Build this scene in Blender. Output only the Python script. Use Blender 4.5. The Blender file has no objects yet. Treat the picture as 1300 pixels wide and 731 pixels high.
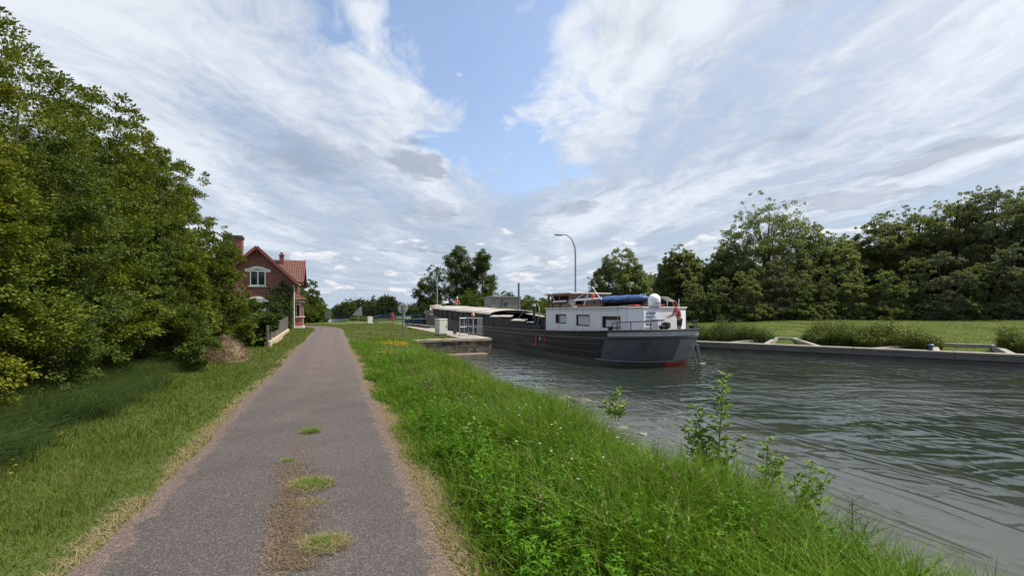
import bpy, math, random
import numpy as np
from mathutils import Vector, Matrix
R = math.radians
scene = bpy.context.scene
C = scene.collection
rng = np.random.default_rng(7)
random.seed(7)

# ---------------------------------------------------------------- frame of the towpath
PD = np.array([-0.3756, 0.9268])      # along the path
QD = np.array([0.9268, 0.3756])       # to the right of it
CAMZ = 1.7
WZ = -0.9                              # canal level
def W(lat, s, z=0.0):
    return (lat*QD[0]+s*PD[0], lat*QD[1]+s*PD[1], z)
PATH_ROT = math.atan2(PD[1], PD[0])    # x axis along the path

# ---------------------------------------------------------------- materials
def newmat(name):
    m = bpy.data.materials.new(name); m.use_nodes = True
    nt = m.node_tree
    for n in list(nt.nodes): nt.nodes.remove(n)
    out = nt.nodes.new('ShaderNodeOutputMaterial')
    return m, nt, out
def nd(nt, typ, **kw):
    n = nt.nodes.new(typ)
    for k, v in kw.items():
        if k.startswith('i_'):
            n.inputs[k[2:].replace('_', ' ')].default_value = v
        else: setattr(n, k, v)
    return n
def ramp(nt, fac, stops):
    r = nt.nodes.new('ShaderNodeValToRGB')
    els = r.color_ramp.elements
    while len(els) < len(stops): els.new(0.5)
    for e, (p, c) in zip(els, stops):
        e.position = p
        e.color = (c[0], c[1], c[2], 1) if isinstance(c, (tuple, list)) else (c, c, c, 1)
    nt.links.new(fac, r.inputs[0]); return r
def mixc(nt, fac, a, b, mode='MIX'):
    m = nt.nodes.new('ShaderNodeMix'); m.data_type = 'RGBA'; m.blend_type = mode
    L = nt.links
    if isinstance(fac, (int, float)): m.inputs[0].default_value = fac
    else: L.new(fac, m.inputs[0])
    for i, v in ((6, a), (7, b)):
        if isinstance(v, (tuple, list)): m.inputs[i].default_value = (v[0], v[1], v[2], 1)
        else: L.new(v, m.inputs[i])
    return m.outputs[2]
def math_(nt, op, a, b=None, c=None, clamp=False):
    m = nt.nodes.new('ShaderNodeMath'); m.operation = op; m.use_clamp = clamp
    for i, v in enumerate((a, b, c)):
        if v is None: continue
        if isinstance(v, (int, float)): m.inputs[i].default_value = v
        else: nt.links.new(v, m.inputs[i])
    return m.outputs[0]
def noise(nt, vec, scale, detail=4, rough=0.55, dist=0.0):
    n = nt.nodes.new('ShaderNodeTexNoise')
    n.inputs['Scale'].default_value = scale; n.inputs['Detail'].default_value = detail
    n.inputs['Roughness'].default_value = rough; n.inputs['Distortion'].default_value = dist
    if vec is not None: nt.links.new(vec, n.inputs['Vector'])
    return n.outputs[0]
def mapping(nt, vec, scale=(1, 1, 1), rot=(0, 0, 0), loc=(0, 0, 0)):
    m = nt.nodes.new('ShaderNodeMapping')
    m.inputs['Scale'].default_value = scale; m.inputs['Rotation'].default_value = rot
    m.inputs['Location'].default_value = loc
    nt.links.new(vec, m.inputs['Vector']); return m.outputs[0]

def paint(name, col, rough=0.6, metal=0.0, var=0.25, scale=6.0, bump=0.1, dirt=None, stretch=(1, 1, 1), bscale=None, dirt_lo=0.52, dirt_hi=0.72, dscale=None):
    """one surface with uneven tone, optional dirt of its own colour, and a fine bump"""
    m, nt, out = newmat(name); L = nt.links
    tc = nt.nodes.new('ShaderNodeTexCoord')
    v = mapping(nt, tc.outputs['Object'], stretch)
    n1 = noise(nt, v, scale, 6, 0.6)
    lo = tuple(c*(1-var) for c in col); hi = tuple(min(1, c*(1+var)) for c in col)
    c = ramp(nt, n1, [(0.3, lo), (0.7, hi)]).outputs[0]
    if dirt:
        n2 = noise(nt, v, dscale or scale*0.6, 8, 0.7, 0.4)
        f = ramp(nt, n2, [(dirt_lo, 0), (dirt_hi, 1)]).outputs[0]
        c = mixc(nt, f, c, dirt)
    b = nt.nodes.new('ShaderNodeBsdfPrincipled')
    L.new(c, b.inputs['Base Color']); b.inputs['Roughness'].default_value = rough
    b.inputs['Metallic'].default_value = metal
    if bump:
        n3 = noise(nt, v, bscale or scale*4, 5, 0.6)
        bp = nt.nodes.new('ShaderNodeBump'); bp.inputs['Strength'].default_value = bump
        bp.inputs['Distance'].default_value = 0.02
        L.new(n3, bp.inputs['Height']); L.new(bp.outputs[0], b.inputs['Normal'])
    L.new(b.outputs[0], out.inputs[0])
    return m

def leafmat(name, cols, trans=0.35, rough=0.5, patch=None, pscale=0.4, spec=0.14, tint=(0.16, 0.20, 0.02)):
    """leaves / blades: every leaf has its own tone, larger patches drift in hue"""
    m, nt, out = newmat(name); L = nt.links
    g = nt.nodes.new('ShaderNodeNewGeometry')
    k = len(cols)
    r = ramp(nt, g.outputs['Random Per Island'], [((i+0.5)/k, c) for i, c in enumerate(cols)])
    col = r.outputs[0]
    if patch:
        n = noise(nt, g.outputs['Position'], pscale, 3, 0.6)
        f = ramp(nt, n, [(0.42, 0), (0.62, 0.75)]).outputs[0]
        col = mixc(nt, f, col, patch)
    b = nt.nodes.new('ShaderNodeBsdfPrincipled')
    L.new(col, b.inputs['Base Color']); b.inputs['Roughness'].default_value = rough
    b.inputs['Specular IOR Level'].default_value = spec
    t = nt.nodes.new('ShaderNodeBsdfTranslucent')
    tcol = mixc(nt, 0.5, col, tint)
    L.new(tcol, t.inputs['Color'])
    ms = nt.nodes.new('ShaderNodeMixShader'); ms.inputs[0].default_value = trans
    L.new(b.outputs[0], ms.inputs[1]); L.new(t.outputs[0], ms.inputs[2])
    L.new(ms.outputs[0], out.inputs[0])
    return m

# ---------------------------------------------------------------- objects
def link(name, me, mat=None, parent=None, smooth=False):
    o = bpy.data.objects.new(name, me); C.objects.link(o)
    if mat is not None:
        for mm in (mat if isinstance(mat, (list, tuple)) else [mat]): me.materials.append(mm)
    if parent is not None: o.parent = parent
    if smooth: me.polygons.foreach_set('use_smooth', [True]*len(me.polygons))
    return o
def tag(o, label, cat, group=None, kind=None):
    if label: o['label'] = label
    if cat: o['category'] = cat
    if group: o['group'] = group
    if kind: o['kind'] = kind
    return o
def thing(name, label, cat, loc=(0, 0, 0), rz=0.0, group=None):
    o = bpy.data.objects.new(name, None); C.objects.link(o)
    o.empty_display_size = 0.3
    o.location = loc; o.rotation_euler = (0, 0, rz)
    return tag(o, label, cat, group)
def structure(o): o['kind'] = 'structure'; return o

class MB:
    def __init__(s): s.v = []; s.f = []; s.mi = []
    def add(s, vs, fs, mi=0):
        b = len(s.v); s.v += [tuple(v) for v in vs]
        for f in fs: s.f.append(tuple(b+i for i in f)); s.mi.append(mi)
    def box(s, c, d, rz=0.0, M=None, mi=0):
        hx, hy, hz = d[0]/2, d[1]/2, d[2]/2
        vs = [Vector((x, y, z)) for z in (-hz, hz) for y in (-hy, hy) for x in (-hx, hx)]
        if M is None: M = Matrix.Rotation(rz, 3, 'Z')
        vs = [M @ v + Vector(c) for v in vs]
        s.add(vs, [(0, 2, 3, 1), (4, 5, 7, 6), (0, 1, 5, 4), (2, 6, 7, 3), (0, 4, 6, 2), (1, 3, 7, 5)], mi)
    def bar(s, a, b, w, h=None, mi=0):
        """box between two points"""
        a = Vector(a); b = Vector(b); d = b-a; L = d.length; h = h or w
        x = d.normalized(); up = Vector((0, 0, 1))
        if abs(x.dot(up)) > 0.99: up = Vector((0, 1, 0))
        y = up.cross(x).normalized(); z = x.cross(y)
        M = Matrix((x, y, z)).transposed()
        s.box((a+b)/2, (L, w, h), M=M, mi=mi)
    def tube(s, pts, r, n=8, cap=True, mi=0):
        pts = [Vector(p) for p in pts]; k = len(pts)
        rs = r if isinstance(r, (list, tuple)) else [r]*k
        rings = []; up0 = None
        for i, p in enumerate(pts):
            t = (pts[min(i+1, k-1)]-pts[max(i-1, 0)]).normalized()
            if up0 is None:
                up0 = Vector((0, 0, 1)) if abs(t.z) < 0.9 else Vector((1, 0, 0))
            a = t.cross(up0)
            if a.length < 1e-4: a = t.cross(Vector((0, 1, 0)))
            a.normalize(); b = t.cross(a).normalized(); up0 = -b if True else up0
            up0 = a.cross(t)
            rings.append([p+(a*math.cos(2*math.pi*j/n)+b*math.sin(2*math.pi*j/n))*rs[i] for j in range(n)])
        base = len(s.v)
        for rg in rings: s.v += [tuple(v) for v in rg]
        for i in range(k-1):
            for j in range(n):
                s.f.append((base+i*n+j, base+i*n+(j+1) % n, base+(i+1)*n+(j+1) % n, base+(i+1)*n+j)); s.mi.append(mi)
        if cap:
            s.f.append(tuple(base+j for j in reversed(range(n)))); s.mi.append(mi)
            s.f.append(tuple(base+(k-1)*n+j for j in range(n))); s.mi.append(mi)
    def lathe(s, prof, c=(0, 0, 0), n=16, mi=0):
        base = len(s.v)
        for r, z in prof:
            for j in range(n):
                a = 2*math.pi*j/n
                s.v.append((c[0]+r*math.cos(a), c[1]+r*math.sin(a), c[2]+z))
        for i in range(len(prof)-1):
            for j in range(n):
                s.f.append((base+i*n+j, base+i*n+(j+1) % n, base+(i+1)*n+(j+1) % n, base+(i+1)*n+j)); s.mi.append(mi)
        s.f.append(tuple(base+j for j in reversed(range(n)))); s.mi.append(mi)
        s.f.append(tuple(base+(len(prof)-1)*n+j for j in range(n))); s.mi.append(mi)
    def prism(s, poly, z0, z1, M=None, mi=0):
        """polygon in xy extruded in z (M maps the result)"""
        n = len(poly)
        vs = [Vector((p[0], p[1], z0)) for p in poly]+[Vector((p[0], p[1], z1)) for p in poly]
        if M is not None: vs = [M @ v for v in vs]
        s.add(vs, [tuple(reversed(range(n))), tuple(range(n, 2*n))]+[(i, (i+1) % n, n+(i+1) % n, n+i) for i in range(n)], mi)
    def build(s, name, mat, parent=None, smooth=False, bevel=0.0):
        me = bpy.data.meshes.new(name); me.from_pydata(s.v, [], s.f); me.update()
        if isinstance(mat, (list, tuple)):
            pass
        o = link(name, me, mat, parent, smooth)
        if isinstance(mat, (list, tuple)): me.polygons.foreach_set('material_index', s.mi)
        if bevel:
            m = o.modifiers.new('b', 'BEVEL'); m.width = bevel; m.segments = 2; m.limit_method = 'ANGLE'; m.angle_limit = R(40)
        if smooth:
            try: me.set_sharp_from_angle(angle=R(38))
            except Exception: pass
        return o

def mesh_np(name, V, quads=None, tris=None):
    me = bpy.data.meshes.new(name)
    V = np.asarray(V, np.float32).reshape(-1, 3)
    me.vertices.add(len(V)); me.vertices.foreach_set('co', V.ravel())
    nq = 0 if quads is None else len(quads); ntr = 0 if tris is None else len(tris)
    loops = np.concatenate([a.ravel() for a in (quads, tris) if a is not None and len(a)]).astype(np.int32)
    tot = np.concatenate([np.full(nq, 4, np.int32), np.full(ntr, 3, np.int32)])
    start = np.concatenate([[0], np.cumsum(tot)[:-1]]).astype(np.int32)
    me.loops.add(len(loops)); me.loops.foreach_set('vertex_index', loops)
    me.polygons.add(nq+ntr); me.polygons.foreach_set('loop_start', start); me.polygons.foreach_set('loop_total', tot)
    me.update(calc_edges=True)
    return me

def norm(a): return a/np.maximum(np.linalg.norm(a, axis=-1, keepdims=True), 1e-9)

def blades(P, H, Wd, lean, r, segs=3, wind=None):
    """grass blades as arched tapering strips"""
    n = len(P)
    az = r.uniform(0, 2*np.pi, n)
    d = np.stack([np.cos(az), np.sin(az), np.zeros(n)], 1)
    if wind is not None: d = norm(d*0.7+np.array([wind[0], wind[1], 0])[None])
    fa = r.uniform(0, np.pi, n)
    side = np.stack([np.cos(fa), np.sin(fa), np.zeros(n)], 1)
    vs = []
    for i in range(segs+1):
        t = i/segs
        c = P + d*(lean*H*t*t)[:, None] + np.array([0, 0, 1.0])[None]*(H*(t-0.35*np.minimum(lean, 1.5)*t*t*0.8))[:, None]
        if i < segs:
            w = (Wd*(1-0.75*t)*0.5)[:, None]
            vs += [c-side*w, c+side*w]
        else: vs.append(c)
    k = 2*segs+1
    V = np.stack(vs, 1).reshape(-1, 3)
    b = (np.arange(n)*k)[:, None]
    q = np.concatenate([b+np.array([[2*i, 2*i+1, 2*i+3, 2*i+2]]) for i in range(segs-1)], 0) if segs > 1 else None
    t = b+np.array([[2*segs-2, 2*segs-1, 2*segs]])
    return V, q, t
def leaves(P, A, N, L, Wd):
    """leaves: P base, A axis, N normal hint, L length, Wd width; folded along the midrib"""
    S = norm(np.cross(A, N)); N2 = norm(np.cross(S, A))
    n = len(P); L = L[:, None]; w = Wd[:, None]
    b = P; tip = P+A*L-N2*L*0.12
    l = P+A*L*0.45-S*w*0.5+N2*w*0.18; r_ = P+A*L*0.45+S*w*0.5+N2*w*0.18
    V = np.stack([b, r_, tip, l], 1).reshape(-1, 3)
    i = (np.arange(n)*4)[:, None]
    return V, None, np.concatenate([i+np.array([[0, 1, 2]]), i+np.array([[0, 2, 3]])], 0)
def join_arrays(parts):
    Vs, Q, T, off = [], [], [], 0
    for V, q, t in parts:
        Vs.append(V)
        if q is not None: Q.append(q+off)
        if t is not None: T.append(t+off)
        off += len(V)
    return np.concatenate(Vs), (np.concatenate(Q) if Q else None), (np.concatenate(T) if T else None)
def obj_np(name, parts, mat, parent=None):
    V, q, t = join_arrays(parts)
    return link(name, mesh_np(name, V, q, t), mat, parent)

def vn(x, y, sc, seed=0):
    """cheap smooth noise in 0..1"""
    x = np.asarray(x)*sc+seed*13.7; y = np.asarray(y)*sc-seed*7.3
    return 0.5+0.25*(np.sin(1.7*x+2.1*np.sin(0.8*y+1.3)+0.5*y)+np.sin(1.9*y-1.4*np.sin(1.1*x+0.4)+0.7*x))*0.8+0.1*np.sin(4.3*x+3.1*y)
EXPO = 0.53
SUN_E = 4.8
SKY_STR = 0.1
WAVE_D = 0.034
CLO = (0.235, 0.275, 0.345); CMID = (0.395, 0.44, 0.515); CHI = (0.60, 0.63, 0.67)
CULO = (0.32, 0.37, 0.46); CUHI = (0.66, 0.67, 0.69)
SCUD = (0.25, 0.29, 0.36)
HZC = (0.36, 0.43, 0.53)
# ================================================================ camera, light, sky
cam_d = bpy.data.cameras.new('camera'); cam = bpy.data.objects.new('camera', cam_d); C.objects.link(cam)
cam_d.sensor_width = 36; cam_d.lens = 36*560/1300; cam_d.clip_end = 9000; cam_d.clip_start = 0.05
cam_d.shift_y = 29.5/1300
cam.location = (0, 0, CAMZ); cam.rotation_euler = (R(90), 0, 0)
scene.camera = cam
scene.view_settings.view_transform = 'Standard'; scene.view_settings.look = 'None'
scene.view_settings.exposure = EXPO; scene.view_settings.gamma = 1.0
scene.view_settings.use_curve_mapping = False
scene.cycles.max_bounces = 6; scene.cycles.diffuse_bounces = 3; scene.cycles.glossy_bounces = 3
scene.cycles.transmission_bounces = 4; scene.cycles.caustics_reflective = False; scene.cycles.caustics_refractive = False
scene.cycles.use_denoising = True
scene.cycles.sample_clamp_indirect = 6

SUN_EL, SUN_AZ = 58.0, 84.0            # azimuth measured from +Y towards +X
sd = bpy.data.lights.new('sun', 'SUN'); sun = bpy.data.objects.new('sun', sd); C.objects.link(sun)
sd.energy = SUN_E; sd.angle = R(1.5); sd.color = (1.0, 0.95, 0.87)
sdir = Vector((math.sin(R(SUN_AZ))*math.cos(R(SUN_EL)), math.cos(R(SUN_AZ))*math.cos(R(SUN_EL)), math.sin(R(SUN_EL))))
sun.rotation_euler = sdir.to_track_quat('Z', 'Y').to_euler()
sun.location = (20, 20, 40)

w = bpy.data.worlds.new('World'); scene.world = w; w.use_nodes = True
nt = w.node_tree
for n in list(nt.nodes): nt.nodes.remove(n)
L = nt.links
wo = nt.nodes.new('ShaderNodeOutputWorld')
sky = nt.nodes.new('ShaderNodeTexSky'); sky.sky_type = 'NISHITA'; sky.sun_disc = False
sky.sun_elevation = R(SUN_EL); sky.sun_rotation = R(SUN_AZ); sky.dust_density = 2.0; sky.ozone_density = 1.2
tc = nt.nodes.new('ShaderNodeTexCoord')
sep = nt.nodes.new('ShaderNodeSeparateXYZ'); L.new(tc.outputs['Generated'], sep.inputs[0])
zc = math_(nt, 'MAXIMUM', sep.outputs[2], 0.015)
U = math_(nt, 'DIVIDE', sep.outputs[0], zc); V_ = math_(nt, 'DIVIDE', sep.outputs[1], zc)
comb = nt.nodes.new('ShaderNodeCombineXYZ'); L.new(U, comb.inputs[0]); L.new(V_, comb.inputs[1])
plane = comb.outputs[0]
# bend the cloud plane a little so the streaks curve
warp = nt.nodes.new('ShaderNodeTexNoise'); warp.inputs['Scale'].default_value = 0.55; warp.inputs['Detail'].default_value = 3
L.new(plane, warp.inputs['Vector'])
va = nt.nodes.new('ShaderNodeVectorMath'); va.operation = 'MULTIPLY_ADD'
L.new(warp.outputs['Color'], va.inputs[0]); va.inputs[1].default_value = (0.9, 0.9, 0); L.new(plane, va.inputs[2])
pw = va.outputs[0]
n_str = noise(nt, mapping(nt, pw, (1.5, 0.34, 1), (0, 0, R(-14))), 1.0, 6, 0.50, 0.25)      # long streaks
n_big = noise(nt, mapping(nt, pw, (0.50, 0.28, 1), (0, 0, R(10)), (3.1, 1.7, 0)), 1.0, 5, 0.55)
n_fine = noise(nt, mapping(nt, pw, (9, 5.5, 1), (0, 0, R(35))), 1.0, 6, 0.62, 0.6)         # small ripples
n_mid = noise(nt, mapping(nt, pw, (2.6, 1.6, 1), (0, 0, R(-25)), (5, 2, 0)), 1.0, 8, 0.6, 0.5)
# the blue gap: a strip of the cloud plane left of straight ahead
gu = math_(nt, 'ADD', U, math_(nt, 'MULTIPLY_ADD', n_mid, 1.5, -0.75+0.10))
gu = math_(nt, 'ADD', gu, math_(nt, 'MULTIPLY', math_(nt, 'SUBTRACT', V_, 2.2), -0.09))
g1 = math_(nt, 'POWER', math_(nt, 'ABSOLUTE', math_(nt, 'DIVIDE', gu, 0.33)), 2.0)
g1 = math_(nt, 'EXPONENT', math_(nt, 'MULTIPLY', g1, -1))
gv = nt.nodes.new('ShaderNodeMapRange'); gv.interpolation_type = 'SMOOTHSTEP'
L.new(math_(nt, 'ADD', V_, math_(nt, 'MULTIPLY', n_mid, 1.2)), gv.inputs[0]); gv.inputs[1].default_value = 3.6; gv.inputs[2].default_value = 4.9
gv.inputs[3].default_value = 1; gv.inputs[4].default_value = 0
gap = math_(nt, 'MULTIPLY', g1, gv.outputs[0])
# coverage
cov = math_(nt, 'MULTIPLY_ADD', n_str, 1.7, -0.05)
cov = math_(nt, 'ADD', cov, math_(nt, 'MULTIPLY_ADD', n_big, 0.8, -0.32))
cov = math_(nt, 'ADD', cov, math_(nt, 'MULTIPLY_ADD', n_fine, 0.6, -0.30))
cov = math_(nt, 'SUBTRACT', cov, math_(nt, 'MULTIPLY', gap, 1.25))
covr = ramp(nt, cov, [(0.10, 0.05), (0.80, 0.92)]).outputs[0]
# thickness -> tone (thin bright veils, thicker grey bellies); greyer to the right and low down
shade = math_(nt, 'MULTIPLY_ADD', n_big, 1.3, -0.07)
shade = math_(nt, 'ADD', shade, math_(nt, 'MULTIPLY_ADD', n_str, 1.9, -0.95))
shade = math_(nt, 'ADD', shade, math_(nt, 'MULTIPLY_ADD', n_fine, 0.6, -0.30))
zz = nt.nodes.new('ShaderNodeMapRange'); L.new(sep.outputs[2], zz.inputs[0])
zz.inputs[1].default_value = 0.02; zz.inputs[2].default_value = 0.42; zz.inputs[3].default_value = -0.18; zz.inputs[4].default_value = 0.16
shade = math_(nt, 'ADD', shade, zz.outputs[0])
ccol = ramp(nt, shade, [(0.12, CLO), (0.5, CMID), (0.85, CHI)]).outputs[0]
skyc = nt.nodes.new('ShaderNodeVectorMath'); skyc.operation = 'SCALE'; L.new(sky.outputs[0], skyc.inputs[0]); skyc.inputs[3].default_value = 1.55
hz = math_(nt, 'EXPONENT', math_(nt, 'MULTIPLY', zc, -9.0))
cl10 = nt.nodes.new('ShaderNodeVectorMath'); cl10.operation = 'SCALE'; L.new(ccol, cl10.inputs[0]); cl10.inputs[3].default_value = 1/SKY_STR
mx = nt.nodes.new('ShaderNodeMix'); mx.data_type = 'RGBA'
L.new(covr, mx.inputs[0]); L.new(skyc.outputs[0], mx.inputs[6]); L.new(cl10.outputs[0], mx.inputs[7])
# small fair-weather cumulus near the horizon, from azimuth and elevation
az = math_(nt, 'ARCTAN2', sep.outputs[0], sep.outputs[1]); el = math_(nt, 'ARCSINE', sep.outputs[2])
cb = nt.nodes.new('ShaderNodeCombineXYZ'); L.new(math_(nt, 'MULTIPLY', az, 1.0), cb.inputs[0]); L.new(math_(nt, 'MULTIPLY', el, 2.6), cb.inputs[1])
c1 = noise(nt, mapping(nt, cb.outputs[0], (1, 1, 1), (0, 0, 0), (2.35, 0.4, 0)), 11, 7, 0.5, 0.1)
cb2 = nt.nodes.new('ShaderNodeVectorMath'); cb2.operation = 'ADD'; L.new(cb.outputs[0], cb2.inputs[0]); cb2.inputs[1].default_value = (0.006, 0.022, 0)
c1b = noise(nt, mapping(nt, cb2.outputs[0], (1, 1, 1), (0, 0, 0), (2.35, 0.4, 0)), 11, 7, 0.5, 0.1)
band = nt.nodes.new('ShaderNodeMapRange'); band.interpolation_type = 'SMOOTHSTEP'; L.new(el, band.inputs[0])
band.inputs[1].default_value = 0.11; band.inputs[2].default_value = 0.22; band.inputs[3].default_value = 0.0; band.inputs[4].default_value = 0.16
band2 = nt.nodes.new('ShaderNodeMapRange'); band2.interpolation_type = 'SMOOTHSTEP'; L.new(el, band2.inputs[0])
band2.inputs[1].default_value = 0.0; band2.inputs[2].default_value = 0.06; band2.inputs[3].default_value = 0.12; band2.inputs[4].default_value = 0.0
cm = math_(nt, 'SUBTRACT', math_(nt, 'SUBTRACT', c1, band.outputs[0]), band2.outputs[0])
cmask = ramp(nt, cm, [(0.545, 0), (0.60, 1)]).outputs[0]
lit = math_(nt, 'MULTIPLY_ADD', math_(nt, 'SUBTRACT', c1, c1b), 5.0, 0.55, clamp=True)
cuc = mixc(nt, lit, CULO, CUHI)
cu10 = nt.nodes.new('ShaderNodeVectorMath'); cu10.operation = 'SCALE'; L.new(cuc, cu10.inputs[0]); cu10.inputs[3].default_value = 1/SKY_STR
mx2 = nt.nodes.new('ShaderNodeMix'); mx2.data_type = 'RGBA'
mxh = nt.nodes.new('ShaderNodeMix'); mxh.data_type = 'RGBA'; L.new(math_(nt, 'MULTIPLY', hz, 0.92), mxh.inputs[0]); L.new(mx.outputs[2], mxh.inputs[6]); mxh.inputs[7].default_value = (HZC[0]/SKY_STR, HZC[1]/SKY_STR, HZC[2]/SKY_STR, 1)
L.new(math_(nt, 'MULTIPLY', cmask, 0.85), mx2.inputs[0]); L.new(mxh.outputs[2], mx2.inputs[6]); L.new(cu10.outputs[0], mx2.inputs[7])
# a few grey scud patches, lower than the veil
GU = noise(nt, mapping(nt, pw, (1.1, 0.7, 1), (0, 0, 0), (8.3, 4.1, 0)), 1.0, 7, 0.55, 0.2)
gm = ramp(nt, GU, [(0.60, 0), (0.68, 0.6)]).outputs[0]
pn = noise(nt, mapping(nt, plane, (2.6, 2.0, 1)), 1.6, 5, 0.55)
for (pu, pv, su, sv, amt) in ((-0.62, 3.02, 0.20, 0.42, 0.75), (-1.12, 2.72, 0.26, 0.38, 0.35), (-0.80, 4.45, 0.26, 0.5, 0.5), (3.05, 4.0, 0.6, 0.55, 0.45)):
    a_ = math_(nt, 'POWER', math_(nt, 'DIVIDE', math_(nt, 'SUBTRACT', U, pu), su), 2.0); b_ = math_(nt, 'POWER', math_(nt, 'DIVIDE', math_(nt, 'SUBTRACT', V_, pv), sv), 2.0)
    dd_ = math_(nt, 'ADD', math_(nt, 'ADD', a_, b_), math_(nt, 'MULTIPLY_ADD', pn, 4.0, -2.0))
    gm = math_(nt, 'MAXIMUM', gm, ramp(nt, dd_, [(0.35, amt), (1.0, 0)]).outputs[0])
mx3 = nt.nodes.new('ShaderNodeMix'); mx3.data_type = 'RGBA'
L.new(gm, mx3.inputs[0]); L.new(mx2.outputs[2], mx3.inputs[6]); mx3.inputs[7].default_value = (SCUD[0]/SKY_STR, SCUD[1]/SKY_STR, SCUD[2]/SKY_STR, 1)
bg = nt.nodes.new('ShaderNodeBackground'); bg.inputs['Strength'].default_value = SKY_STR
L.new(mx3.outputs[2], bg.inputs[0]); L.new(bg.outputs[0], wo.inputs[0])
w.cycles.sampling_method = 'MANUAL'; w.cycles.sample_map_resolution = 512
# ================================================================ ground, path, water
def sst(a, b, x):
    t = np.clip((x-a)/(b-a), 0, 1); return t*t*(3-2*t)
def path_c(s):
    s = np.asarray(s, float)
    return -0.39-0.03*np.clip(s-45, 0, None)**2+0.04*np.sin(s*0.5)*sst(4, 12, s)
def lat_s(x, y): return x*QD[0]+y*QD[1], x*PD[0]+y*PD[1]
def bank_top(s): return 2.75+0.9*sst(14, 24, s)+0.15*np.sin(s*1.1)
def bank_foot(s): return 4.45+1.3*sst(14, 25, s)+0.18*np.sin(s*0.9+1)+0.1*np.sin(s*2.3)
def right_edge(s): return np.where(s < 33.4, 22.5-0.556*(s-22.6), 16.5)
def height(lat, s, rough=True):
    x = lat*QD[0]+s*PD[0]; y = lat*QD[1]+s*PD[1]
    n = (vn(x, y, 1.3, 1)-0.5)*0.08+(vn(x, y, 0.35, 2)-0.5)*0.16
    pc = path_c(s)
    offp = sst(1.15, 2.4, np.abs(lat-pc))
    h = -0.012-0.012*(1-offp)+n*offp
    # verge lifts a little beside the hedge
    h = h+0.22*sst(-4.0, -7.0, lat)*np.where(s < 40, 1, 0)
    # canal bank
    lt, lf = bank_top(s), bank_foot(s)
    fall = sst(0, 1, (lat-lt)/np.maximum(lf-lt, 0.1))
    hb = h-0.98*fall-1.0*np.clip(lat-lf, 0, 1.2)
    h = np.where(s < 26.15, np.where(lat > lt, hb, h), h)
    # lock cut
    cut = (s >= 26.15) & (s < 63.6) & (lat > 8.85)
    h = np.where(cut, -2.3, h)
    # far bank
    Rg = right_edge(s); d = lat-Rg
    hr = -0.62+0.38*sst(2.5, 6.0, d)+0.95*sst(5, 34, d)+n*sst(2, 6, d)*1.4
    hr2 = -0.02+0.5*sst(4, 30, d)+n
    k = sst(30, 40, s)
    hr = hr*(1-k)+hr2*k
    h = np.where((lat > Rg+0.5) & (s < 63.6), hr, h)
    h = np.where((lat > Rg+0.5) & (s >= 63.6), hr*0+0.45*sst(18, 50, lat)+n, h)
    # reach of canal seen beyond the swing bridge
    q = x/np.maximum(y, 1)
    pond = sst(71, 73.5, y)*sst(150, 142, y)*sst(-0.46, -0.45, q)*sst(-0.372, -0.385, q)
    h = h*(1-pond)-0.9*pond
    # gentle rise of the country far off
    dist = np.sqrt(x*x+y*y)
    h = h+6*sst(300, 1500, dist)
    return h
def axis(segs):
    out = []
    for a, b, st in segs: out += list(np.arange(a, b, st))
    return np.array(out+[segs[-1][1]])
la = axis([(-2500, -400, 300), (-400, -80, 40), (-80, -14, 4), (-14, -2, 0.4), (-2, 8.8, 0.2), (8.8, 8.84, 0.04), (8.84, 8.86, 0.02), (8.86, 16, 1.0), (16, 60, 0.5), (60, 120, 4), (120, 400, 40), (400, 2500, 300)])
sa = axis([(-60, -4, 4), (-4, 26.1, 0.3), (26.1, 26.2, 0.05), (26.2, 63.5, 0.6), (63.5, 63.7, 0.1), (63.7, 160, 2), (160, 500, 30), (500, 3200, 300)])
LA, SA = np.meshgrid(la, sa)
H = height(LA, SA)
X = LA*QD[0]+SA*PD[0]; Y = LA*QD[1]+SA*PD[1]
n0, n1 = LA.shape
idx = np.arange(n0*n1).reshape(n0, n1)
quads = np.stack([idx[:-1, :-1], idx[:-1, 1:], idx[1:, 1:], idx[1:, :-1]], -1).reshape(-1, 4)

m, nt, out = newmat('ground_soil'); L = nt.links
g = nt.nodes.new('ShaderNodeNewGeometry')
P_ = g.outputs['Position']
nA = noise(nt, P_, 0.35, 5, 0.6); nB = noise(nt, P_, 3.0, 8, 0.65); nC = noise(nt, P_, 22, 6, 0.7)
c = ramp(nt, nA, [(0.35, (0.060, 0.100, 0.016)), (0.52, (0.085, 0.125, 0.022)), (0.68, (0.125, 0.13, 0.035))]).outputs[0]
c = mixc(nt, ramp(nt, nB, [(0.45, 0), (0.7, 0.55)]).outputs[0], c, (0.15, 0.125, 0.065))
c = mixc(nt, ramp(nt, nC, [(0.3, 0.0), (0.7, 0.7)]).outputs[0], c, (0.06, 0.075, 0.025))
# the bed below water is pale silt
sp = nt.nodes.new('ShaderNodeSeparateXYZ'); L.new(P_, sp.inputs[0])
c = mixc(nt, ramp(nt, math_(nt, 'MULTIPLY', sp.outputs[2], -1), [(0.42, 0), (0.60, 1)]).outputs[0], c, (0.09, 0.075, 0.05))
b = nt.nodes.new('ShaderNodeBsdfPrincipled'); L.new(c, b.inputs['Base Color']); b.inputs['Roughness'].default_value = 1.0; b.inputs['Specular IOR Level'].default_value = 0.05
bp = nt.nodes.new('ShaderNodeBump'); bp.inputs['Strength'].default_value = 0.7; bp.inputs['Distance'].default_value = 0.06
L.new(nC, bp.inputs['Height']); L.new(bp.outputs[0], b.inputs['Normal']); L.new(b.outputs[0], out.inputs[0])
M_ground = m
ground = link('ground', mesh_np('ground', np.stack([X, Y, H], -1).reshape(-1, 3), quads), M_ground, smooth=True)
structure(ground)

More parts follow.
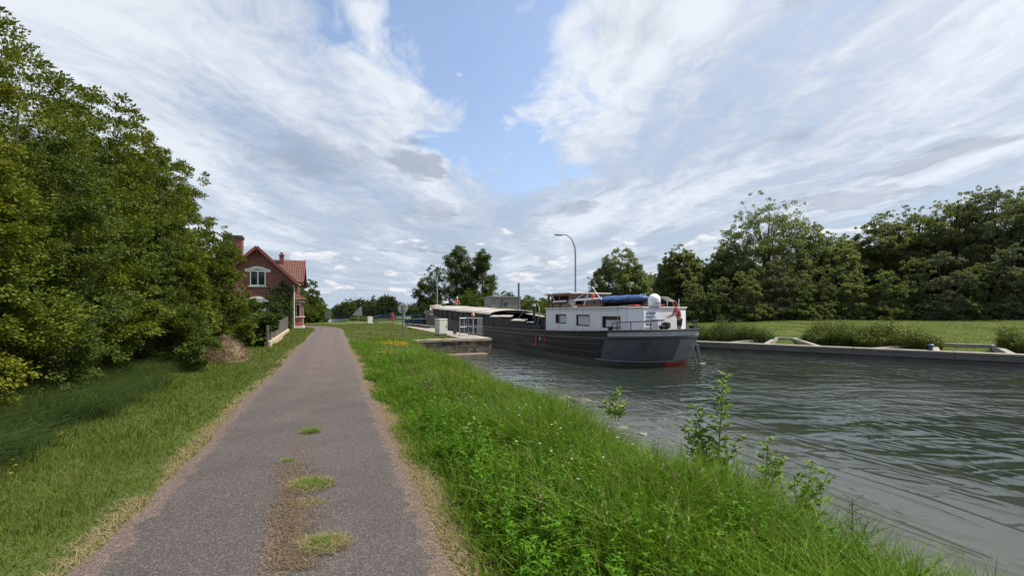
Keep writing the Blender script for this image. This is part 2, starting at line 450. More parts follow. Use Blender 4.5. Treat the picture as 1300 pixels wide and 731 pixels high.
# ---- path
m, nt, out = newmat('worn_asphalt'); L = nt.links
tc = nt.nodes.new('ShaderNodeTexCoord'); uvn = nt.nodes.new('ShaderNodeUVMap')
sp = nt.nodes.new('ShaderNodeSeparateXYZ'); L.new(uvn.outputs[0], sp.inputs[0])   # u = across in metres, v = along in metres
ob = tc.outputs['Object']
stone = nt.nodes.new('ShaderNodeTexVoronoi'); stone.inputs['Scale'].default_value = 95; L.new(ob, stone.inputs['Vector'])
sc_ = nt.nodes.new('ShaderNodeSeparateColor'); L.new(stone.outputs['Color'], sc_.inputs[0])
n_s = noise(nt, ob, 1.2, 6, 0.6); n_m = noise(nt, ob, 7, 6, 0.65); n_f = noise(nt, ob, 60, 4, 0.7)
base = ramp(nt, n_s, [(0.35, (0.076, 0.066, 0.061)), (0.65, (0.100, 0.087, 0.080))]).outputs[0]
# the older, redder wearing course: along the edges and from 9 m on
red = (0.150, 0.112, 0.098)
far = nt.nodes.new('ShaderNodeMapRange'); far.interpolation_type = 'SMOOTHSTEP'
L.new(math_(nt, 'ADD', sp.outputs[1], math_(nt, 'MULTIPLY', n_s, 6)), far.inputs[0])
far.inputs[1].default_value = 8; far.inputs[2].default_value = 22; far.inputs[4].default_value = 0.72
base = mixc(nt, far.outputs[0], base, red)
au = math_(nt, 'ABSOLUTE', sp.outputs[0])
edge = ramp(nt, math_(nt, 'ADD', au, math_(nt, 'MULTIPLY_ADD', n_m, 0.5, -0.25)), [(0.98, 0), (1.14, 0.8)]).outputs[0]
base = mixc(nt, edge, base, (0.15, 0.108, 0.09))
# broken strip between the wheel tracks
nst = noise(nt, mapping(nt, uvn.outputs[0], (2.2, 0.30, 1)), 1.6, 7, 0.65)
cu = math_(nt, 'ABSOLUTE', math_(nt, 'ADD', sp.outputs[0], -0.02))
strip = math_(nt, 'SUBTRACT', math_(nt, 'MULTIPLY', nst, 1.5), math_(nt, 'MULTIPLY', cu, 2.6))
sfar = nt.nodes.new('ShaderNodeMapRange'); sfar.interpolation_type = 'SMOOTHSTEP'; L.new(math_(nt, 'ADD', sp.outputs[1], n_m), sfar.inputs[0]); sfar.inputs[1].default_value = 5.0; sfar.inputs[2].default_value = 7.5; sfar.inputs[3].default_value = 1; sfar.inputs[4].default_value = 0.22
stripf = math_(nt, 'MULTIPLY', ramp(nt, strip, [(0.36, 0), (0.58, 0.9)]).outputs[0], sfar.outputs[0])
base = mixc(nt, stripf, base, mixc(nt, ramp(nt, n_f, [(0.4, 0), (0.62, 1)]).outputs[0], (0.035, 0.027, 0.022), (0.17, 0.125, 0.09)))
tr = math_(nt, 'ABSOLUTE', math_(nt, 'ADD', au, -0.62))
track = ramp(nt, math_(nt, 'ADD', tr, math_(nt, 'MULTIPLY_ADD', n_m, 0.3, -0.15)), [(0.05, 0.28), (0.34, 0)]).outputs[0]
base = mixc(nt, track, base, (0.080, 0.071, 0.067))
gr = ramp(nt, sc_.outputs[0], [(0.0, (0.6, 0.6, 0.6)), (0.72, (0.95, 0.94, 0.93)), (0.86, (1.35, 1.3, 1.28)), (1.0, (1.9, 1.8, 1.75))]).outputs[0]
base = mixc(nt, 0.85, base, gr, 'MULTIPLY')
base = mixc(nt, ramp(nt, n_f, [(0.35, 0.5), (0.55, 0)]).outputs[0], base, (0.035, 0.03, 0.028))
b = nt.nodes.new('ShaderNodeBsdfPrincipled'); L.new(base, b.inputs['Base Color']); b.inputs['Roughness'].default_value = 0.9; b.inputs['Specular IOR Level'].default_value = 0.25
bp = nt.nodes.new('ShaderNodeBump'); bp.inputs['Strength'].default_value = 0.9; bp.inputs['Distance'].default_value = 0.006
L.new(math_(nt, 'ADD', stone.outputs['Distance'], math_(nt, 'MULTIPLY', stripf, n_f)), bp.inputs['Height']); L.new(bp.outputs[0], b.inputs['Normal']); L.new(b.outputs[0], out.inputs[0])
M_path = m
ss = np.concatenate([np.arange(-12, 44, 0.25), np.arange(44, 62.1, 0.4)])
cols_ = np.linspace(-1, 1, 9)
vs = []; uv = []
for s_ in ss:
    cc = float(path_c(s_)); dc = float(path_c(s_+0.1)-path_c(s_-0.1))/0.2
    k = 1/math.sqrt(1+dc*dc)
    for u in cols_:
        jag = (0.03*math.sin(s_*0.9+u)+0.02*math.sin(s_*2.9+2*u)+0.02*math.sin(s_*9.1+u))*(abs(u) > 0.95)
        hw = 1.15+jag
        a = u*hw; la_, s2 = cc+a*k, s_-a*dc*k
        x, y, _ = W(la_, s2)
        vs.append((x, y, 0.012+0.018*(1-abs(u)**2))); uv.append((a, s_))
nc = len(cols_); ii = np.arange(len(ss)*nc).reshape(len(ss), nc)
q = np.stack([ii[:-1, :-1], ii[:-1, 1:], ii[1:, 1:], ii[1:, :-1]], -1).reshape(-1, 4)
me = mesh_np('path', np.array(vs), q)
ul = me.uv_layers.new(name='UVMap'); uva = np.array(uv, np.float32)[q.ravel()]; ul.data.foreach_set('uv', uva.ravel())
structure(link('path', me, M_path, smooth=True))

# ---- water
m, nt, out = newmat('canal_water'); L = nt.links
g = nt.nodes.new('ShaderNodeNewGeometry'); P_ = g.outputs['Position']
# rotate so x runs across the canal, y along it
loc = mapping(nt, P_, (1, 1, 1), (0, 0, -math.atan2(QD[1], QD[0])))
wv = nt.nodes.new('ShaderNodeTexWave'); wv.wave_type = 'BANDS'; wv.bands_direction = 'X'; wv.wave_profile = 'SIN'
L.new(mapping(nt, loc, (1, 0.22, 1), (0, 0, R(9))), wv.inputs['Vector'])
wv.inputs['Scale'].default_value = 0.30; wv.inputs['Distortion'].default_value = 9; wv.inputs['Detail'].default_value = 3; wv.inputs['Detail Scale'].default_value = 0.9; wv.inputs['Detail Roughness'].default_value = 0.55
wv2 = nt.nodes.new('ShaderNodeTexWave'); wv2.wave_type = 'BANDS'; wv2.bands_direction = 'Y'
L.new(mapping(nt, loc, (0.35, 1, 1), (0, 0, R(-28))), wv2.inputs['Vector'])
wv2.inputs['Scale'].default_value = 0.7; wv2.inputs['Distortion'].default_value = 6; wv2.inputs['Detail'].default_value = 2; wv2.inputs['Detail Scale'].default_value = 1.2
nr = noise(nt, mapping(nt, loc, (1, 0.55, 1), (0, 0, R(20))), 3.6, 5, 0.55, 0.8)
nfine = noise(nt, loc, 13, 4, 0.6, 0.6)
# the propeller wash: broken water astern of the barge
wx, wy, _z = W(19.2, 12.5)
dv = nt.nodes.new('ShaderNodeVectorMath'); dv.operation = 'SUBTRACT'; L.new(P_, dv.inputs[0]); dv.inputs[1].default_value = (11.5, 14.2, WZ)
dm = mapping(nt, dv.outputs[0], (0.16, 0.27, 1), (0, 0, R(26)))
dl = nt.nodes.new('ShaderNodeVectorMath'); dl.operation = 'LENGTH'; L.new(dm, dl.inputs[0])
nb = noise(nt, P_, 0.30, 4, 0.6, 0.6)
wash = ramp(nt, math_(nt, 'ADD', dl.outputs['Value'], math_(nt, 'MULTIPLY_ADD', nb, 1.2, -0.6)), [(0.35, 1), (1.15, 0)]).outputs[0]
# calm shallow margin along the near bank
spx = nt.nodes.new('ShaderNodeSeparateXYZ'); L.new(loc, spx.inputs[0])
calm = ramp(nt, math_(nt, 'MULTIPLY', math_(nt, 'ADD', spx.outputs[0], math_(nt, 'MULTIPLY_ADD', nb, 3.5, -1.75)), 0.1), [(0.52, 0.16), (0.82, 1)]).outputs[0]
crest = noise(nt, mapping(nt, loc, (1.35, 0.30, 1), (0, 0, R(8))), 1.15, 2, 0.4, 0.8)
crest2 = noise(nt, mapping(nt, loc, (0.8, 0.30, 1), (0, 0, R(-24))), 1.4, 2, 0.4, 1.0)
swell = noise(nt, mapping(nt, P_, (0.42, 1.15, 1), (0, 0, R(-12))), 1.05, 2, 0.45, 0.7)
patchy = ramp(nt, noise(nt, mapping(nt, loc, (0.5, 0.22, 1)), 0.8, 3, 0.5), [(0.38, 0.15), (0.62, 1.0)]).outputs[0]
hgt = math_(nt, 'MULTIPLY', math_(nt, 'MULTIPLY', wv.outputs[1], math_(nt, 'MULTIPLY', calm, patchy)), 0.16)
line = ramp(nt, crest, [(0.42, 0), (0.46, 0.5), (0.50, 1), (0.54, 0.5), (0.58, 0)]).outputs[0]
hgt = math_(nt, 'ADD', hgt, math_(nt, 'MULTIPLY', math_(nt, 'MULTIPLY', line, math_(nt, 'MULTIPLY', calm, patchy)), 0.6))
hgt = math_(nt, 'ADD', hgt, math_(nt, 'MULTIPLY', math_(nt, 'MULTIPLY', crest2, calm), 0.55))
hgt = math_(nt, 'ADD', hgt, math_(nt, 'MULTIPLY', swell, math_(nt, 'ADD', math_(nt, 'MULTIPLY', calm, 2.3), math_(nt, 'MULTIPLY', wash, 4.5))))
hgt = math_(nt, 'ADD', hgt, math_(nt, 'MULTIPLY', math_(nt, 'MULTIPLY', wv2.outputs[1], math_(nt, 'MULTIPLY', calm, patchy)), 0.10))
hgt = math_(nt, 'ADD', hgt, math_(nt, 'MULTIPLY', nr, math_(nt, 'MULTIPLY_ADD', calm, 0.02, 0.01)))
hgt = math_(nt, 'ADD', hgt, math_(nt, 'MULTIPLY', nfine, math_(nt, 'MULTIPLY_ADD', wash, 0.07, 0.003)))
hgt = math_(nt, 'ADD', hgt, math_(nt, 'MULTIPLY', math_(nt, 'ADD', nr, math_(nt, 'MULTIPLY', noise(nt, loc, 6.5, 3, 0.5, 0.5), 0.45)), math_(nt, 'MULTIPLY', wash, 0.7)))
bp = nt.nodes.new('ShaderNodeBump'); bp.inputs['Strength'].default_value = 1.0; bp.inputs['Distance'].default_value = WAVE_D
L.new(hgt, bp.inputs['Height'])
silt = noise(nt, mapping(nt, loc, (1, 0.35, 1)), 1.1, 6, 0.6)
shallow = ramp(nt, math_(nt, 'MULTIPLY', math_(nt, 'ADD', spx.outputs[0], math_(nt, 'MULTIPLY_ADD', silt, 3.0, -1.5)), 0.1), [(0.50, 1), (0.98, 0)]).outputs[0]
col = mixc(nt, shallow, (0.018, 0.025, 0.018), mixc(nt, silt, (0.050, 0.054, 0.044), (0.095, 0.098, 0.080)))
col = mixc(nt, math_(nt, 'MULTIPLY', wash, 0.2), col, (0.12, 0.135, 0.12))
b = nt.nodes.new('ShaderNodeBsdfPrincipled'); L.new(col, b.inputs['Base Color'])
b.inputs['Roughness'].default_value = 0.02; b.inputs['IOR'].default_value = 1.333
L.new(bp.outputs[0], b.inputs['Normal']); L.new(b.outputs[0], out.inputs[0])
M_water = m
def poly_obj(name, pts, mat):
    me = bpy.data.meshes.new(name); me.from_pydata(pts, [], [tuple(range(len(pts)))]); me.update()
    return link(name, me, mat)
wp = [W(2.6, -40, WZ), W(75, -40, WZ), W(60, 5, WZ), W(17.5, 40, WZ), W(17.5, 63.7, WZ), W(8.9, 63.7, WZ), W(8.9, 26.3, WZ), W(2.6, 26.0, WZ)]
wo_ = poly_obj('water', wp, M_water); structure(wo_)
m2 = paint('far_water', (0.05, 0.06, 0.06), 0.12, 0, 0.1, 1, 0.02)
structure(poly_obj('water', [(-38, 70, -0.35), (-25, 70, -0.35), (-52, 150, -0.35), (-75, 150, -0.35)], m2))
# ================================================================ quay, lock, guide wall
M_stone = paint('old_masonry', (0.13, 0.115, 0.09), 0.9, 0, 0.45, 3.5, 0.6, dirt=(0.035, 0.032, 0.025), dirt_lo=0.45, dirt_hi=0.6, bscale=9)
M_cope = paint('coping_stone', (0.30, 0.26, 0.20), 0.85, 0, 0.25, 4, 0.3, dirt=(0.13, 0.12, 0.08))
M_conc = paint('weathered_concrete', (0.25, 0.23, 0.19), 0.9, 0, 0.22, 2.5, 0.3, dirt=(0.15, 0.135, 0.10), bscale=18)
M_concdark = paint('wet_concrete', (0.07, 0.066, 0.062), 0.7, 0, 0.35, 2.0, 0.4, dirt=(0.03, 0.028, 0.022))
M_galv = paint('galvanised_steel', (0.30, 0.32, 0.34), 0.5, 0.55, 0.15, 12, 0.05)
M_dark = paint('dark_steel', (0.035, 0.037, 0.04), 0.55, 0.2, 0.3, 8, 0.1)
M_postgrey = paint('grey_post_paint', (0.13, 0.14, 0.15), 0.55, 0.3, 0.15, 8, 0.05)

def block_wall(name, label, cat, a, b, thick, ztop, zbot, joint=0.9, inward=1, copeh=0.16, cmat=None, wmat=None, over=0.05):
    """masonry wall between two ground points, with coping stones"""
    a = Vector((a[0], a[1], 0)); b = Vector((b[0], b[1], 0)); d = (b-a); Ln = d.length; ang = math.atan2(d.y, d.x)
    t = thing(name, label, cat, (a.x, a.y, 0), ang)
    mb = MB(); hh = ztop-copeh-zbot
    rows = max(1, int(hh/0.3)); rh = hh/rows
    for r_ in range(rows):
        x = -0.3*(r_ % 2)*joint
        while x < Ln:
            x0 = max(0, x); x1 = min(Ln, x+joint*(0.8+0.4*random.random())); 
            if x1-x0 > 0.05:
                off = random.uniform(-0.012, 0.012)
                mb.box(((x0+x1)/2, inward*(thick/2)+off, zbot+rh*(r_+0.5)), (x1-x0-0.012, thick, rh-0.014))
            x = x1
    mb.box((Ln/2, inward*(thick/2+0.02), (zbot+ztop-copeh)/2), (Ln-0.02, thick-0.05, hh-0.004))
    mb.build('wall_face', wmat or M_stone, t, bevel=0.012)
    mb = MB(); x = 0
    while x < Ln-0.01:
        x1 = min(Ln, x+random.uniform(1.0, 1.5)); 
        if Ln-x1 < 0.4: x1 = Ln
        mb.box(((x+x1)/2, inward*(thick/2-over/2), ztop-copeh/2+random.uniform(-0.006, 0.006)), (x1-x-0.012, thick+over, copeh))
        x = x1
    mb.build('coping', cmat or M_cope, t, bevel=0.015)
    return t
A = W(3.7, 25.9); B = W(9.12, 25.9)
block_wall('quay_wall', 'low dark masonry wall with pale coping where the grass bank meets the lock mouth', 'quay wall', A, B, 0.55, 0.03, -1.6, inward=1)
# lock side walls
a = W(9.12, 26.5); b = W(9.12, 63.6)
block_wall('lock_wall', 'dark stone side wall of the lock behind the tubular railings', 'lock wall', a, b, 0.6, 0.03, -2.0, 1.2, inward=1)
a = W(16.5, 63.5); b = W(16.5, 33.6)
block_wall('lock_wall', 'far side wall of the lock hidden behind the barge hull', 'lock wall', a, b, 0.6, 0.05, -2.0, 1.2, inward=1)
# paved strip behind the coping
mb = MB()
for k in range(18):
    s0 = 27.0+k*1.4
    x, y, _ = W(8.15, s0+0.68); mb.box((x, y, 0.0), (1.36, 1.5, 0.05), rz=PATH_ROT)
structure(mb.build('pavement', paint('quay_paving', (0.25, 0.215, 0.185), 0.9, 0, 0.25, 3, 0.3), bevel=0.01))
# inclined water-stained ledge below the quay wall
mb = MB()
x, y, _ = W(7.4, 25.65); mb.box((x, y, -0.9), (2.6, 0.7, 0.1), rz=math.atan2(B[1]-A[1], B[0]-A[0]))
t = mb.build('stone_ledge', paint('wet_stone', (0.22, 0.17, 0.12), 0.6, 0, 0.3, 4, 0.3), bevel=0.02)
tag(t, 'flat brown stone ledge just showing above the water under the quay wall', 'ledge')

# guide wall of the far side: long concrete beam over dark footing
P1 = np.array(W(16.9, 33.0)[:2]); dirn = np.array(W(22.5-0.556, 23.6)[:2])-np.array(W(22.5, 22.6)[:2]); dirn = -dirn/np.linalg.norm(dirn)
P2 = P1+dirn*52
ang = math.atan2(dirn[1], dirn[0])
t = thing('guide_wall', 'long low concrete guide wall with pale top along the far side of the canal', 'guide wall', (P1[0], P1[1], 0), ang)
mb = MB(); x = 0
while x < 52:
    mb.box((x+1.99, 0.30, -0.36), (3.975, 0.62, 0.10)); x += 4
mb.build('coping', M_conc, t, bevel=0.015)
mb = MB(); x = 0
while x < 52:
    mb.box((x+1.99, 0.28, -0.55), (3.985, 0.50, 0.28)); x += 4
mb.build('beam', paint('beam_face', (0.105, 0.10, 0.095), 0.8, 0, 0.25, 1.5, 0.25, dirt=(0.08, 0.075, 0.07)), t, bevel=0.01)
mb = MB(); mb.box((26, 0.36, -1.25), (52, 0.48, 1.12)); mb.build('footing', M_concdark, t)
GW = lambda u, v: (P1[0]+dirn[0]*u-dirn[1]*v, P1[1]+dirn[1]*u+dirn[0]*v)
def on_guide(px, v=0.6):
    """distance along the guide wall where image column px crosses it"""
    k = (px-650)/560
    ox, oy = GW(0, v)
    return (k*oy-ox)/(dirn[0]-k*dirn[1])
def apron(label, u0, u1, u2, u3, u4, depth):
    """slipway-like frame of low concrete walls behind the guide wall"""
    t = thing('concrete_apron', label, 'concrete apron', (P1[0], P1[1], 0), ang, group='low concrete frames behind the guide wall')
    def wallseg(a, b, h0, h1, w_=0.28, nm='side_wall'):
        mb = MB(); a2 = Vector(a); b2 = Vector(b); d = (b2-a2).normalized(); n_ = Vector((-d.y, d.x, 0))*w_/2
        vs = []
        for p, h in ((a2, h0), (b2, h1)):
            for z in (-0.9, h):
                for sg in (-1, 1): vs.append(Vector((p.x, p.y, z))+n_*sg)
        mb.add(vs, [(0, 1, 3, 2), (4, 6, 7, 5), (0, 4, 5, 1), (2, 3, 7, 6), (0, 2, 6, 4), (1, 5, 7, 3)])
        mb.build(nm, M_conc, t, bevel=0.012)
    wallseg((u0, 0.66, 0), (u1, depth, 0), -0.33, -0.12)
    wallseg((u1-0.1, depth+0.16, 0), (u3, depth+0.16, 0), -0.115, -0.115, 0.34, 'rear_wall')
    wallseg((u2, 0.66, 0), (u2-(u2-u1)*0.35, depth, 0), -0.33, -0.122)
    wallseg((u3-0.15, depth-0.02, 0), (u4, 0.66, 0), -0.122, -0.33)
    return t
ug = on_guide
apron('concrete walled frame behind the guide wall, the one nearer the barge stern', ug(925), ug(985, 4.6), ug(972), ug(1012, 4.6), ug(1040), 4.6)
apron('larger concrete frame with the blue bollard beside it', ug(1108), ug(1190, 4.2), ug(1190), ug(1268, 4.2), ug(1286), 4.2)
# blue bollard
x, y = GW(ug(1182, 0.4), 0.35)
mb = MB(); mb.lathe([(0.10, 0), (0.10, 0.03), (0.075, 0.05), (0.07, 0.2), (0.12, 0.23), (0.13, 0.27), (0.10, 0.31), (0.03, 0.33)], n=14)
o = mb.build('mooring_bollard', paint('bollard_blue', (0.035, 0.07, 0.16), 0.5, 0.1, 0.2), smooth=True); o.location = (x, y, -0.31)
tag(o, 'small blue mooring bollard on the concrete guide wall', 'bollard')

# ---- tubular railing cage at the lock ladder
def railing(name, label, cat, segs, h, mat, group=None, step=0.28, r=0.018, rails=(0.5, 1.0), rt=0.024):
    t = thing(name, label, cat, (segs[0][0][0], segs[0][0][1], 0), 0, group)
    o0 = Vector((segs[0][0][0], segs[0][0][1], 0))
    for a, b in segs:
        a = Vector((a[0], a[1], 0))-o0; b = Vector((b[0], b[1], 0))-o0; d = b-a; n_ = max(2, int(d.length/step))
        for k in rails: mb = MB(); mb.tube([a+Vector((0, 0, h*k)), b+Vector((0, 0, h*k))], rt, 6); mb.build('rail', mat, t, smooth=True)
        for i in range(n_+1):
            p = a+d*i/n_; mb = MB()
            big = i % 3 == 0
            mb.tube([p, p+Vector((0, 0, h))], rt*1.1 if big else r*0.8, 6); mb.build('post' if big else 'baluster', mat, t, smooth=True)
    return t
def PXY(px, Yd): return ((px-650)/560*Yd, Yd)
c0, c1, c2, c3 = PXY(583.5, 30.3), PXY(592, 30.7), PXY(614, 30.9), PXY(600, 32.2)
railing('safety_railing', 'grey tubular safety railing on the quay corner in front of the barge', 'railing',
        [(c0, c1), (PXY(595, 30.2), PXY(613, 30.3)), (PXY(613, 30.3), PXY(606, 32.6)), (PXY(606, 32.6), PXY(584, 32.4)), (PXY(584, 32.4), c0)], 1.22, M_galv, rails=(0.08, 0.5, 1.0))
# orange topped marker post
x, y = PXY(600.5, 30.0)
t = thing('marker_post', 'pale post with an orange cap standing in the quay railing', 'marker post', (x, y, 0))
mb = MB(); mb.tube([(0, 0, 0), (0, 0, 1.38)], 0.045, 8); mb.build('post', M_galv, t, smooth=True)
mb = MB(); mb.lathe([(0.05, 1.36), (0.11, 1.39), (0.12, 1.46), (0.07, 1.56), (0.03, 1.66)], n=12); mb.build('cap', paint('orange_cap', (0.62, 0.28, 0.14), 0.6), t, smooth=True)
# blue box on quay
x, y = PXY(577.5, 33); mb = MB(); mb.box((0, 0, 0.12), (0.26, 0.2, 0.22)); mb.box((0, 0, 0.24), (0.29, 0.23, 0.03))
o = mb.build('storage_box', paint('box_blue', (0.03, 0.06, 0.12), 0.5), bevel=0.01); o.location = (x, y, 0.02); tag(o, 'small dark blue box on the quay paving by the railing', 'box')

# ---- lock gate with blue railings
gx0, gy0 = PXY(479, 61); gx1, gy1 = PXY(536, 60)
M_bluerail = paint('blue_rail_paint', (0.055, 0.12, 0.22), 0.5, 0.2, 0.2)
M_greyrail = paint('bluegrey_rail_paint', (0.20, 0.27, 0.30), 0.5, 0.2, 0.2)
railing('lock_gate_railing', 'blue and grey walkway railing at the head of the lock', 'railing', [((gx0, gy0), (gx0+2.6, gy0-0.2)), ((gx0+2.6, gy0-0.2), (gx1-1.5, gy1+0.1)), ((gx1-1.5, gy1+0.1), (gx1, gy1))], 1.15, M_bluerail, step=0.35, rails=(0.35, 0.68, 1.0), rt=0.035, r=0.03)
ring = thing('lifebuoy_ring', 'round blue hoop fixed at the left end of the lock railing', 'hoop', (gx0-0.3, gy0, 0.6))
mb = MB(); mb.tube([(0.42*math.cos(k*math.pi/12), 0, 0.42*math.sin(k*math.pi/12)) for k in range(25)], 0.06, 6, cap=False); mb.build('rim', M_bluerail, ring, smooth=True)
mb = MB(); mb.tube([(0, 0, -0.6), (0, 0, 0.42)], 0.03, 6); mb.tube([(-0.4, 0, 0), (0.4, 0, 0)], 0.02, 6); mb.build('post', M_bluerail, ring, smooth=True)
x, y = PXY(560, 62.5)
t = thing('lock_gate', 'dark steel mitre gate closing the head of the lock beyond the bow', 'lock gate', W(9.2, 62.4), math.atan2(QD[1], QD[0]))
mb = MB(); mb.box((1.85, 0, -0.6), (3.7, 0.3, 2.4)); mb.box((5.5, 0, -0.6), (3.6, 0.3, 2.4)); mb.build('leaf', M_dark, t, bevel=0.02)
mb = MB(); mb.box((3.7, -0.3, 0.62), (7.4, 0.7, 0.06)); mb.build('walkway', M_galv, t)
# stone steps in the grass beside the lock head
mb = MB()
for k in range(7):
    xx, yy = PXY(519+k*4.4, 51-k*1.2); mb.box((xx, yy, 0.08), (0.85, 0.7, 0.4), rz=PATH_ROT+0.1*k)
o = mb.build('edging_stones', M_stone, bevel=0.04); tag(o, 'row of dark rough edging stones before the lock head railing', 'edging stones')

# ---- boxes and posts
def cabinet(label, px, Yd, w_, dpt, h, rz, col, group=None):
    x, y = PXY(px, Yd)
    t = thing('utility_cabinet', label, 'cabinet', (x, y, 0), rz, group)
    mb = MB(); mb.box((0, 0, 0.06), (w_*0.94, dpt*0.94, 0.14)); mb.build('plinth', paint('cabinet_plinth', (0.12, 0.13, 0.12), 0.8), t)
    m = paint('cabinet_paint', col, 0.55, 0, 0.06, 3, 0.03)
    mb = MB(); mb.box((0, 0, h/2+0.04), (w_, dpt, h-0.12)); mb.build('body', m, t, bevel=0.012)
    mb = MB(); mb.box((0, 0, h-0.005), (w_+0.06, dpt+0.06, 0.05)); mb.box((0, 0, h+0.03), (w_-0.02, dpt-0.02, 0.03)); mb.build('lid', m, t, bevel=0.01)
    mb = MB(); mb.box((0, -dpt/2-0.008, h/2+0.04), (w_-0.08, 0.016, h-0.22)); d = mb.build('door', m, t, bevel=0.004)
    mb = MB(); mb.box((w_*0.36, -dpt/2-0.028, h/2+0.08), (0.03, 0.03, 0.14)); mb.build('handle', M_dark, d)
    return t
cabinet('large light grey utility cabinet on the grass beside the quay wall', 560, 30.9, 0.66, 0.62, 1.13, R(38), (0.50, 0.52, 0.47))
cabinet('small white cabinet on the lawn left of the red lifebuoy post', 469.5, 57, 0.62, 0.55, 0.96, R(30), (0.62, 0.62, 0.56))

# round sign from behind
x, y = PXY(511.5, 25.2)
t = thing('round_sign', 'round grey sign seen from behind on a dark post near the quay', 'traffic sign', (x, y, 0), R(-8))
mb = MB(); mb.tube([(0, -0.05, -0.3), (0, -0.05, 2.02)], 0.032, 10); mb.build('post', M_postgrey, t, smooth=True)
M_signback = paint('sign_back', (0.62, 0.59, 0.56), 0.6, 0.0, 0.1, 5, 0.03)
mb = MB()
n_ = 40; poly = [(0.285*math.cos(2*math.pi*k/n_), 0.285*math.sin(2*math.pi*k/n_)) for k in range(n_)]
mb.prism(poly, -0.012, 0.012, M=Matrix.Translation((0, 0, 1.86)) @ Matrix.Rotation(R(90), 4, 'X').to_4x4()); mb.build('sign_plate', M_signback, t)
mb = MB(); mb.tube([(0.285*math.cos(2*math.pi*k/n_), 0, 1.86+0.285*math.sin(2*math.pi*k/n_)) for k in range(n_+1)], 0.012, 6, cap=False); mb.build('rim', M_galv, t, smooth=True)
for zz in (1.74, 1.98): mb = MB(); mb.box((0, -0.02, zz), (0.34, 0.03, 0.04)); mb.build('bracket', M_postgrey, t)
mb = MB(); mb.box((0.05, 0.01, 1.42), (0.16, 0.015, 0.3)); mb.build('small_plate', M_signback, t, bevel=0.004)
# triangular board
x, y = PXY(454, 56)
t = thing('triangular_sign', 'pale half triangle board on a thin post seen from behind on the lawn', 'sign', (x, y, 0))
mb = MB(); mb.tube([(0.05, 0.05, -0.1), (0.05, 0.05, 1.75)], 0.045, 8); mb.build('post', M_galv, t, smooth=True)
mb = MB(); mb.prism([(-0.72, 1.15), (0.55, 1.15), (0.52, 2.25), (0.36, 2.32)], -0.015, 0.015, M=Matrix.Rotation(R(90), 4, 'X').to_4x4()); mb.build('sign_plate', paint('board_back', (0.42, 0.41, 0.39), 0.6, 0, 0.1), t)
# small rectangular board by the bridge
x, y = PXY(416, 66)
t = thing('rectangular_sign', 'small grey rectangular board on a thin post beyond the bend of the path', 'sign', (x, y, 0))
mb = MB(); mb.tube([(0, 0.05, -0.1), (0, 0.05, 1.7)], 0.035, 8); mb.build('post', M_galv, t, smooth=True)
mb = MB(); mb.box((0, 0, 1.15), (0.85, 0.03, 1.05)); mb.build('sign_plate', paint('grey_board', (0.26, 0.27, 0.28), 0.6), t)
# red lifebuoy post
x, y = PXY(498, 48.5)
t = thing('lifebuoy_post', 'slim red lifebuoy box on a thin red post on the lawn', 'lifebuoy post', (x, y, 0))
M_red = paint('red_box', (0.55, 0.045, 0.035), 0.5, 0, 0.15)
mb = MB(); mb.tube([(0, 0, -0.1), (0, 0, 0.75)], 0.035, 8); mb.build('post', M_red, t, smooth=True)
mb = MB(); mb.box((0, 0, 1.08), (0.28, 0.2, 0.72)); mb.box((0, 0, 1.47), (0.22, 0.16, 0.08)); mb.build('case', M_red, t, bevel=0.03)

# ---- street lamps on the far side
def lamp(label, px, Yd, h, armx, group, r=0.075, col=(0.22, 0.25, 0.26)):
    x, y = PXY(px, Yd)
    t = thing('street_lamp', label, 'street lamp', (x, y, 0), 0, group)
    m = paint('lamp_pole_paint', col, 0.45, 0.4, 0.1)
    mb = MB(); mb.tube([(0, 0, 0), (0, 0, 0.9)], r*1.5, 10); mb.build('base', m, t, smooth=True)
    pts = [(0, 0, 0.8), (0, 0, h*0.5), (0, 0, h*0.80)]
    for k in range(1, 10):
        a = k/9*R(98); pts.append((-(1-math.cos(a))*armx*0.72, 0, h*0.80+math.sin(a)*h*0.195))
    mb = MB(); n_ = len(pts); mb.tube(pts, [r-(r*0.5)*i/(n_-1) for i in range(n_)], 8); mb.build('pole', m, t, smooth=True)
    e = Vector(pts[-1]); mb = MB()
    mb.box(e+Vector((-0.32, 0, -0.01)), (0.7, 0.22, 0.09), M=Matrix.Rotation(R(3), 3, 'Y')); hd = mb.build('lamp_head', m, t, bevel=0.03)
    mb = MB(); mb.box(e+Vector((-0.36, 0, -0.065)), (0.45, 0.16, 0.03)); mb.build('lens', paint('lamp_lens', (0.6, 0.62, 0.6), 0.2), hd)
    return t
lamp('tall grey lamp with curved arm rising behind the barge wheelhouse', 730.5, 37.5, 8.25, 1.35, 'curved lamps along the far side of the lock')
lamp('distant curved lamp in front of the dark trees by the bow', 555, 68, 7.0, 1.4, 'curved lamps along the far side of the lock', 0.09, (0.30, 0.34, 0.34))

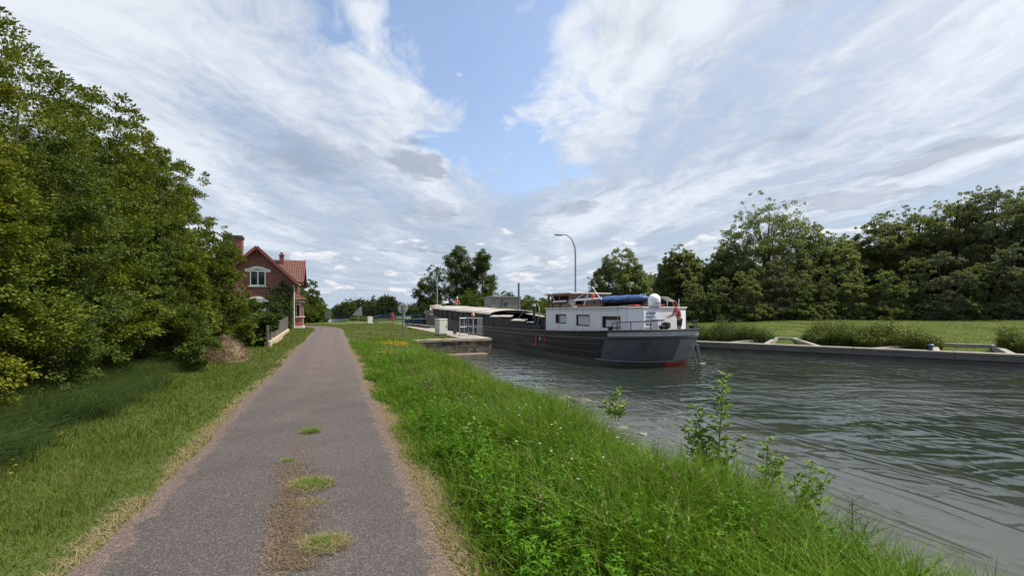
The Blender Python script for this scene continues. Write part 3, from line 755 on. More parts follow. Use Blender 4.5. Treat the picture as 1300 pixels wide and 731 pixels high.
# ---- concrete hut and pole by the lock
x, y = PXY(636, 50)
t = thing('concrete_hut', 'plain grey concrete hut standing behind the barge hatch covers', 'hut', (x, y, 0), R(17))
mh = paint('hut_concrete', (0.22, 0.215, 0.20), 0.9, 0, 0.15, 2, 0.2, dirt=(0.13, 0.13, 0.12))
mb = MB(); mb.box((0.1, 0, 1.6), (3.4, 3.2, 3.2)); wl = mb.build('wall', mh, t, bevel=0.02)
mb = MB(); mb.box((0.1, 0, 3.27), (3.6, 3.4, 0.14)); mb.build('roof', mh, t, bevel=0.02)
mb = MB(); mb.box((-0.35, -1.63, 2.75), (0.07, 0.09, 0.9)); mb.box((0.1, -1.64, 2.5), (0.32, 0.1, 0.32)); mb.build('junction_box', M_dark, t, bevel=0.01)
x, y = PXY(658.5, 48)
mb = MB(); mb.tube([(0, 0, 0), (0, 0, 4.7)], [0.14, 0.11], 10); mb.tube([(0, 0, 4.7), (0, 0, 4.78)], 0.13, 10)
o = mb.build('steel_pole', M_postgrey, smooth=True); o.location = (x, y, 0); tag(o, 'bare dark steel pole beside the concrete hut', 'pole')

# ---- bridge over the canal
xb0, yb = PXY(400, 88); xb1, _ = PXY(497, 88)
t = thing('girder_bridge', 'dark steel lattice bridge crossing the canal in the distance', 'bridge', (xb0, yb, 0))
Lb = xb1-xb0
mbr = paint('bridge_steel', (0.03, 0.034, 0.038), 0.6, 0.2, 0.3)
for yy in (0, 3.6):
    mb = MB(); mb.box((Lb/2, yy, 0.45), (Lb, 0.25, 0.5)); mb.box((Lb/2, yy, 2.12), (Lb, 0.16, 0.14)); mb.box((Lb/2, yy, 1.1), (Lb, 0.06, 0.06)); mb.build('girder', mbr, t)
    mb = MB(); k = 0
    while k*1.1 < Lb-0.5:
        x0 = k*1.1; mb.bar((x0, yy, 0.7), (x0, yy, 2.1), 0.05)
        mb.bar((x0, yy+0.04, 0.7), (min(Lb, x0+1.1), yy+0.04, 2.05), 0.03); k += 1
    mb.build('lattice', mbr, t)
mb = MB(); mb.box((Lb/2, 1.8, 0.30), (Lb, 3.4, 0.2)); mb.build('deck', mbr, t)
for xx in (-1.5, Lb+1.5):
    mb = MB(); mb.box((xx, 1.8, -0.3), (3.2, 5, 1.4)); mb.build('abutment', M_conc, t, bevel=0.03)
# ================================================================ lock keeper's house
def brickmat(name, c1, c2, mortar, scale=1.0):
    m, nt, out = newmat(name); L = nt.links
    tc = nt.nodes.new('ShaderNodeTexCoord')
    sp = nt.nodes.new('ShaderNodeSeparateXYZ'); L.new(tc.outputs['Object'], sp.inputs[0])
    g = nt.nodes.new('ShaderNodeTexCoord')
    # run courses round the building: use x+y as the horizontal coordinate
    cb = nt.nodes.new('ShaderNodeCombineXYZ'); L.new(math_(nt, 'ADD', sp.outputs[0], sp.outputs[1]), cb.inputs[0]); L.new(sp.outputs[2], cb.inputs[1])
    br = nt.nodes.new('ShaderNodeTexBrick'); L.new(cb.outputs[0], br.inputs['Vector'])
    br.inputs['Color1'].default_value = (*c1, 1); br.inputs['Color2'].default_value = (*c2, 1); br.inputs['Mortar'].default_value = (*mortar, 1)
    br.inputs['Scale'].default_value = scale; br.inputs['Brick Width'].default_value = 0.22; br.inputs['Row Height'].default_value = 0.075; br.inputs['Mortar Size'].default_value = 0.009
    n = noise(nt, tc.outputs['Object'], 1.1, 6, 0.65)
    c = mixc(nt, ramp(nt, n, [(0.4, 0), (0.75, 0.5)]).outputs[0], br.outputs[0], (0.10, 0.035, 0.03))
    b = nt.nodes.new('ShaderNodeBsdfPrincipled'); L.new(c, b.inputs['Base Color']); b.inputs['Roughness'].default_value = 0.9
    bp = nt.nodes.new('ShaderNodeBump'); bp.inputs['Strength'].default_value = 0.4; bp.inputs['Distance'].default_value = 0.01
    L.new(br.outputs['Fac'], bp.inputs['Height']); bp.invert = True; L.new(bp.outputs[0], b.inputs['Normal']); L.new(b.outputs[0], out.inputs[0])
    return m
M_brick = brickmat('red_brick', (0.22, 0.06, 0.045), (0.13, 0.036, 0.03), (0.20, 0.14, 0.12))
M_brick_sun = brickmat('sunlit_red_brick', (0.42, 0.14, 0.09), (0.34, 0.10, 0.07), (0.35, 0.26, 0.2))  # the house brick brightened, painting sunlight onto the bay
M_white = paint('window_white', (0.72, 0.72, 0.70), 0.5, 0, 0.05)
M_render = paint('white_render', (0.62, 0.60, 0.56), 0.8, 0, 0.12, 3, 0.1, dirt=(0.42, 0.40, 0.36))
M_glass = paint('dark_window_glass', (0.02, 0.025, 0.03), 0.06, 0, 0.1, 1, 0)
M_barge = paint('verge_wood', (0.18, 0.05, 0.035), 0.7, 0, 0.2)
def tilemat(name):
    m, nt, out = newmat(name); L = nt.links
    tc = nt.nodes.new('ShaderNodeTexCoord')
    br = nt.nodes.new('ShaderNodeTexBrick'); L.new(tc.outputs['UV'], br.inputs['Vector'])
    br.inputs['Color1'].default_value = (0.20, 0.075, 0.048, 1); br.inputs['Color2'].default_value = (0.14, 0.05, 0.036, 1); br.inputs['Mortar'].default_value = (0.09, 0.03, 0.02, 1)
    br.inputs['Scale'].default_value = 1.0; br.inputs['Brick Width'].default_value = 0.24; br.inputs['Row Height'].default_value = 0.34; br.inputs['Mortar Size'].default_value = 0.02; br.offset = 0
    n = noise(nt, tc.outputs['Object'], 2.2, 6, 0.65)
    c = mixc(nt, ramp(nt, n, [(0.40, 0), (0.66, 0.75)]).outputs[0], br.outputs[0], (0.12, 0.085, 0.06))
    b = nt.nodes.new('ShaderNodeBsdfPrincipled'); L.new(c, b.inputs['Base Color']); b.inputs['Roughness'].default_value = 0.85
    sp = nt.nodes.new('ShaderNodeSeparateXYZ'); L.new(tc.outputs['UV'], sp.inputs[0])
    hx = math_(nt, 'ABSOLUTE', math_(nt, 'SINE', math_(nt, 'MULTIPLY', sp.outputs[0], math.pi/0.24)))
    hy = math_(nt, 'FRACT', math_(nt, 'DIVIDE', sp.outputs[1], 0.34))
    bp = nt.nodes.new('ShaderNodeBump'); bp.inputs['Strength'].default_value = 1; bp.inputs['Distance'].default_value = 0.06
    L.new(math_(nt, 'ADD', hx, math_(nt, 'MULTIPLY', hy, -0.7)), bp.inputs['Height']); L.new(bp.outputs[0], b.inputs['Normal']); L.new(b.outputs[0], out.inputs[0])
    return m
M_tile = tilemat('roof_tiles')
def roof_plane(name, a, b, c, d, parent, th=0.10, mat=None):
    """a-b eave, d-c ridge (counter-clockwise seen from outside); real rows of tiles as steps"""
    a, b, c, d = map(Vector, (a, b, c, d))
    n_ = (b-a).cross(d-a).normalized(); up = ((d-a)); Ls = up.length; rows = max(2, int(Ls/0.34))
    vs = []; fs = []; uv = []
    for r_ in range(rows):
        f0, f1 = r_/rows, (r_+1)/rows
        p = [a.lerp(d, f0), b.lerp(c, f0), b.lerp(c, f1), a.lerp(d, f1)]
        bs = len(vs)
        lo, hi = n_*(th+0.035), n_*th
        vs += [p[0]+lo, p[1]+lo, p[2]+hi, p[3]+hi, p[0]+hi*0.2, p[1]+hi*0.2]
        w0 = (p[1]-p[0]).length
        fs += [(bs, bs+1, bs+2, bs+3), (bs+4, bs+5, bs+1, bs)]
        uv += [(0, f0*Ls), (w0, f0*Ls), (w0, f1*Ls), (0, f1*Ls), (0, f0*Ls), (w0, f0*Ls), (w0, f0*Ls+.02), (0, f0*Ls+.02)]
    bs = len(vs); vs += [a, b, c, d, a+n_*th, b+n_*th, c+n_*th, d+n_*th]
    fs += [(bs, bs+3, bs+2, bs+1), (bs, bs+4, bs+7, bs+3), (bs+1, bs+2, bs+6, bs+5), (bs+3, bs+7, bs+6, bs+2)]; uv += [(0, 0)]*16
    me = bpy.data.meshes.new(name); me.from_pydata([tuple(v) for v in vs], [], fs); me.update()
    ul = me.uv_layers.new(name='UVMap')
    for i, u in enumerate(uv): ul.data[i].uv = u
    return link(name, me, mat or M_tile, parent)
hx, hy, _ = W(-3.62, 48.2)
# local frame: x = to the right along the gable wall (QD), y = away from us (PD); origin at the right front corner
house = thing('brick_house', 'red brick house with steep gable, tiled roofs and a wide chimney beside the path', 'house', (hx, hy, 0), math.atan2(QD[1], QD[0]))
wv_ = 6.2
def wallseg_poly(name, poly, y0, y1, mat, parent):
    """polygon in the xz plane given thickness from y0 to y1"""
    mb = MB(); n = len(poly)
    vs = [(p[0], y0, p[1]) for p in poly]+[(p[0], y1, p[1]) for p in poly]
    mb.add(vs, [tuple(range(n)), tuple(reversed(range(n, 2*n)))]+[(i, n+i, n+(i+1) % n, (i+1) % n) for i in range(n)])
    return mb.build(name, mat, parent)
eave, ridge = 4.75, 7.75
wing = wallseg_poly('wall', [(-wv_, 0), (0, 0), (0, eave), (-wv_/2, ridge), (-wv_, eave)], 0, 6.0, M_brick, house)
wallseg_poly('wall', [(-14, -0.02), (-0.02, -0.02), (-0.02, 5.0), (-14, 5.0)], 2.5, 9.2, M_brick, house)
# main roof (ridge across the view)
ry, rz_ = 5.6, 7.2
roof_plane('roof', (-14.4, 1.9, 4.55), (0.75, 1.9, 4.55), (0.75, ry, rz_), (-14.4, ry, rz_), house)
roof_plane('roof', (0.75, 9.6, 4.55), (-14.4, 9.6, 4.55), (-14.4, ry, rz_), (0.75, ry, rz_), house)
wallseg_poly('gable_end', [(0.0, 4.9), (0.25, 4.9), (0.25, 5.05), (0.0, 5.05)], 2.5, 9.0, M_brick, house)
mb = MB(); mb.prism([(2.6, 4.9), (9.1, 4.9), (ry, 7.1)], 0.0, 0.22, M=Matrix(((0, 0, 1, 0), (1, 0, 0, 0), (0, 1, 0, 0), (0, 0, 0, 1)))); mb.build('gable_end', M_brick, house)
mb = MB(); mb.bar((0.78, 1.9, 4.66), (0.78, ry, rz_+0.12), 0.06, 0.24); mb.build('verge_board', M_barge, house)
# wing roof (ridge towards us), overhanging the gable
ov = 0.45; sl = (ridge-eave)/(wv_/2)
ex = 0.42
roof_plane('roof', (ex, -ov, eave-ex*sl), (ex, 5.5, eave-ex*sl), (-wv_/2, 5.5, ridge), (-wv_/2, -ov, ridge), house)
roof_plane('roof', (-wv_-ex, 5.5, eave-ex*sl), (-wv_-ex, -ov, eave-ex*sl), (-wv_/2, -ov, ridge), (-wv_/2, 5.5, ridge), house)
for sx in (0, 1):
    x0 = ex if sx == 0 else -wv_-ex
    mb = MB(); mb.bar((x0, -ov-0.03, eave-ex*sl+0.02), (-wv_/2, -ov-0.03, ridge+0.06), 0.05, 0.26); mb.build('verge_board', M_barge, house)
for k in range(4):
    f = k/4+0.1
    for sg in (1, -1): mb = MB(); mb.box((-wv_/2+sg*((wv_/2)*f+0.1), -ov/2, ridge-(ridge-eave)*f-0.22), (0.12, ov, 0.14)); mb.build('eave_bracket', M_barge, house)
mb = MB(); mb.bar((-wv_/2, -ov, ridge-0.3), (-wv_/2, 0, ridge-0.9), 0.1); mb.build('eave_bracket', M_barge, house)
# chimneys
mb = MB(); mb.box((-5.25, 1.05, 5.6), (1.55, 0.95, 6.2)); ch = mb.build('chimney', M_brick, house)
mb = MB(); mb.box((-5.25, 1.05, 8.72), (1.75, 1.12, 0.12)); mb.box((-5.25, 1.05, 8.86), (1.65, 1.02, 0.14)); mb.build('cap', paint('chimney_cap', (0.05, 0.045, 0.045), 0.9), ch, bevel=0.02)
mb = MB(); mb.box((-1.5, 4.9, 6.9), (0.42, 0.42, 1.5)); ch = mb.build('chimney', M_brick, house); mb = MB(); mb.box((-1.5, 4.9, 7.7), (0.52, 0.52, 0.12)); mb.lathe([(0.14, 7.7), (0.12, 8.0)], (-1.5, 4.9, 0)); mb.build('pot', M_barge, ch)
def arch_window(cx, z0, z1, w_, label=None, shutter=False):
    n = 9; rise = 0.17
    def arc(hw, zt, rs): return [(cx+hw*(1-2*k/(n-1)), zt+rs*(1-(1-2*k/(n-1))**2)) for k in range(n)]
    glass = [(cx-w_/2, z0), (cx+w_/2, z0)]+arc(w_/2, z1-rise, rise)
    gl = wallseg_poly('window', glass, -0.015, 0.05, M_glass if not shutter else paint('shutter_grey', (0.42, 0.45, 0.45), 0.6), house)
    mb = MB()
    for xx in ((-w_/2+0.045, w_/2-0.045, 0) if not shutter else (-w_/2+0.045, w_/2-0.045)):
        mb.box((cx+xx, -0.035, (z0+z1)/2-0.06), (0.09, 0.05, z1-z0-0.08))
    mb.box((cx, -0.034, z0+0.05), (w_-0.18, 0.048, 0.1)); mb.box((cx, -0.034, z1-rise-0.0), (w_-0.18, 0.048, 0.12))
    mb.build('frame', M_white, gl)
    out_ = arc(w_/2+0.10, z1-rise+0.22, rise+0.05); inn = list(reversed(arc(w_/2+0.02, z1-rise+0.0, rise)))
    head = wallseg_poly('lintel', [(cx+w_/2+0.42, z1-rise-0.1), (cx+w_/2+0.42, z1-rise+0.16)]+out_+[(cx-w_/2-0.42, z1-rise+0.16), (cx-w_/2-0.42, z1-rise-0.1), (cx-w_/2-0.04, z1-rise-0.12)]+list(reversed(arc(w_/2+0.02, z1-rise+0.0, rise)))+[(cx+w_/2+0.04, z1-rise-0.12)], -0.09, 0.0, M_render, gl)
    mb = MB(); mb.box((cx, -0.06, z0-0.06), (w_+0.35, 0.16, 0.12)); mb.build('sill', paint('sill_stone', (0.30, 0.32, 0.30), 0.8), gl, bevel=0.01)
arch_window(-3.05, 4.12, 5.72, 1.32)
arch_window(-3.05, 1.25, 2.85, 1.32, shutter=True)
# bay window on the path side
mb = MB(); mb.box((0.40, 1.45, 0.55), (0.80, 1.7, 1.1)); bay = mb.build('bay_window', M_brick_sun, house)
mb = MB()
for (xx, yy, sx, sy) in ((0.70, 0.72, .2, .22), (0.70, 2.18, .2, .22), (0.1, 0.66, 0.2, 0.12)):
    mb = MB(); mb.box((xx, yy, 1.85), (sx, sy, 1.5)); mb.build('brick_pier', M_brick_sun, bay)
mb = MB(); mb.box((0.42, 1.45, 0.10), (0.92, 1.85, 0.22)); mb.build('plinth', M_render, bay, bevel=0.01)
mb = MB(); mb.box((0.42, 1.45, 1.13), (0.94, 1.86, 0.09)); mb.build('sill', M_render, bay, bevel=0.01)
mb = MB(); mb.box((0.36, 1.45, 1.85), (0.6, 1.5, 1.4)); mb.build('glass', M_glass, bay)
mb = MB()
mb.box((0.18, 0.70, 1.85), (0.10, 0.1, 1.4)); mb.box((0.55, 0.70, 1.85), (0.10, 0.1, 1.4)); mb.box((0.68, 1.1, 1.85), (0.05, 0.1, 1.4)); mb.box((0.68, 1.8, 1.85), (0.05, 0.1, 1.4)); mb.box((0.37, 0.70, 2.4), (0.3, 0.08, 0.1)); mb.build('frame', M_white, bay)
mb = MB(); mb.box((0.44, 1.45, 2.68), (0.98, 1.9, 0.20)); mb.build('lintel', M_render, bay, bevel=0.02)
roof_plane('bay_roof', (1.15, 0.25, 2.80), (1.15, 2.65, 2.80), (-0.02, 2.3, 3.75), (-0.02, 0.75, 3.75), bay)
roof_plane('bay_roof', (-0.02, 0.25, 2.80), (1.15, 0.25, 2.80), (-0.0, 0.76, 3.75), (-0.02, 0.75, 3.75), bay)
mb = MB(); mb.tube([(0.06, -0.06, 0.1), (0.06, -0.06, 4.3)], 0.05, 8); mb.build('downpipe', M_render, house, smooth=True)
mb = MB(); mb.bar((ex+0.05, -ov, eave-ex*sl+0.02), (ex+0.05, 2.6, eave-ex*sl+0.02), 0.12); mb.build('gutter', paint('gutter_zinc', (0.3, 0.31, 0.32), 0.5, 0.3), house)
# dormer-like side wall patch under the right verge
mb = MB(); mb.box((0.35, 3.2, 4.62), (0.55, 2.6, 0.25)); mb.build('soffit', M_barge, house)

# ---- garden fence of weathered concrete panels on a pale kerb
fa = W(-2.82, 23.2); fb = W(-3.40, 39.5)
a = Vector((fa[0], fa[1], 0)); b = Vector((fb[0], fb[1], 0)); d = b-a
t = thing('garden_fence', 'grey wooden paling fence on a pale kerb in front of the brick house', 'fence', (a.x, a.y, 0), math.atan2(d.y, d.x))
Lf = d.length
M_pale = paint('weathered_paling', (0.12, 0.11, 0.095), 0.9, 0, 0.35, 5, 0.3, stretch=(3, 1, 1))
M_rustp = paint('rusty_post', (0.20, 0.055, 0.035), 0.8, 0, 0.25)
mb = MB(); mb.box((Lf/2, 0, 0.12), (Lf, 0.26, 0.34)); mb.build('kerb', paint('kerb_stone', (0.42, 0.32, 0.22), 0.9, 0, 0.2, 3, 0.2, dirt=(0.2, 0.17, 0.12)), t, bevel=0.02)
mb = MB(); x = 0.1
while x < Lf-0.1:
    h_ = 0.72+0.22*x/Lf+random.uniform(-0.03, 0.03); mb.box((x, 0.02*math.sin(x*3), 0.3+h_/2), (0.085, 0.022, h_), rz=random.uniform(-.05, .05)); x += 0.115
mb.build('palings', M_pale, t)
for zz in (0.45, 0.86): mb = MB(); mb.box((Lf/2, 0.05, zz), (Lf, 0.05, 0.07)); mb.build('rail', M_pale, t)
for k in range(5):
    mb = MB(); mb.box((Lf*k/4*0.998, 0, 0.5+0.02*k), (0.10, 0.10, 1.1+0.09*k)); mb.build('post', M_rustp if k == 4 else M_pale, t, bevel=0.01)
# ================================================================ barge
BX, BY = 7.86, 20.39
BANG = math.atan2(0.896, -0.445)
barge = thing('canal_barge', 'long black canal barge with a white deckhouse entering the lock', 'barge', (BX, BY, WZ), BANG)
def barge_w(x, y, z):
    c, s_ = math.cos(BANG), math.sin(BANG)
    return (BX+c*x-s_*y, BY+s_*x+c*y, WZ+z)
LB = 38.5
def rail_z(x): return float(np.interp(x, [0, 3, 6, 10, 16, 22, 28, 33, 38.5], [1.74, 1.60, 1.48, 1.40, 1.38, 1.52, 1.82, 2.2, 2.75]))
def hull_pt(tau, zf, side, off=0.0):
    e = max(0.0, 1-zf)
    xs = 0.75*e**1.4; xe = LB-1.3*e
    x = xs+(xe-xs)*tau
    ds, de = x-xs, xe-x
    b = 2.52-0.05*e
    if ds < 2.9: b *= max(0.0, 1-(1-ds/2.9)**2.5)**(1/2.5)
    if de < 4.5: b *= max(0.0, 1-(1-de/4.5)**2.1)**(1/2.1)
    zr = rail_z(xs*0+LB*tau)
    p = Vector((x, side*b, zf*zr))
    if off:
        # outward
        q1 = hull_pt(min(1, tau+1e-3), zf, side); q0 = hull_pt(max(0, tau-1e-3), zf, side)
        d = (q1-q0); n_ = Vector((d.y, -d.x, 0)) if side < 0 else Vector((-d.y, d.x, 0))
        if tau <= 0.0005: n_ = Vector((-1, 0, 0))
        if n_.length > 0: p += n_.normalized()*off
    return p
def taus(a=0.0, b=1.0):
    ds = [2.9*(1-math.cos(k/14*math.pi/2)) for k in range(15)]
    mid = list(np.arange(3.6, 33.6, 1.2)); de = [38.5-4.5*(1-math.cos(k/12*math.pi/2)) for k in range(13)][::-1]
    t = [v/38.5 for v in ds+mid+de]
    return [a]+[v for v in t if a+1e-4 < v < b-1e-4]+[b]
def hull_skin(name, mat, zfs, ta=0.0, tb=1.0, off=0.0, parent=None, sides=(1, -1), caps=True):
    mb = MB()
    for sd in sides:
        T = taus(ta, tb)
        rows = [[hull_pt(t_, z, sd, off) for t_ in T] for z in zfs]
        n = len(T); vs = [p for r_ in rows for p in r_]
        fs = []
        for j in range(len(zfs)-1):
            for i in range(n-1):
                f = (j*n+i, j*n+i+1, (j+1)*n+i+1, (j+1)*n+i)
                fs.append(f if sd < 0 else tuple(reversed(f)))
        mb.add(vs, fs)
    return mb.build(name, mat, parent or barge, smooth=True)
# black tarred steel with scrapes and rust running along the hull
m, nt, out = newmat('hull_black'); L = nt.links
tc = nt.nodes.new('ShaderNodeTexCoord'); ob = tc.outputs['Object']
n1 = noise(nt, mapping(nt, ob, (0.35, 1, 3.2)), 2.2, 9, 0.7); n2 = noise(nt, mapping(nt, ob, (3.0, 3, 0.6)), 1.7, 7, 0.7); n3 = noise(nt, ob, 0.35, 3)
sp = nt.nodes.new('ShaderNodeSeparateXYZ'); L.new(ob, sp.inputs[0])
mid = nt.nodes.new('ShaderNodeMapRange'); L.new(sp.outputs[0], mid.inputs[0]); mid.inputs[1].default_value = 5; mid.inputs[2].default_value = 12
wear = math_(nt, 'MULTIPLY_ADD', mid.outputs[0], 0.16, -0.08)
c = (0.013, 0.013, 0.015)
c = mixc(nt, ramp(nt, math_(nt, 'ADD', n1, wear), [(0.47, 0), (0.66, 0.9)]).outputs[0], c, (0.115, 0.10, 0.09))
c = mixc(nt, ramp(nt, n2, [(0.60, 0), (0.78, 0.7)]).outputs[0], c, (0.07, 0.045, 0.035))
c = mixc(nt, ramp(nt, math_(nt, 'MULTIPLY_ADD', n1, 0.25, sp.outputs[2]), [(0.24, 0.8), (0.34, 0)]).outputs[0], c, (0.09, 0.085, 0.065))
b = nt.nodes.new('ShaderNodeBsdfPrincipled'); L.new(c, b.inputs['Base Color'])
L.new(ramp(nt, n1, [(0.3, 0.28), (0.7, 0.65)]).outputs[0], b.inputs['Roughness'])
bp = nt.nodes.new('ShaderNodeBump'); bp.inputs['Strength'].default_value = 0.5; bp.inputs['Distance'].default_value = 0.03; L.new(math_(nt, 'ADD', n3, math_(nt, 'MULTIPLY', n2, .2)), bp.inputs['Height']); L.new(bp.outputs[0], b.inputs['Normal']); L.new(b.outputs[0], out.inputs[0])
M_hull = m
M_hgrey = paint('stern_grey_paint', (0.085, 0.095, 0.108), 0.42, 0, 0.12, 1.6, 0.08, dirt=(0.05, 0.055, 0.06))
M_hlight = paint('sunlit_stern_pale_line', (0.20, 0.21, 0.225), 0.45, 0, 0.12, 2, 0.08)  # stern grey with sunlight painted in; the pale line shares it
M_band = paint('bulwark_pale_paint', (0.36, 0.38, 0.40), 0.5, 0, 0.14, 3, 0.05, dirt=(0.22, 0.23, 0.24))
M_blk = paint('black_paint', (0.016, 0.016, 0.019), 0.42, 0, 0.4, 5, 0.1, dirt=(0.05, 0.048, 0.045))
M_cab = paint('deckhouse_white', (0.72, 0.73, 0.75), 0.5, 0, 0.05, 1.6, 0.05, dirt=(0.50, 0.48, 0.46), dirt_lo=0.56, dirt_hi=0.85, stretch=(1.2, 1.2, 0.4))
M_cabedge = paint('deckhouse_trim', (0.70, 0.69, 0.66), 0.6, 0, 0.1)
M_deckp = paint('deck_paint', (0.10, 0.075, 0.06), 0.8, 0, 0.3)
M_antif = paint('red_bottom_paint', (0.42, 0.055, 0.05), 0.6, 0, 0.25, 5, 0.15, dirt=(0.25, 0.07, 0.06))
hull_skin('hull', M_hull, [-0.4, -0.15, 0.0, 0.2, 0.5, 0.78, 0.985])
hull_skin('stern_plate', M_hgrey, [0.16, 0.45, 0.76], 0.0, 0.062, 0.012)
hull_skin('stern_plate', M_hlight, [0.17, 0.45, 0.752], 0.0, 0.05, 0.020, sides=(-1,))  # sunlight on this quarter, painted as a paler skin over the grey
hull_skin('waterline_stripe', M_band, [0.125, 0.15], 0.0, 0.072, 0.016)
hull_skin('bulwark', M_band, [0.84, 0.995], 0.0, 0.058, 0.016)
hull_skin('bow_trim', M_cabedge, [0.90, 0.995], 0.93, 1.0, 0.02)
hull_skin('bottom_fairing', M_antif, [-0.12, 0.02, 0.115], 0.0, 0.035, 0.02, sides=(-1,))
hull_skin('bottom_fairing', M_antif, [-0.12, 0.02, 0.115], 0.0, 0.0003, 0.02, sides=(1,))
for zf, r_, mt, ta, tb, nm in ((0.79, 0.045, M_blk, 0, 1, 'rub_rail'), (1.0, 0.05, M_blk, 0, 1, 'gunwale'), (0.60, 0.018, M_hull, 0.07, 0.9, 'plate_seam'), (0.33, 0.022, M_hull, 0.07, 0.93, 'plate_seam'), (0.755, 0.012, M_hlight, 0.0, 0.4, 'pale_line')):
    for sd in (1, -1):
        mb = MB(); mb.tube([hull_pt(t_, zf, sd, 0.015) for t_ in taus(ta, tb)], r_, 6); mb.build(nm, mt, barge, smooth=True)
# inner skin + decks
hull_skin('inner_skin', M_blk, [0.62, 0.98], 0.002, 0.998, -0.05)
def deck(name, ta, tb, dz, mat, y_in=None):
    T = taus(ta, tb); mb = MB()
    L_ = [hull_pt(t_, 0.9, 1, -0.04) for t_ in T]; R_ = [hull_pt(t_, 0.9, -1, -0.04) for t_ in T]
    n = len(T)
    for p in L_+R_: p.z = rail_z(p.x)+dz
    if y_in is None:
        mb.add(L_+R_, [(n+i, n+i+1, i+1, i) for i in range(n-1)])
    else:
        for Q, s_ in ((L_, 1), (R_, -1)):
            I = [Vector((p.x, s_*y_in, p.z)) for p in Q]
            mb.add(Q+I, [(i, i+1, n+i+1, n+i) for i in range(n-1)])
    return mb.build(name, mat, barge)
deck('stern_deck', 0.005, 9.2/38.5, -0.42, M_deckp)
deck('side_deck', 9.2/38.5, 33.5/38.5, -0.03, M_blk, 1.9)
deck('foredeck', 33.5/38.5, 0.995, -0.42, M_deckp)
mb = MB(); mb.box((21.3, 0, 0.35), (24.3, 3.9, 0.08)); mb.build('hold_floor', M_blk, barge)

# draught marks
for (px, w_, col, z0, z1) in ((680, 0.13, (0.45, 0.03, 0.05), 0.42, 1.05), (691, 0.12, (0.45, 0.03, 0.05), 0.78, 1.05), (685.0, 0.07, (0.5, 0.5, 0.5), 0.80, 1.05)):
    k = (px-650)/560; best = min((abs(barge_w(x, 2.56, 0)[0]/barge_w(x, 2.56, 0)[1]-k), x) for x in np.arange(6, 14, 0.02))[1]
    mb = MB(); mb.box((best, 2.535, (z0+z1)/2), (w_*1.5, 0.012, z1-z0)); mb.build('draught_mark', paint('mark_paint', col, 0.6, 0, 0.25, 12, 0.1), barge)

# deckhouse
HB = 2.03; CX0, CX1 = 1.25, 8.85; CZ0, CZ1 = 1.10, 2.76
plan = [(CX0, -1.25), (CX0, 1.25), (1.55, 1.9), (1.8, HB), (CX1, HB), (CX1, -HB), (1.8, -HB), (1.55, -1.9)]
wins = [(733, 748.5), ]
def bx_at(px, y=HB, lo=1.0, hi=12):
    k = (px-650)/560
    return min((abs(barge_w(x, y, 0)[0]/barge_w(x, y, 0)[1]-k), x) for x in np.arange(lo, hi, 0.01))[1]
wspec = []
for (pa, pb, za, zb) in ((705.2, 718.8, 1.88, 2.43), (731.5, 748.5, 1.80, 2.42), (764.5, 791.5, 1.76, 2.36)):
    xa, xb = bx_at(pb), bx_at(pa); wspec.append((max(xa, 1.88), xb, za, zb))
def cab_wall(mb, sgn):
    y = sgn*HB; xs = [2.05]+[v for w_ in sorted(wspec) for v in w_[:2]]+[CX1]
    T = 0.07
    prev = 1.8
    for (xa, xb, za, zb) in sorted(wspec):
        mb.box(((prev+xa)/2, y-sgn*T/2, (CZ0+CZ1)/2), (xa-prev, T, CZ1-CZ0))
        mb.box(((xa+xb)/2, y-sgn*T/2, (CZ0+za)/2), (xb-xa, T, za-CZ0)); mb.box(((xa+xb)/2, y-sgn*T/2, (CZ1+zb)/2), (xb-xa, T, CZ1-zb))
        prev = xb
    mb.box(((prev+CX1)/2, y-sgn*T/2, (CZ0+CZ1)/2), (CX1-prev, T, CZ1-CZ0))
mb = MB(); cab_wall(mb, 1); cab_wall(mb, -1)
mb.box((CX1-0.035, 0, (CZ0+CZ1)/2), (0.07, 2*HB-0.14, CZ1-CZ0))
for i in (7, 0, 1, 2):
    j = (i+1) % 8; p, q_ = plan[i], plan[j]
    if i == 7: p, q_ = plan[7], plan[0]
    mb.bar((p[0], p[1], (CZ0+CZ1)/2), (q_[0], q_[1], (CZ0+CZ1)/2), 0.07, CZ1-CZ0)
mb.bar((1.8, -HB+0.035, (CZ0+CZ1)/2), (1.55, -1.9, (CZ0+CZ1)/2), 0.07, CZ1-CZ0)
cabin = mb.build('deckhouse', M_cab, barge)
big = [(p[0]+(-0.08 if p[0] < 2 else (0.08 if p[0] > 8 else 0)), p[1]*1.035) for p in plan]
mb = MB(); mb.prism(big, CZ1, CZ1+0.05); mb.build('roof', M_cabedge, cabin, bevel=0.01)
mb = MB(); mb.prism([(p[0]+(0.25 if p[0] < 1.9 else -0.1), p[1]*0.93) for p in plan], CZ1+0.05, CZ1+0.075); mb.build('roof_deck', M_deckp, cabin)
M_brown = paint('window_brown', (0.055, 0.028, 0.022), 0.55, 0, 0.3, 8)
M_curt = paint('net_curtain', (0.55, 0.56, 0.60), 0.9, 0, 0.15, 6, 0.1, stretch=(8, 1, 1))
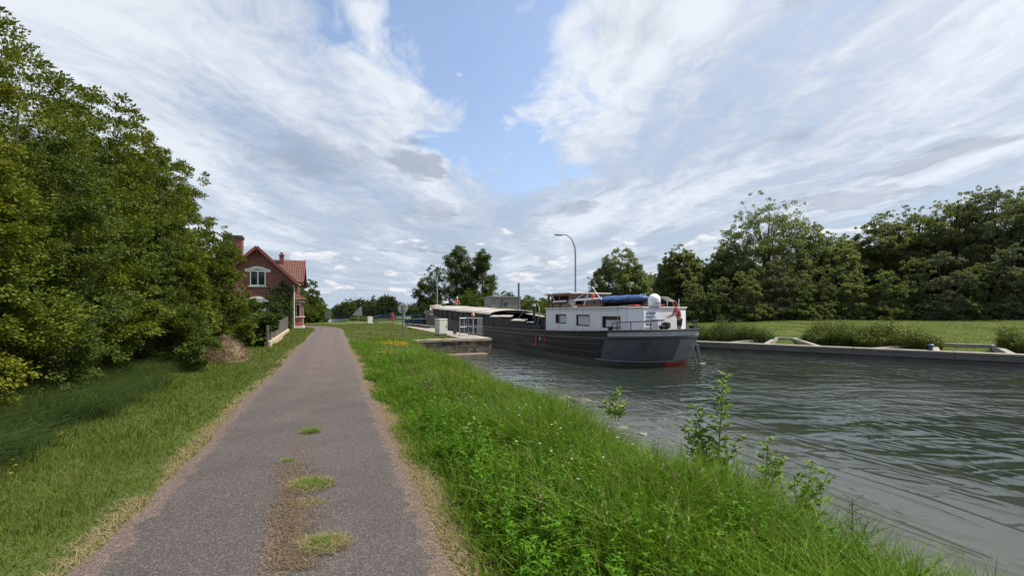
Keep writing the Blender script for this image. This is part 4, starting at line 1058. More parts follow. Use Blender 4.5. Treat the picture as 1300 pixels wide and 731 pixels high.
for sgn in (1, -1):
    for wi, (xa, xb, za, zb) in enumerate(sorted(wspec)):
        y = sgn*(HB-0.045); xm, zm = (xa+xb)/2, (za+zb)/2
        mb = MB(); mb.box((xm, y-sgn*0.04, zm), (xb-xa, 0.012, zb-za)); wn = mb.build('window', paint('cabin_glass', (0.03, 0.03, 0.035), 0.05), cabin)
        mb = MB(); f = 0.05
        mb.box((xm, y, zb-f/2), (xb-xa, 0.07, f)); mb.box((xm, y, za+f/2), (xb-xa, 0.07, f))
        mb.box((xa+f/2, y, zm), (f, 0.07, zb-za-2*f)); mb.box((xb-f/2, y, zm), (f, 0.07, zb-za-2*f))
        mb.build('frame', M_brown, wn)
        # gathered net curtain just behind the pane: visible as a pleated sheet in front of the dark glass
        mb = MB(); x0 = xa+f+0.02; x1 = xb-f-0.02
        if wi == 2: x1 = xa+(xb-xa)*0.66
        if wi == 1: x1 -= 0.05
        if wi == 0: x1 -= 0.15
        n = 24; zt = zb-f-0.01-(0.0 if wi else 0.14); zl = za+f+0.01
        vs = []
        for k in range(n+1):
            xx = x0+(x1-x0)*k/n; yy = y-sgn*(0.026+0.006*math.sin(k*2.1)); vs += [(xx, yy, zl), (xx+0.05*math.sin(k*.3)*(wi == 1), yy, zt)]
        mb.add(vs, [(2*k, 2*k+2, 2*k+3, 2*k+1) for k in range(n)]); mb.build('curtain', M_curt, wn)
mb = MB()
for xx in (2.07, 4.9, 7.3): mb.box((xx, HB+0.004, (CZ0+CZ1)/2), (0.02, 0.012, CZ1-CZ0-0.05))
mb.box((5.45, HB+0.004, CZ1-0.12), (6.7, 0.012, 0.02)); mb.box((5.45, HB+0.006, 1.36), (6.7, 0.014, 0.03)); mb.build('panel_seam', paint('seam_grey', (0.42, 0.43, 0.46), 0.6), cabin)
# name panel on the transom wall
mb = MB(); mb.box((CX0-0.045, 0.78, 2.22), (0.016, 0.86, 0.80)); sign = mb.build('name_panel', paint('name_panel_white', (0.72, 0.72, 0.72), 0.6, 0, 0.05), cabin)
M_ink = paint('ink', (0.03, 0.04, 0.08), 0.7, 0, 0.1)
for k, (txt, sz, z) in enumerate((('Le Nadin', 0.155, 2.46), ('A FOLIE DU', 0.125, 2.28), ('PORT DE PARIS', 0.105, 2.10), ('BELGIQUE', 0.12, 1.93))):
    cu = bpy.data.curves.new('lettering', 'FONT'); cu.body = txt; cu.size = sz; cu.align_x = 'CENTER'; cu.extrude = 0.003; cu.offset = 0.002
    cu.materials.append(M_ink)
    tmp = bpy.data.objects.new('tmp', cu); C.objects.link(tmp); bpy.context.view_layer.update()
    me_ = bpy.data.meshes.new_from_object(tmp); bpy.data.objects.remove(tmp)
    o = link('lettering', me_, None, sign)
    o.location = (CX0-0.057, 0.78, z); o.rotation_euler = (R(90), 0, R(-90))
# wheelhouse
M_wood = paint('varnished_wood', (0.13, 0.05, 0.02), 0.4, 0, 0.3, 6, 0.05, stretch=(1, 1, 4))
M_woodl = paint('pale_wood', (0.26, 0.20, 0.16), 0.7, 0, 0.25)
M_wglass = paint('wheelhouse_glass', (0.02, 0.035, 0.04), 0.04)
wh = bpy.data.objects.new('wheelhouse', None); C.objects.link(wh); wh.parent = barge
wx0, wx1 = 6.55, 8.9; wyn, wyf = 1.80, -0.95; wz0, wz1 = CZ1+0.04, 3.60
mb = MB(); mb.box(((wx0+wx1)/2, (wyn+wyf)/2, wz0+0.13), (wx1-wx0-0.06, wyn-wyf-0.04, 0.26)); mb.build('sill_board', M_woodl, wh)
for xx, yy in [(a_, b_) for a_ in (wx0, (wx0+wx1)/2-0.15, wx1-0.45, wx1) for b_ in (wyn, wyf)]+[(wx0, 0.9), (wx0, 0.0), (wx1, 0.9), (wx1, 0.0)]:
    mb = MB(); mb.box((xx, yy, (wz0+wz1)/2), (0.11, 0.11, wz1-wz0)); mb.build('post', M_wood, wh, bevel=0.008)
mb = MB()
for yy in (wyn, wyf): mb.box(((wx0+wx1)/2, yy, wz1-0.05), (wx1-wx0, 0.1, 0.1)); mb.box(((wx0+wx1)/2, yy, wz0+0.29), (wx1-wx0, 0.1, 0.07))
for xx in (wx0, wx1): mb.box((xx, (wyn+wyf)/2, wz1-0.05), (0.1, wyn-wyf, 0.1)); mb.box((xx, (wyn+wyf)/2, wz0+0.10), (0.1, wyn-wyf, 0.24))
mb.build('window_frame', M_wood, wh)
# panes (clear enough to see through)
m, nt, out = newmat('clear_pane'); L = nt.links
gl = nt.nodes.new('ShaderNodeBsdfGlossy'); gl.inputs['Roughness'].default_value = 0.02; tr_ = nt.nodes.new('ShaderNodeBsdfTransparent'); tr_.inputs['Color'].default_value = (0.16, 0.21, 0.21, 1)
fr = nt.nodes.new('ShaderNodeFresnel'); fr.inputs[0].default_value = 1.5
ms = nt.nodes.new('ShaderNodeMixShader'); L.new(math_(nt, 'MULTIPLY_ADD', fr.outputs[0], 1.0, 0.06), ms.inputs[0]); L.new(tr_.outputs[0], ms.inputs[1]); L.new(gl.outputs[0], ms.inputs[2]); L.new(ms.outputs[0], out.inputs[0])
M_pane = m
for (xa, xb) in ((wx0+0.06, (wx0+wx1)/2-0.2), ((wx0+wx1)/2-0.1, wx1-0.5)):
    for yy in (wyn, wyf):
        mb = MB(); mb.box(((xa+xb)/2, yy, (wz0+wz1)/2+0.1), (xb-xa, 0.01, wz1-wz0-0.4)); mb.build('pane', M_pane, wh)
for (ya, yb) in ((wyn-0.06, 0.95), (0.84, 0.06), (-0.06, wyf+0.06)):
    mb = MB(); mb.box((wx0, (ya+yb)/2, (wz0+wz1)/2+0.06), (0.01, abs(ya-yb), wz1-wz0-0.3)); mb.build('pane', M_pane, wh)
mb = MB(); mb.box((8.0, 0.5, wz0+0.25), (0.5, 1.2, 0.6)); mb.tube([(7.7, 0.5+0.4*math.cos(a*math.pi/10), wz0+0.4+0.4*math.sin(a*math.pi/10)) for a in range(21)], 0.025, 6, cap=False); mb.build('steering_console', M_brown, wh)
mb = MB(); mb.box((7.85, 0.42, 3.665), (3.0, 3.0, 0.05)); mb.box((7.85, 0.42, 3.62), (2.85, 2.85, 0.045)); mb.build('roof', M_cabedge, wh, bevel=0.012)
# lowered mast and stays
M_wp = paint('white_metal', (0.72, 0.73, 0.74), 0.35, 0.1, 0.05)
mb = MB(); mb.tube([(8.0, 2.02, 3.16), (4.4, 1.2, 3.30)], 0.05, 8); mb.tube([(7.9, 1.95, 3.18), (8.7, 1.85, 3.85)], 0.02, 6); mb.tube([(6.2, 1.7, 3.25), (4.9, 1.35, 3.9)], 0.016, 6)
mb.tube([(5.15, 1.4, 3.9), (5.6, 1.5, 2.9)], 0.03, 6); mb.tube([(4.4, 1.2, 3.2), (5.1, 1.3, 3.95)], 0.018, 6); mb.tube([(5.5, 1.1, 3.85), (4.9, 1.1, 3.95)], 0.02, 6); mb.build('lowered_mast', M_wp, barge, smooth=True)
mb = MB(); mb.box((5.0, 1.3, 3.42), (0.16, 0.16, 0.2)); mb.build('navigation_light', paint('lamp_red', (0.55, 0.08, 0.03), 0.4), barge, bevel=0.02)
# small dish aerial
dsh = MB(); pr = [(0.0, 0.06)]+[(0.21*k/6, 0.06-0.08*(k/6)**2) for k in range(1, 7)]+[(0.22, -0.03), (0.14, 0.01), (0.02, 0.04)]
dsh.lathe(pr, n=20); o = dsh.build('dish_aerial', paint('dish_grey', (0.40, 0.41, 0.44), 0.5), barge, smooth=True); xd = bx_at(726.5, 1.8, 4, 9)
o.location = (xd, 1.8, CZ1+0.36); o.rotation_euler = (R(-68), 0, R(-150))
mb = MB(); mb.tube([(xd, 1.75, CZ1+0.05), (xd, 1.78, CZ1+0.36)], 0.025, 8); mb.tube([(xd-0.05, 1.75, CZ1+0.06), (xd-0.45, 1.85, CZ1+0.1)], 0.05, 8); mb.build('aerial_mount', M_wp, barge, smooth=True)
# satellite dome
mb = MB(); pr = [(0.27, 0), (0.29, 0.05), (0.30, 0.30)]+[(0.30*math.cos(a), 0.30+0.31*math.sin(a)) for a in [k*math.pi/18 for k in range(1, 9)]]+[(0.01, 0.61)]
mb.lathe(pr, n=28); o = mb.build('satellite_dome', paint('dome_white', (0.74, 0.75, 0.76), 0.35, 0, 0.03), barge, smooth=True)
xdm = bx_at(830.5, 0.45, 0.5, 6); o.location = (xdm, 0.45, CZ1+0.08)
mb = MB(); mb.box((-0.295, 0.02, 0.15), (0.02, 0.34, 0.035)); q_ = mb.build('emblem', paint('emblem_violet', (0.12, 0.08, 0.28), 0.5), o)
# tilted white board (solar panel back) beside the dome
mb = MB(); mb.box((0, 0, 0), (0.06, 1.2, 0.02)); 
Mt = Matrix.Rotation(R(20), 3, 'X')
mb = MB(); mb.box((1.5, -0.62, 3.20), (0.6, 0.62, 0.02), M=Matrix.Rotation(R(22), 3, 'X') @ Matrix.Rotation(R(-4), 3, 'Y')); mb.tube([(1.5, -0.62, 2.8), (1.5, -0.62, 3.19)], 0.02, 6); mb.build('tilted_panel', M_wp, barge)
mb = MB(); mb.tube([(1.35, -1.25, 2.8), (1.35, -1.25, 3.22)], 0.015, 6)
mb.build('antenna', M_wp, barge, smooth=True)
for sgn in (1, -1): mb = MB(); mb.tube([(1.22, 1.2*sgn, 1.3), (1.22, 1.2*sgn, CZ1)], 0.03, 6); mb.build('corner_pole', M_wp, barge, smooth=True)
# stern hand rail
def rail_pts(ta, tb, h, n, sd=1, off=-0.12): return [hull_pt(ta+(tb-ta)*k/n, 0.995, sd, off)+Vector((0, 0, h)) for k in range(n+1)]
mb = MB()
for sd in (1, -1):
    p = rail_pts(0.052, 0.0035, 0.42, 8, sd)
    mb.tube([p[0]-Vector((-0.25, 0, 0.42))]+p+[p[-1]-Vector((0.0, 0, 0.42))], 0.022, 6)
    for q_ in (p[1], p[4], p[7]): mb.tube([q_-Vector((0, 0, 0.42)), q_], 0.022, 6)
mb.build('stern_rail', M_blk, barge, smooth=True)
for (x, y) in ((2.3, 2.3), (0.25, -0.9), (0.25, 1.0), (2.3, -2.3)):
    mb = MB(); mb.lathe([(0.11, 0), (0.11, 0.26), (0.15, 0.28), (0.15, 0.34), (0.1, 0.36)], (x, y, rail_z(x)-0.14), 10); mb.build('mooring_bitt', M_blk, barge, smooth=True)
# rudder blades leaning out astern
mb = MB()
for (y, t_) in ((-0.55, 0), (-0.9, 1)):
    mb.bar((0.02, y-0.1, 1.05), (-0.12+0.06*t_, y-0.25, 0.06), 0.07, 0.12)
mb.bar((-0.2, -0.9, 0.12), (-0.12, -1.35, 0.12), 0.12, 0.10)
mb.build('rudder_blade', paint('rudder_grey', (0.17, 0.165, 0.155), 0.7, 0, 0.3, 5, 0.2), barge, bevel=0.015)
# gear on the roof: red cloths, boards
for c_, d_ in (((1.95, 1.1, CZ1+0.11), (0.5, 0.35, 0.09)), ((1.7, 0.1, CZ1+0.10), (0.3, 0.7, 0.08)), ((1.45, -0.2, CZ1+0.13), (0.2, 0.35, 0.12))):
    mb = MB(); mb.box(c_, d_); mb.build('red_cover', paint('red_cloth', (0.42, 0.05, 0.06), 0.85, 0, 0.3), barge, bevel=0.04)
mb = MB(); mb.box((2.7, 1.6, CZ1+0.09), (0.9, 0.35, 0.03)); mb.box((4.3, 0.9, CZ1+0.09), (2.6, 0.4, 0.03)); mb.box((2.6, 0.9, CZ1+0.12), (0.6, 0.3, 0.06)); mb.build('roof_boards', M_woodl, barge)
# hold: coamings, arched hatch cover, open part with propped boards
def cz(x): return float(np.interp(x, [9.2, 12, 17.5, 25, 33.4], [1.92, 2.02, 2.36, 2.60, 2.88]))
M_coam = paint('coaming_black', (0.022, 0.022, 0.026), 0.6, 0, 0.4, 3, 0.2, dirt=(0.09, 0.08, 0.075))
M_hatch = paint('hatch_metal', (0.36, 0.33, 0.29), 0.75, 0, 0.14, 1.5, 0.2, dirt=(0.22, 0.19, 0.16), stretch=(0.5, 1, 1))
for sgn in (1, -1):
    mb = MB()
    xs = list(np.arange(17.5, 33.4, 1.6))+[33.4]
    for xa, xb in zip(xs[:-1], xs[1:]):
        vs = [(xa+0.03, sgn*1.95, rail_z(xa)-0.1), (xb-0.03, sgn*1.95, rail_z(xb)-0.1), (xb-0.03, sgn*1.92, cz(xb)-0.02), (xa+0.03, sgn*1.92, cz(xa)-0.02)]
        vs2 = [(v[0], v[1]-sgn*0.05, v[2]) for v in vs]
        mb.add(vs+vs2, [(0, 1, 2, 3), (7, 6, 5, 4), (0, 4, 5, 1), (1, 5, 6, 2), (2, 6, 7, 3), (3, 7, 4, 0)])
    mb.build('hatch_coaming', M_coam, barge)
    mb = MB()
    for xa in xs: mb.bar((xa, sgn*1.97, rail_z(xa)-0.1), (xa, sgn*1.94, cz(xa)-0.03), 0.07, 0.09)
    for f in (0.45, 0.72): mb.tube([(xa, sgn*1.965, rail_z(xa)+(cz(xa)-rail_z(xa))*f) for xa in xs], 0.018, 5)
    mb.build('coaming_rib', M_coam, barge)
# arched covers, overlapping sections
NA = 14
def arch(x, dz=0.0, rise=0.33):
    return [Vector((x, 2.04*math.cos(math.pi*k/NA), cz(x)+dz+rise*math.sin(math.pi*k/NA)**0.85)) for k in range(NA+1)]
cov_edges = [17.5, 20.2, 22.9, 25.6, 28.3, 31.0, 33.5]
for i in range(6):
    xa, xb = cov_edges[i]-0.03, cov_edges[i+1]+0.05; dz = 0.025*(i % 2)
    mb = MB(); rows = [arch(x, dz) for x in (xa, (xa+xb)/2, xb)]
    under = [[p-Vector((0, 0, 0.04)) for p in r_] for r_ in rows]
    vs = [p for r_ in rows for p in r_]+[p for r_ in under for p in r_]; n = NA+1; o2 = 3*n; fs = []
    for j in range(2):
        for k in range(NA):
            fs.append((j*n+k, j*n+k+1, (j+1)*n+k+1, (j+1)*n+k)); fs.append((o2+j*n+k, o2+(j+1)*n+k, o2+(j+1)*n+k+1, o2+j*n+k+1))
    for k in range(NA):
        fs.append((k, o2+k, o2+k+1, k+1)); fs.append((2*n+k, 2*n+k+1, o2+2*n+k+1, o2+2*n+k))
    mb.add(vs, fs); cv = mb.build('hatch_cover', M_hatch, barge, smooth=True)
    mb = MB(); mb.tube([p+Vector((0, 0, 0.01)) for p in arch(xa, dz)], 0.035, 6); mb.build('rim', paint('hatch_rim', (0.42, 0.39, 0.34), 0.7, 0, 0.15), cv, smooth=True)
    for sgn in (1, -1):
        mb = MB(); mb.bar((xa, sgn*2.06, cz(xa)+dz), (xb, sgn*2.06, cz(xb)+dz), 0.06, 0.07); mb.build('lip', paint('hatch_lip', (0.50, 0.48, 0.44), 0.6), cv)
mb = MB(); mb.prism([(1.9, 0), (1.9, 0.3), (0, 0.6), (-1.9, 0.3), (-1.9, 0)], 0, 0.05, M=Matrix.Translation((33.45, 0, 2.55)) @ Matrix(((0, 0, 1, 0), (1, 0, 0, 0), (0, 1, 0, 0), (0, 0, 0, 1)))); mb.build('hatch_end', M_coam, barge)
# open hold
M_rust = paint('rusty_coaming', (0.10, 0.035, 0.03), 0.8, 0, 0.3)
steps = [(17.4, 15.9, -0.12, 1), (15.8, 13.7, 0.02, 1), (13.6, 11.6, -0.10, 1), (11.5, 9.6, -0.25, 0)]
for sgn in (1, -1):
    for xa, xb, dz, lid in steps:
        zt = cz((xa+xb)/2)+dz; xm = (xa+xb)/2; wl_ = xa-xb
        mb = MB(); mb.box((xm, sgn*1.93, (zt+rail_z(xm)-0.1)/2), (wl_-0.03, 0.06, zt-rail_z(xm)+0.1)); mb.build('coaming_panel', M_coam, barge)
        if lid:
            mb = MB(); mb.box((xm, sgn*1.98, zt+0.03), (wl_-0.06, 0.34, 0.055), M=Matrix.Rotation(R(-sgn*22), 3, 'X')); mb.build('hatch_board', M_hatch, barge, bevel=0.008)
            mb = MB(); mb.box((xm+0.25, sgn*1.80, zt+0.09), (wl_*0.8, 0.06, 0.12)); mb.build('inner_coaming', M_rust, barge)
mb = MB(); mb.bar((9.5, -1.9, 2.1), (17.4, -1.9, 2.42), 0.12, 0.1); mb.bar((10.5, 1.0, 2.2), (14.5, 0.2, 2.42), 0.5, 0.06); mb.bar((9.6, -1.0, 2.25), (12.9, -1.0, 2.4), 0.5, 0.06); mb.build('loose_boards', paint('old_board', (0.26, 0.22, 0.17), 0.9, 0, 0.2), barge)
mb = MB(); mb.box((9.45, 0, 1.6), (0.1, 3.8, 1.2)); mb.box((13, -1.4, 0.9), (6, 0.8, 1.1)); mb.build('bulkhead', M_blk, barge)
# deck crane hoses and post
xp = bx_at(678, 1.3, 8, 16)
mb = MB(); mb.tube([(xp, 1.3, 1.3), (xp, 1.3, 2.95)], 0.085, 10); mb.build('crane_post', paint('navy_post', (0.025, 0.035, 0.055), 0.5), barge, smooth=True)
mb = MB(); mb.tube([(xp, 1.3, 2.95), (xp, 1.3, 3.12)], 0.11, 10); mb.build('crane_cap', M_wp, barge, smooth=True)
M_hose = paint('green_pipe', (0.10, 0.22, 0.15), 0.5, 0, 0.2)
mb = MB(); mb.tube([(xp+1.9, 1.5, 2.15), (xp+1.2, 1.4, 2.6), (xp+0.5, 1.35, 2.95), (xp, 1.3, 3.10)], 0.035, 8)
mb.tube([(xp, 1.3, 3.10), (xp-0.45, 1.32, 3.12), (xp-0.85, 1.4, 2.9), (xp-1.1, 1.5, 2.55), (xp-1.15, 1.6, 2.1), (xp-1.0, 1.65, 1.7)], 0.03, 8); mb.build('green_pipe', M_hose, barge, smooth=True)
for k, dx in enumerate((0.35, -0.45)):
    mb = MB(); mb.lathe([(0.20, 0), (0.20, 0.05), (0.12, 0.10), (0.12, 0.34), (0.22, 0.40)], (xp+dx, 1.85, 1.42), 14); wch = mb.build('winch', M_blk, barge, smooth=True)
    mb = MB(); mb.box((xp+dx, 1.85, 1.86), (0.5, 0.32, 0.07)); mb.build('top', paint('winch_top', (0.35, 0.35, 0.35), 0.6), wch, bevel=0.02)
mb = MB(); mb.box((9.25, 1.7, 1.65), (0.35, 0.35, 0.7)); mb.tube([(9.05, 1.95, 1.5), (9.05, 1.95, 2.4)], 0.05, 8); mb.tube([(9.1, 1.6, 2.0), (9.1, 1.6, 2.55)], 0.06, 8); mb.build('deck_gear', M_rust, barge, bevel=0.02)
# bow gear
zb_ = 2.1
mb = MB(); mb.lathe([(0.25, 0), (0.25, 0.5), (0.15, 0.55), (0.15, 0.8), (0.3, 0.85)], (35.2, 0.8, zb_), 12); mb.lathe([(0.25, 0), (0.25, 0.5), (0.15, 0.55), (0.15, 0.8), (0.3, 0.85)], (35.2, -0.6, zb_), 12); mb.box((36.3, 0, zb_+0.45), (0.8, 1.4, 0.7)); mb.build('windlass', M_blk, barge)
mb = MB(); mb.tube([(37.9, 1.1, 2.75), (38.3, 0.8, 3.2), (38.4, 0, 3.35), (38.3, -0.8, 3.2)], 0.07, 8); mb.box((36.9, 1.0, 3.15), (0.9, 0.4, 0.35), rz=0.4); mb.build('bow_gear', M_wp, barge, bevel=0.03)
mb = MB(); mb.box((34.4, 1.2, 3.0), (0.5, 0.5, 0.4)); mb.box((34.2, 1.75, 2.6), (0.9, 0.1, 0.5)); mb.build('bow_box', M_woodl, barge, bevel=0.02)
mb = MB(); mb.box((33.2, 0.7, 3.62), (0.6, 0.6, 0.24)); mb.build('hatch_box', M_cabedge, barge, bevel=0.02)
mb = MB(); mb.tube([(33.9+0.02*k, 1.75+0.28*math.cos(k*math.pi/8), 2.95+0.28*math.sin(k*math.pi/8)) for k in range(17)], 0.06, 8, cap=False); mb.build('lifebuoy', paint('lifebuoy_orange', (0.6, 0.25, 0.08), 0.6), barge, smooth=True)

# ---- things standing on the barge
def on_barge(name, label, cat, x, y, z, rz=0.0):
    p = barge_w(x, y, z); return thing(name, label, cat, p, BANG+rz)
# covered dinghy
xa, xb = bx_at(821, 0.2, 0.5, 9), bx_at(763, 0.2, 0.5, 9)
din = on_barge('covered_dinghy', 'dinghy under a blue cover lying on the white deckhouse roof', 'dinghy', (xa+xb)/2, 0.2, CZ1+0.09)
Ld = xb-xa
def dinghy(zlo, zhi, grow, hull):
    mb = MB(); NS, NR = 18, 12; vs = []
    for i in range(NS+1):
        t_ = i/NS*2-1; b = (max(0.0, 1-abs(t_)**2.1)**0.75)*0.70*(1-0.1*t_)+0.01+grow
        sheer = 0.07*t_*t_
        for k in range(NR):
            a = 2*math.pi*k/NR; ca, sa_ = math.cos(a), math.sin(a)
            zz_ = (zhi+sheer+0.012*math.sin(7*t_+a*3)) if sa_ > 0 else zlo
            top = 0.30+sheer
            z = top+(sa_**1.0)*(zhi+0.03*math.sin(9*t_)) if sa_ > 0 else top+sa_*(zlo)
            vs.append((t_*Ld/2, ca*b*(1.0 if sa_ > -0.2 else 0.85), max(z, 0.30*abs(t_)**5)))
    fs = [(i*NR+k, i*NR+(k+1) % NR, (i+1)*NR+(k+1) % NR, (i+1)*NR+k) for i in range(NS) for k in range(NR)]
    fs += [tuple(range(NR))[::-1], tuple(NS*NR+k for k in range(NR))]
    mb.add(vs, fs); return mb
dinghy(0.30, 0.10, 0, True).build('hull', paint('dinghy_navy', (0.010, 0.018, 0.045), 0.5, 0, 0.2), din, smooth=True)
M_bcov = paint('blue_cover', (0.022, 0.065, 0.19), 0.6, 0, 0.25, 5, 0.5, bscale=7)
mb = MB(); NS, NR = 20, 9; vs = []
for i in range(NS+1):
    t_ = i/NS*2-1; b = (max(0.0, 1-abs(t_)**2.1)**0.75)*0.72*(1-0.1*t_)+0.03; sheer = 0.07*t_*t_
    for k in range(NR):
        a = -0.5+(math.pi+1.0)*k/(NR-1); sag = 0.02*math.sin(11*t_+k)
        tp = math.sqrt(max(0.0, 1-abs(t_)**3.2))
        vs.append((t_*(Ld/2+0.03), math.cos(a)*b*(1.0 if math.sin(a) > 0 else 1.02), 0.36+sheer+(0.24*tp if math.sin(a) > 0 else 0.26)*math.sin(a)+sag*0.7))
mb.add(vs, [(i*NR+k, i*NR+k+1, (i+1)*NR+k+1, (i+1)*NR+k) for i in range(NS) for k in range(NR-1)]); mb.build('cover', M_bcov, din, smooth=True)
mb = MB()
for xx in (-0.3*Ld, 0.02*Ld, 0.3*Ld): mb.tube([(xx, 0.78*math.cos(a*math.pi/10), 0.33+0.26*math.sin(a*math.pi/10)) for a in range(-2, 13)], 0.012, 5, cap=False)
mb.build('rope', M_brown, din)
mb = MB(); mb.box((Ld*0.3, 0, 0.03), (0.12, 1.1, 0.10)); mb.box((-Ld*0.3, 0, 0.03), (0.12, 1.1, 0.10)); mb.build('chock', M_wood, din)
# white jerry can / locker with blue stripe
t = on_barge('gas_locker', 'white locker with a blue lid at the stern of the barge', 'locker', 0.88, 0.62, 1.32)
mb = MB(); mb.box((0, 0, 0.42), (0.40, 0.46, 0.82)); mb.build('body', M_cab, t, bevel=0.05)
mb = MB(); mb.box((0, 0, 0.86), (0.42, 0.48, 0.07)); mb.build('lid', paint('lid_blue', (0.04, 0.07, 0.25), 0.5), t, bevel=0.03)
mb = MB(); mb.prism([(-0.13, 0.42), (0.0, 0.64), (0.13, 0.42), (0.06, 0.42), (0, 0.52), (-0.06, 0.42)], -0.004, 0.004, M=Matrix.Translation((-0.204, 0, 0)) @ Matrix(((0, 0, 1, 0), (1, 0, 0, 0), (0, 1, 0, 0), (0, 0, 0, 1)))); mb.build('emblem', M_ink, t)
# dark outboard engine
t = on_barge('outboard_motor', 'black outboard motor clamped beside the white locker at the stern', 'outboard motor', 0.42, 0.55, 1.33)
mb = MB(); mb.box((0, 0, 0.62), (0.34, 0.26, 0.30)); mb.build('cowling', M_blk, t, bevel=0.07)
mb = MB(); mb.bar((0, 0, 0.5), (0.05, 0, 0.0), 0.12, 0.14); mb.bar((0.05, 0, 0.4), (0.3, 0.1, 0.55), 0.05); mb.build('leg_housing', M_blk, t, bevel=0.02)
# ================================================================ people
def skin_obj(name, chains, mat, parent, sub=2, root=0):
    """chains: list of lists of (x, y, z, r); chains that begin at an existing point share it"""
    V = []; E = []; Rr = []; key = {}
    for ch in chains:
        prev = None
        for p in ch:
            k = tuple(round(c, 3) for c in p[:3])
            if k not in key: key[k] = len(V); V.append(p[:3]); Rr.append(p[3])
            i = key[k]
            if prev is not None and prev != i: E.append((prev, i))
            prev = i
    me = bpy.data.meshes.new(name); me.from_pydata(V, E, []); me.update()
    o = link(name, me, mat, parent)
    sk = o.modifiers.new('skin', 'SKIN'); sk.use_smooth_shade = True
    for i, r_ in enumerate(Rr):
        rr = r_ if isinstance(r_, tuple) else (r_, r_)
        me.skin_vertices[0].data[i].radius = rr; me.skin_vertices[0].data[i].use_root = (i == root)
    sb = o.modifiers.new('sub', 'SUBSURF'); sb.levels = sub; sb.render_levels = sub
    return o
def person(label, loc, rz, J, top, bottom, haircol, long_hair=False, cap=None, skin=(0.42, 0.24, 0.17), shorts=True, short_sleeve=True, group=None):
    """J: joints in metres, figure faces +x"""
    t = thing('person', label, 'person', loc, rz, group)
    ms = paint('skin_tone', skin, 0.55, 0, 0.05)
    pel, wai, che, nek, hed = J['pelvis'], J['waist'], J['chest'], J['neck'], J['head']
    mid = lambda a, b, f=0.5: tuple(a[i]+(b[i]-a[i])*f for i in range(3))
    ch = [[(*pel, 0.135), (*wai, 0.115), (*che, 0.145), (*nek, 0.06), (*mid(nek, hed, 0.45), 0.058), (*hed, 0.098), (*J['crown'], 0.072)]]
    for s_ in ('l', 'r'):
        ch.append([(*che, 0.145), (*J['sh_'+s_], 0.065), (*J['el_'+s_], 0.043), (*J['wr_'+s_], 0.030), (*J['ha_'+s_], 0.034), (*mid(J['wr_'+s_], J['ha_'+s_], 1.9), 0.018)])
        ch.append([(*pel, 0.135), (*J['hp_'+s_], 0.095), (*J['kn_'+s_], 0.062), (*J['an_'+s_], 0.042), (*J['to_'+s_], 0.035)])
    skin_obj('body', ch, ms, t)
    fd = Vector(J.get('face', (1, 0, 0))); hc = Vector(hed); sd = fd.cross(Vector((0, 0, 1))).normalized(); up = Vector((0, 0, 1))
    mb = MB(); mb.box(hc+fd*0.105-up*0.0, (0.035, 0.025, 0.045)); mb.build('nose', ms, t, bevel=0.008)
    mb = MB()
    for k in (-1, 1): mb.lathe([(0.001, -0.012), (0.012, 0), (0.001, 0.012)], tuple(hc+fd*0.088+sd*0.033*k+up*0.018), 8)
    mb.build('eyes', M_ink, t)
    mt = paint('shirt_cloth', top, 0.85, 0, 0.12, 8, 0.2); mbm = paint('trouser_cloth', bottom, 0.85, 0, 0.12, 8, 0.2)
    lo = mid(pel, wai, 0.25)
    tc_ = [[(*lo, 0.15), (*wai, 0.135), (*che, 0.165), (*mid(che, nek, 0.72), 0.085)]]
    for s_ in ('l', 'r'):
        e_ = mid(J['sh_'+s_], J['el_'+s_], 0.75) if short_sleeve else mid(J['el_'+s_], J['wr_'+s_], 0.9)
        tc_.append([(*che, 0.165), (*J['sh_'+s_], 0.080)]+([] if short_sleeve else [(*J['el_'+s_], 0.058)])+[(*e_, 0.060 if short_sleeve else 0.045)])
    skin_obj('shirt', tc_, mt, t)
    bc = [[(*mid(pel, wai, 0.4), 0.142), (*pel, 0.15)]]
    for s_ in ('l', 'r'):
        e_ = mid(J['hp_'+s_], J['kn_'+s_], 0.85) if shorts else J['an_'+s_]
        bc.append([(*pel, 0.15), (*J['hp_'+s_], 0.112)]+([] if shorts else [(*J['kn_'+s_], 0.082)])+[(*e_, 0.085 if shorts else 0.062)])
    skin_obj('shorts' if shorts else 'trousers', bc, mbm, t, root=1)
    mh = paint('hair', haircol, 0.6, 0, 0.2)
    back = tuple(Vector(hed)-fd*0.028+up*0.035)
    hch = [[(*back, 0.098), (*tuple(Vector(J['crown'])-fd*0.02), 0.075)]]
    if long_hair: hch.append([(*back, 0.098), (*tuple(Vector(hed)-fd*0.08-up*0.10), 0.06), (*tuple(Vector(nek)-fd*0.09-up*0.06), 0.045)])
    skin_obj('hair', hch, mh, t)
    if cap:
        mb = MB(); c_ = Vector(hed)+up*0.04
        mb.lathe([(0.118, 0.0), (0.118, 0.03), (0.10, 0.08), (0.06, 0.115), (0.01, 0.125)], tuple(c_), 16); mb.box(c_+fd*0.14+up*0.01, (0.12, 0.15, 0.015)); mb.build('cap', paint('cap_cloth', cap, 0.7), t, smooth=True)
    ms2 = paint('shoe', (0.05, 0.05, 0.06), 0.7)
    mb = MB()
    for s_ in ('l', 'r'):
        a_, b_ = Vector(J['an_'+s_]), Vector(J['to_'+s_]); mb.bar(Vector((a_.x-0.05, a_.y, 0.035)), Vector((b_.x+0.06, b_.y, 0.035)), 0.09, 0.07)
    mb.build('shoes', ms2, t, bevel=0.025)
    return t
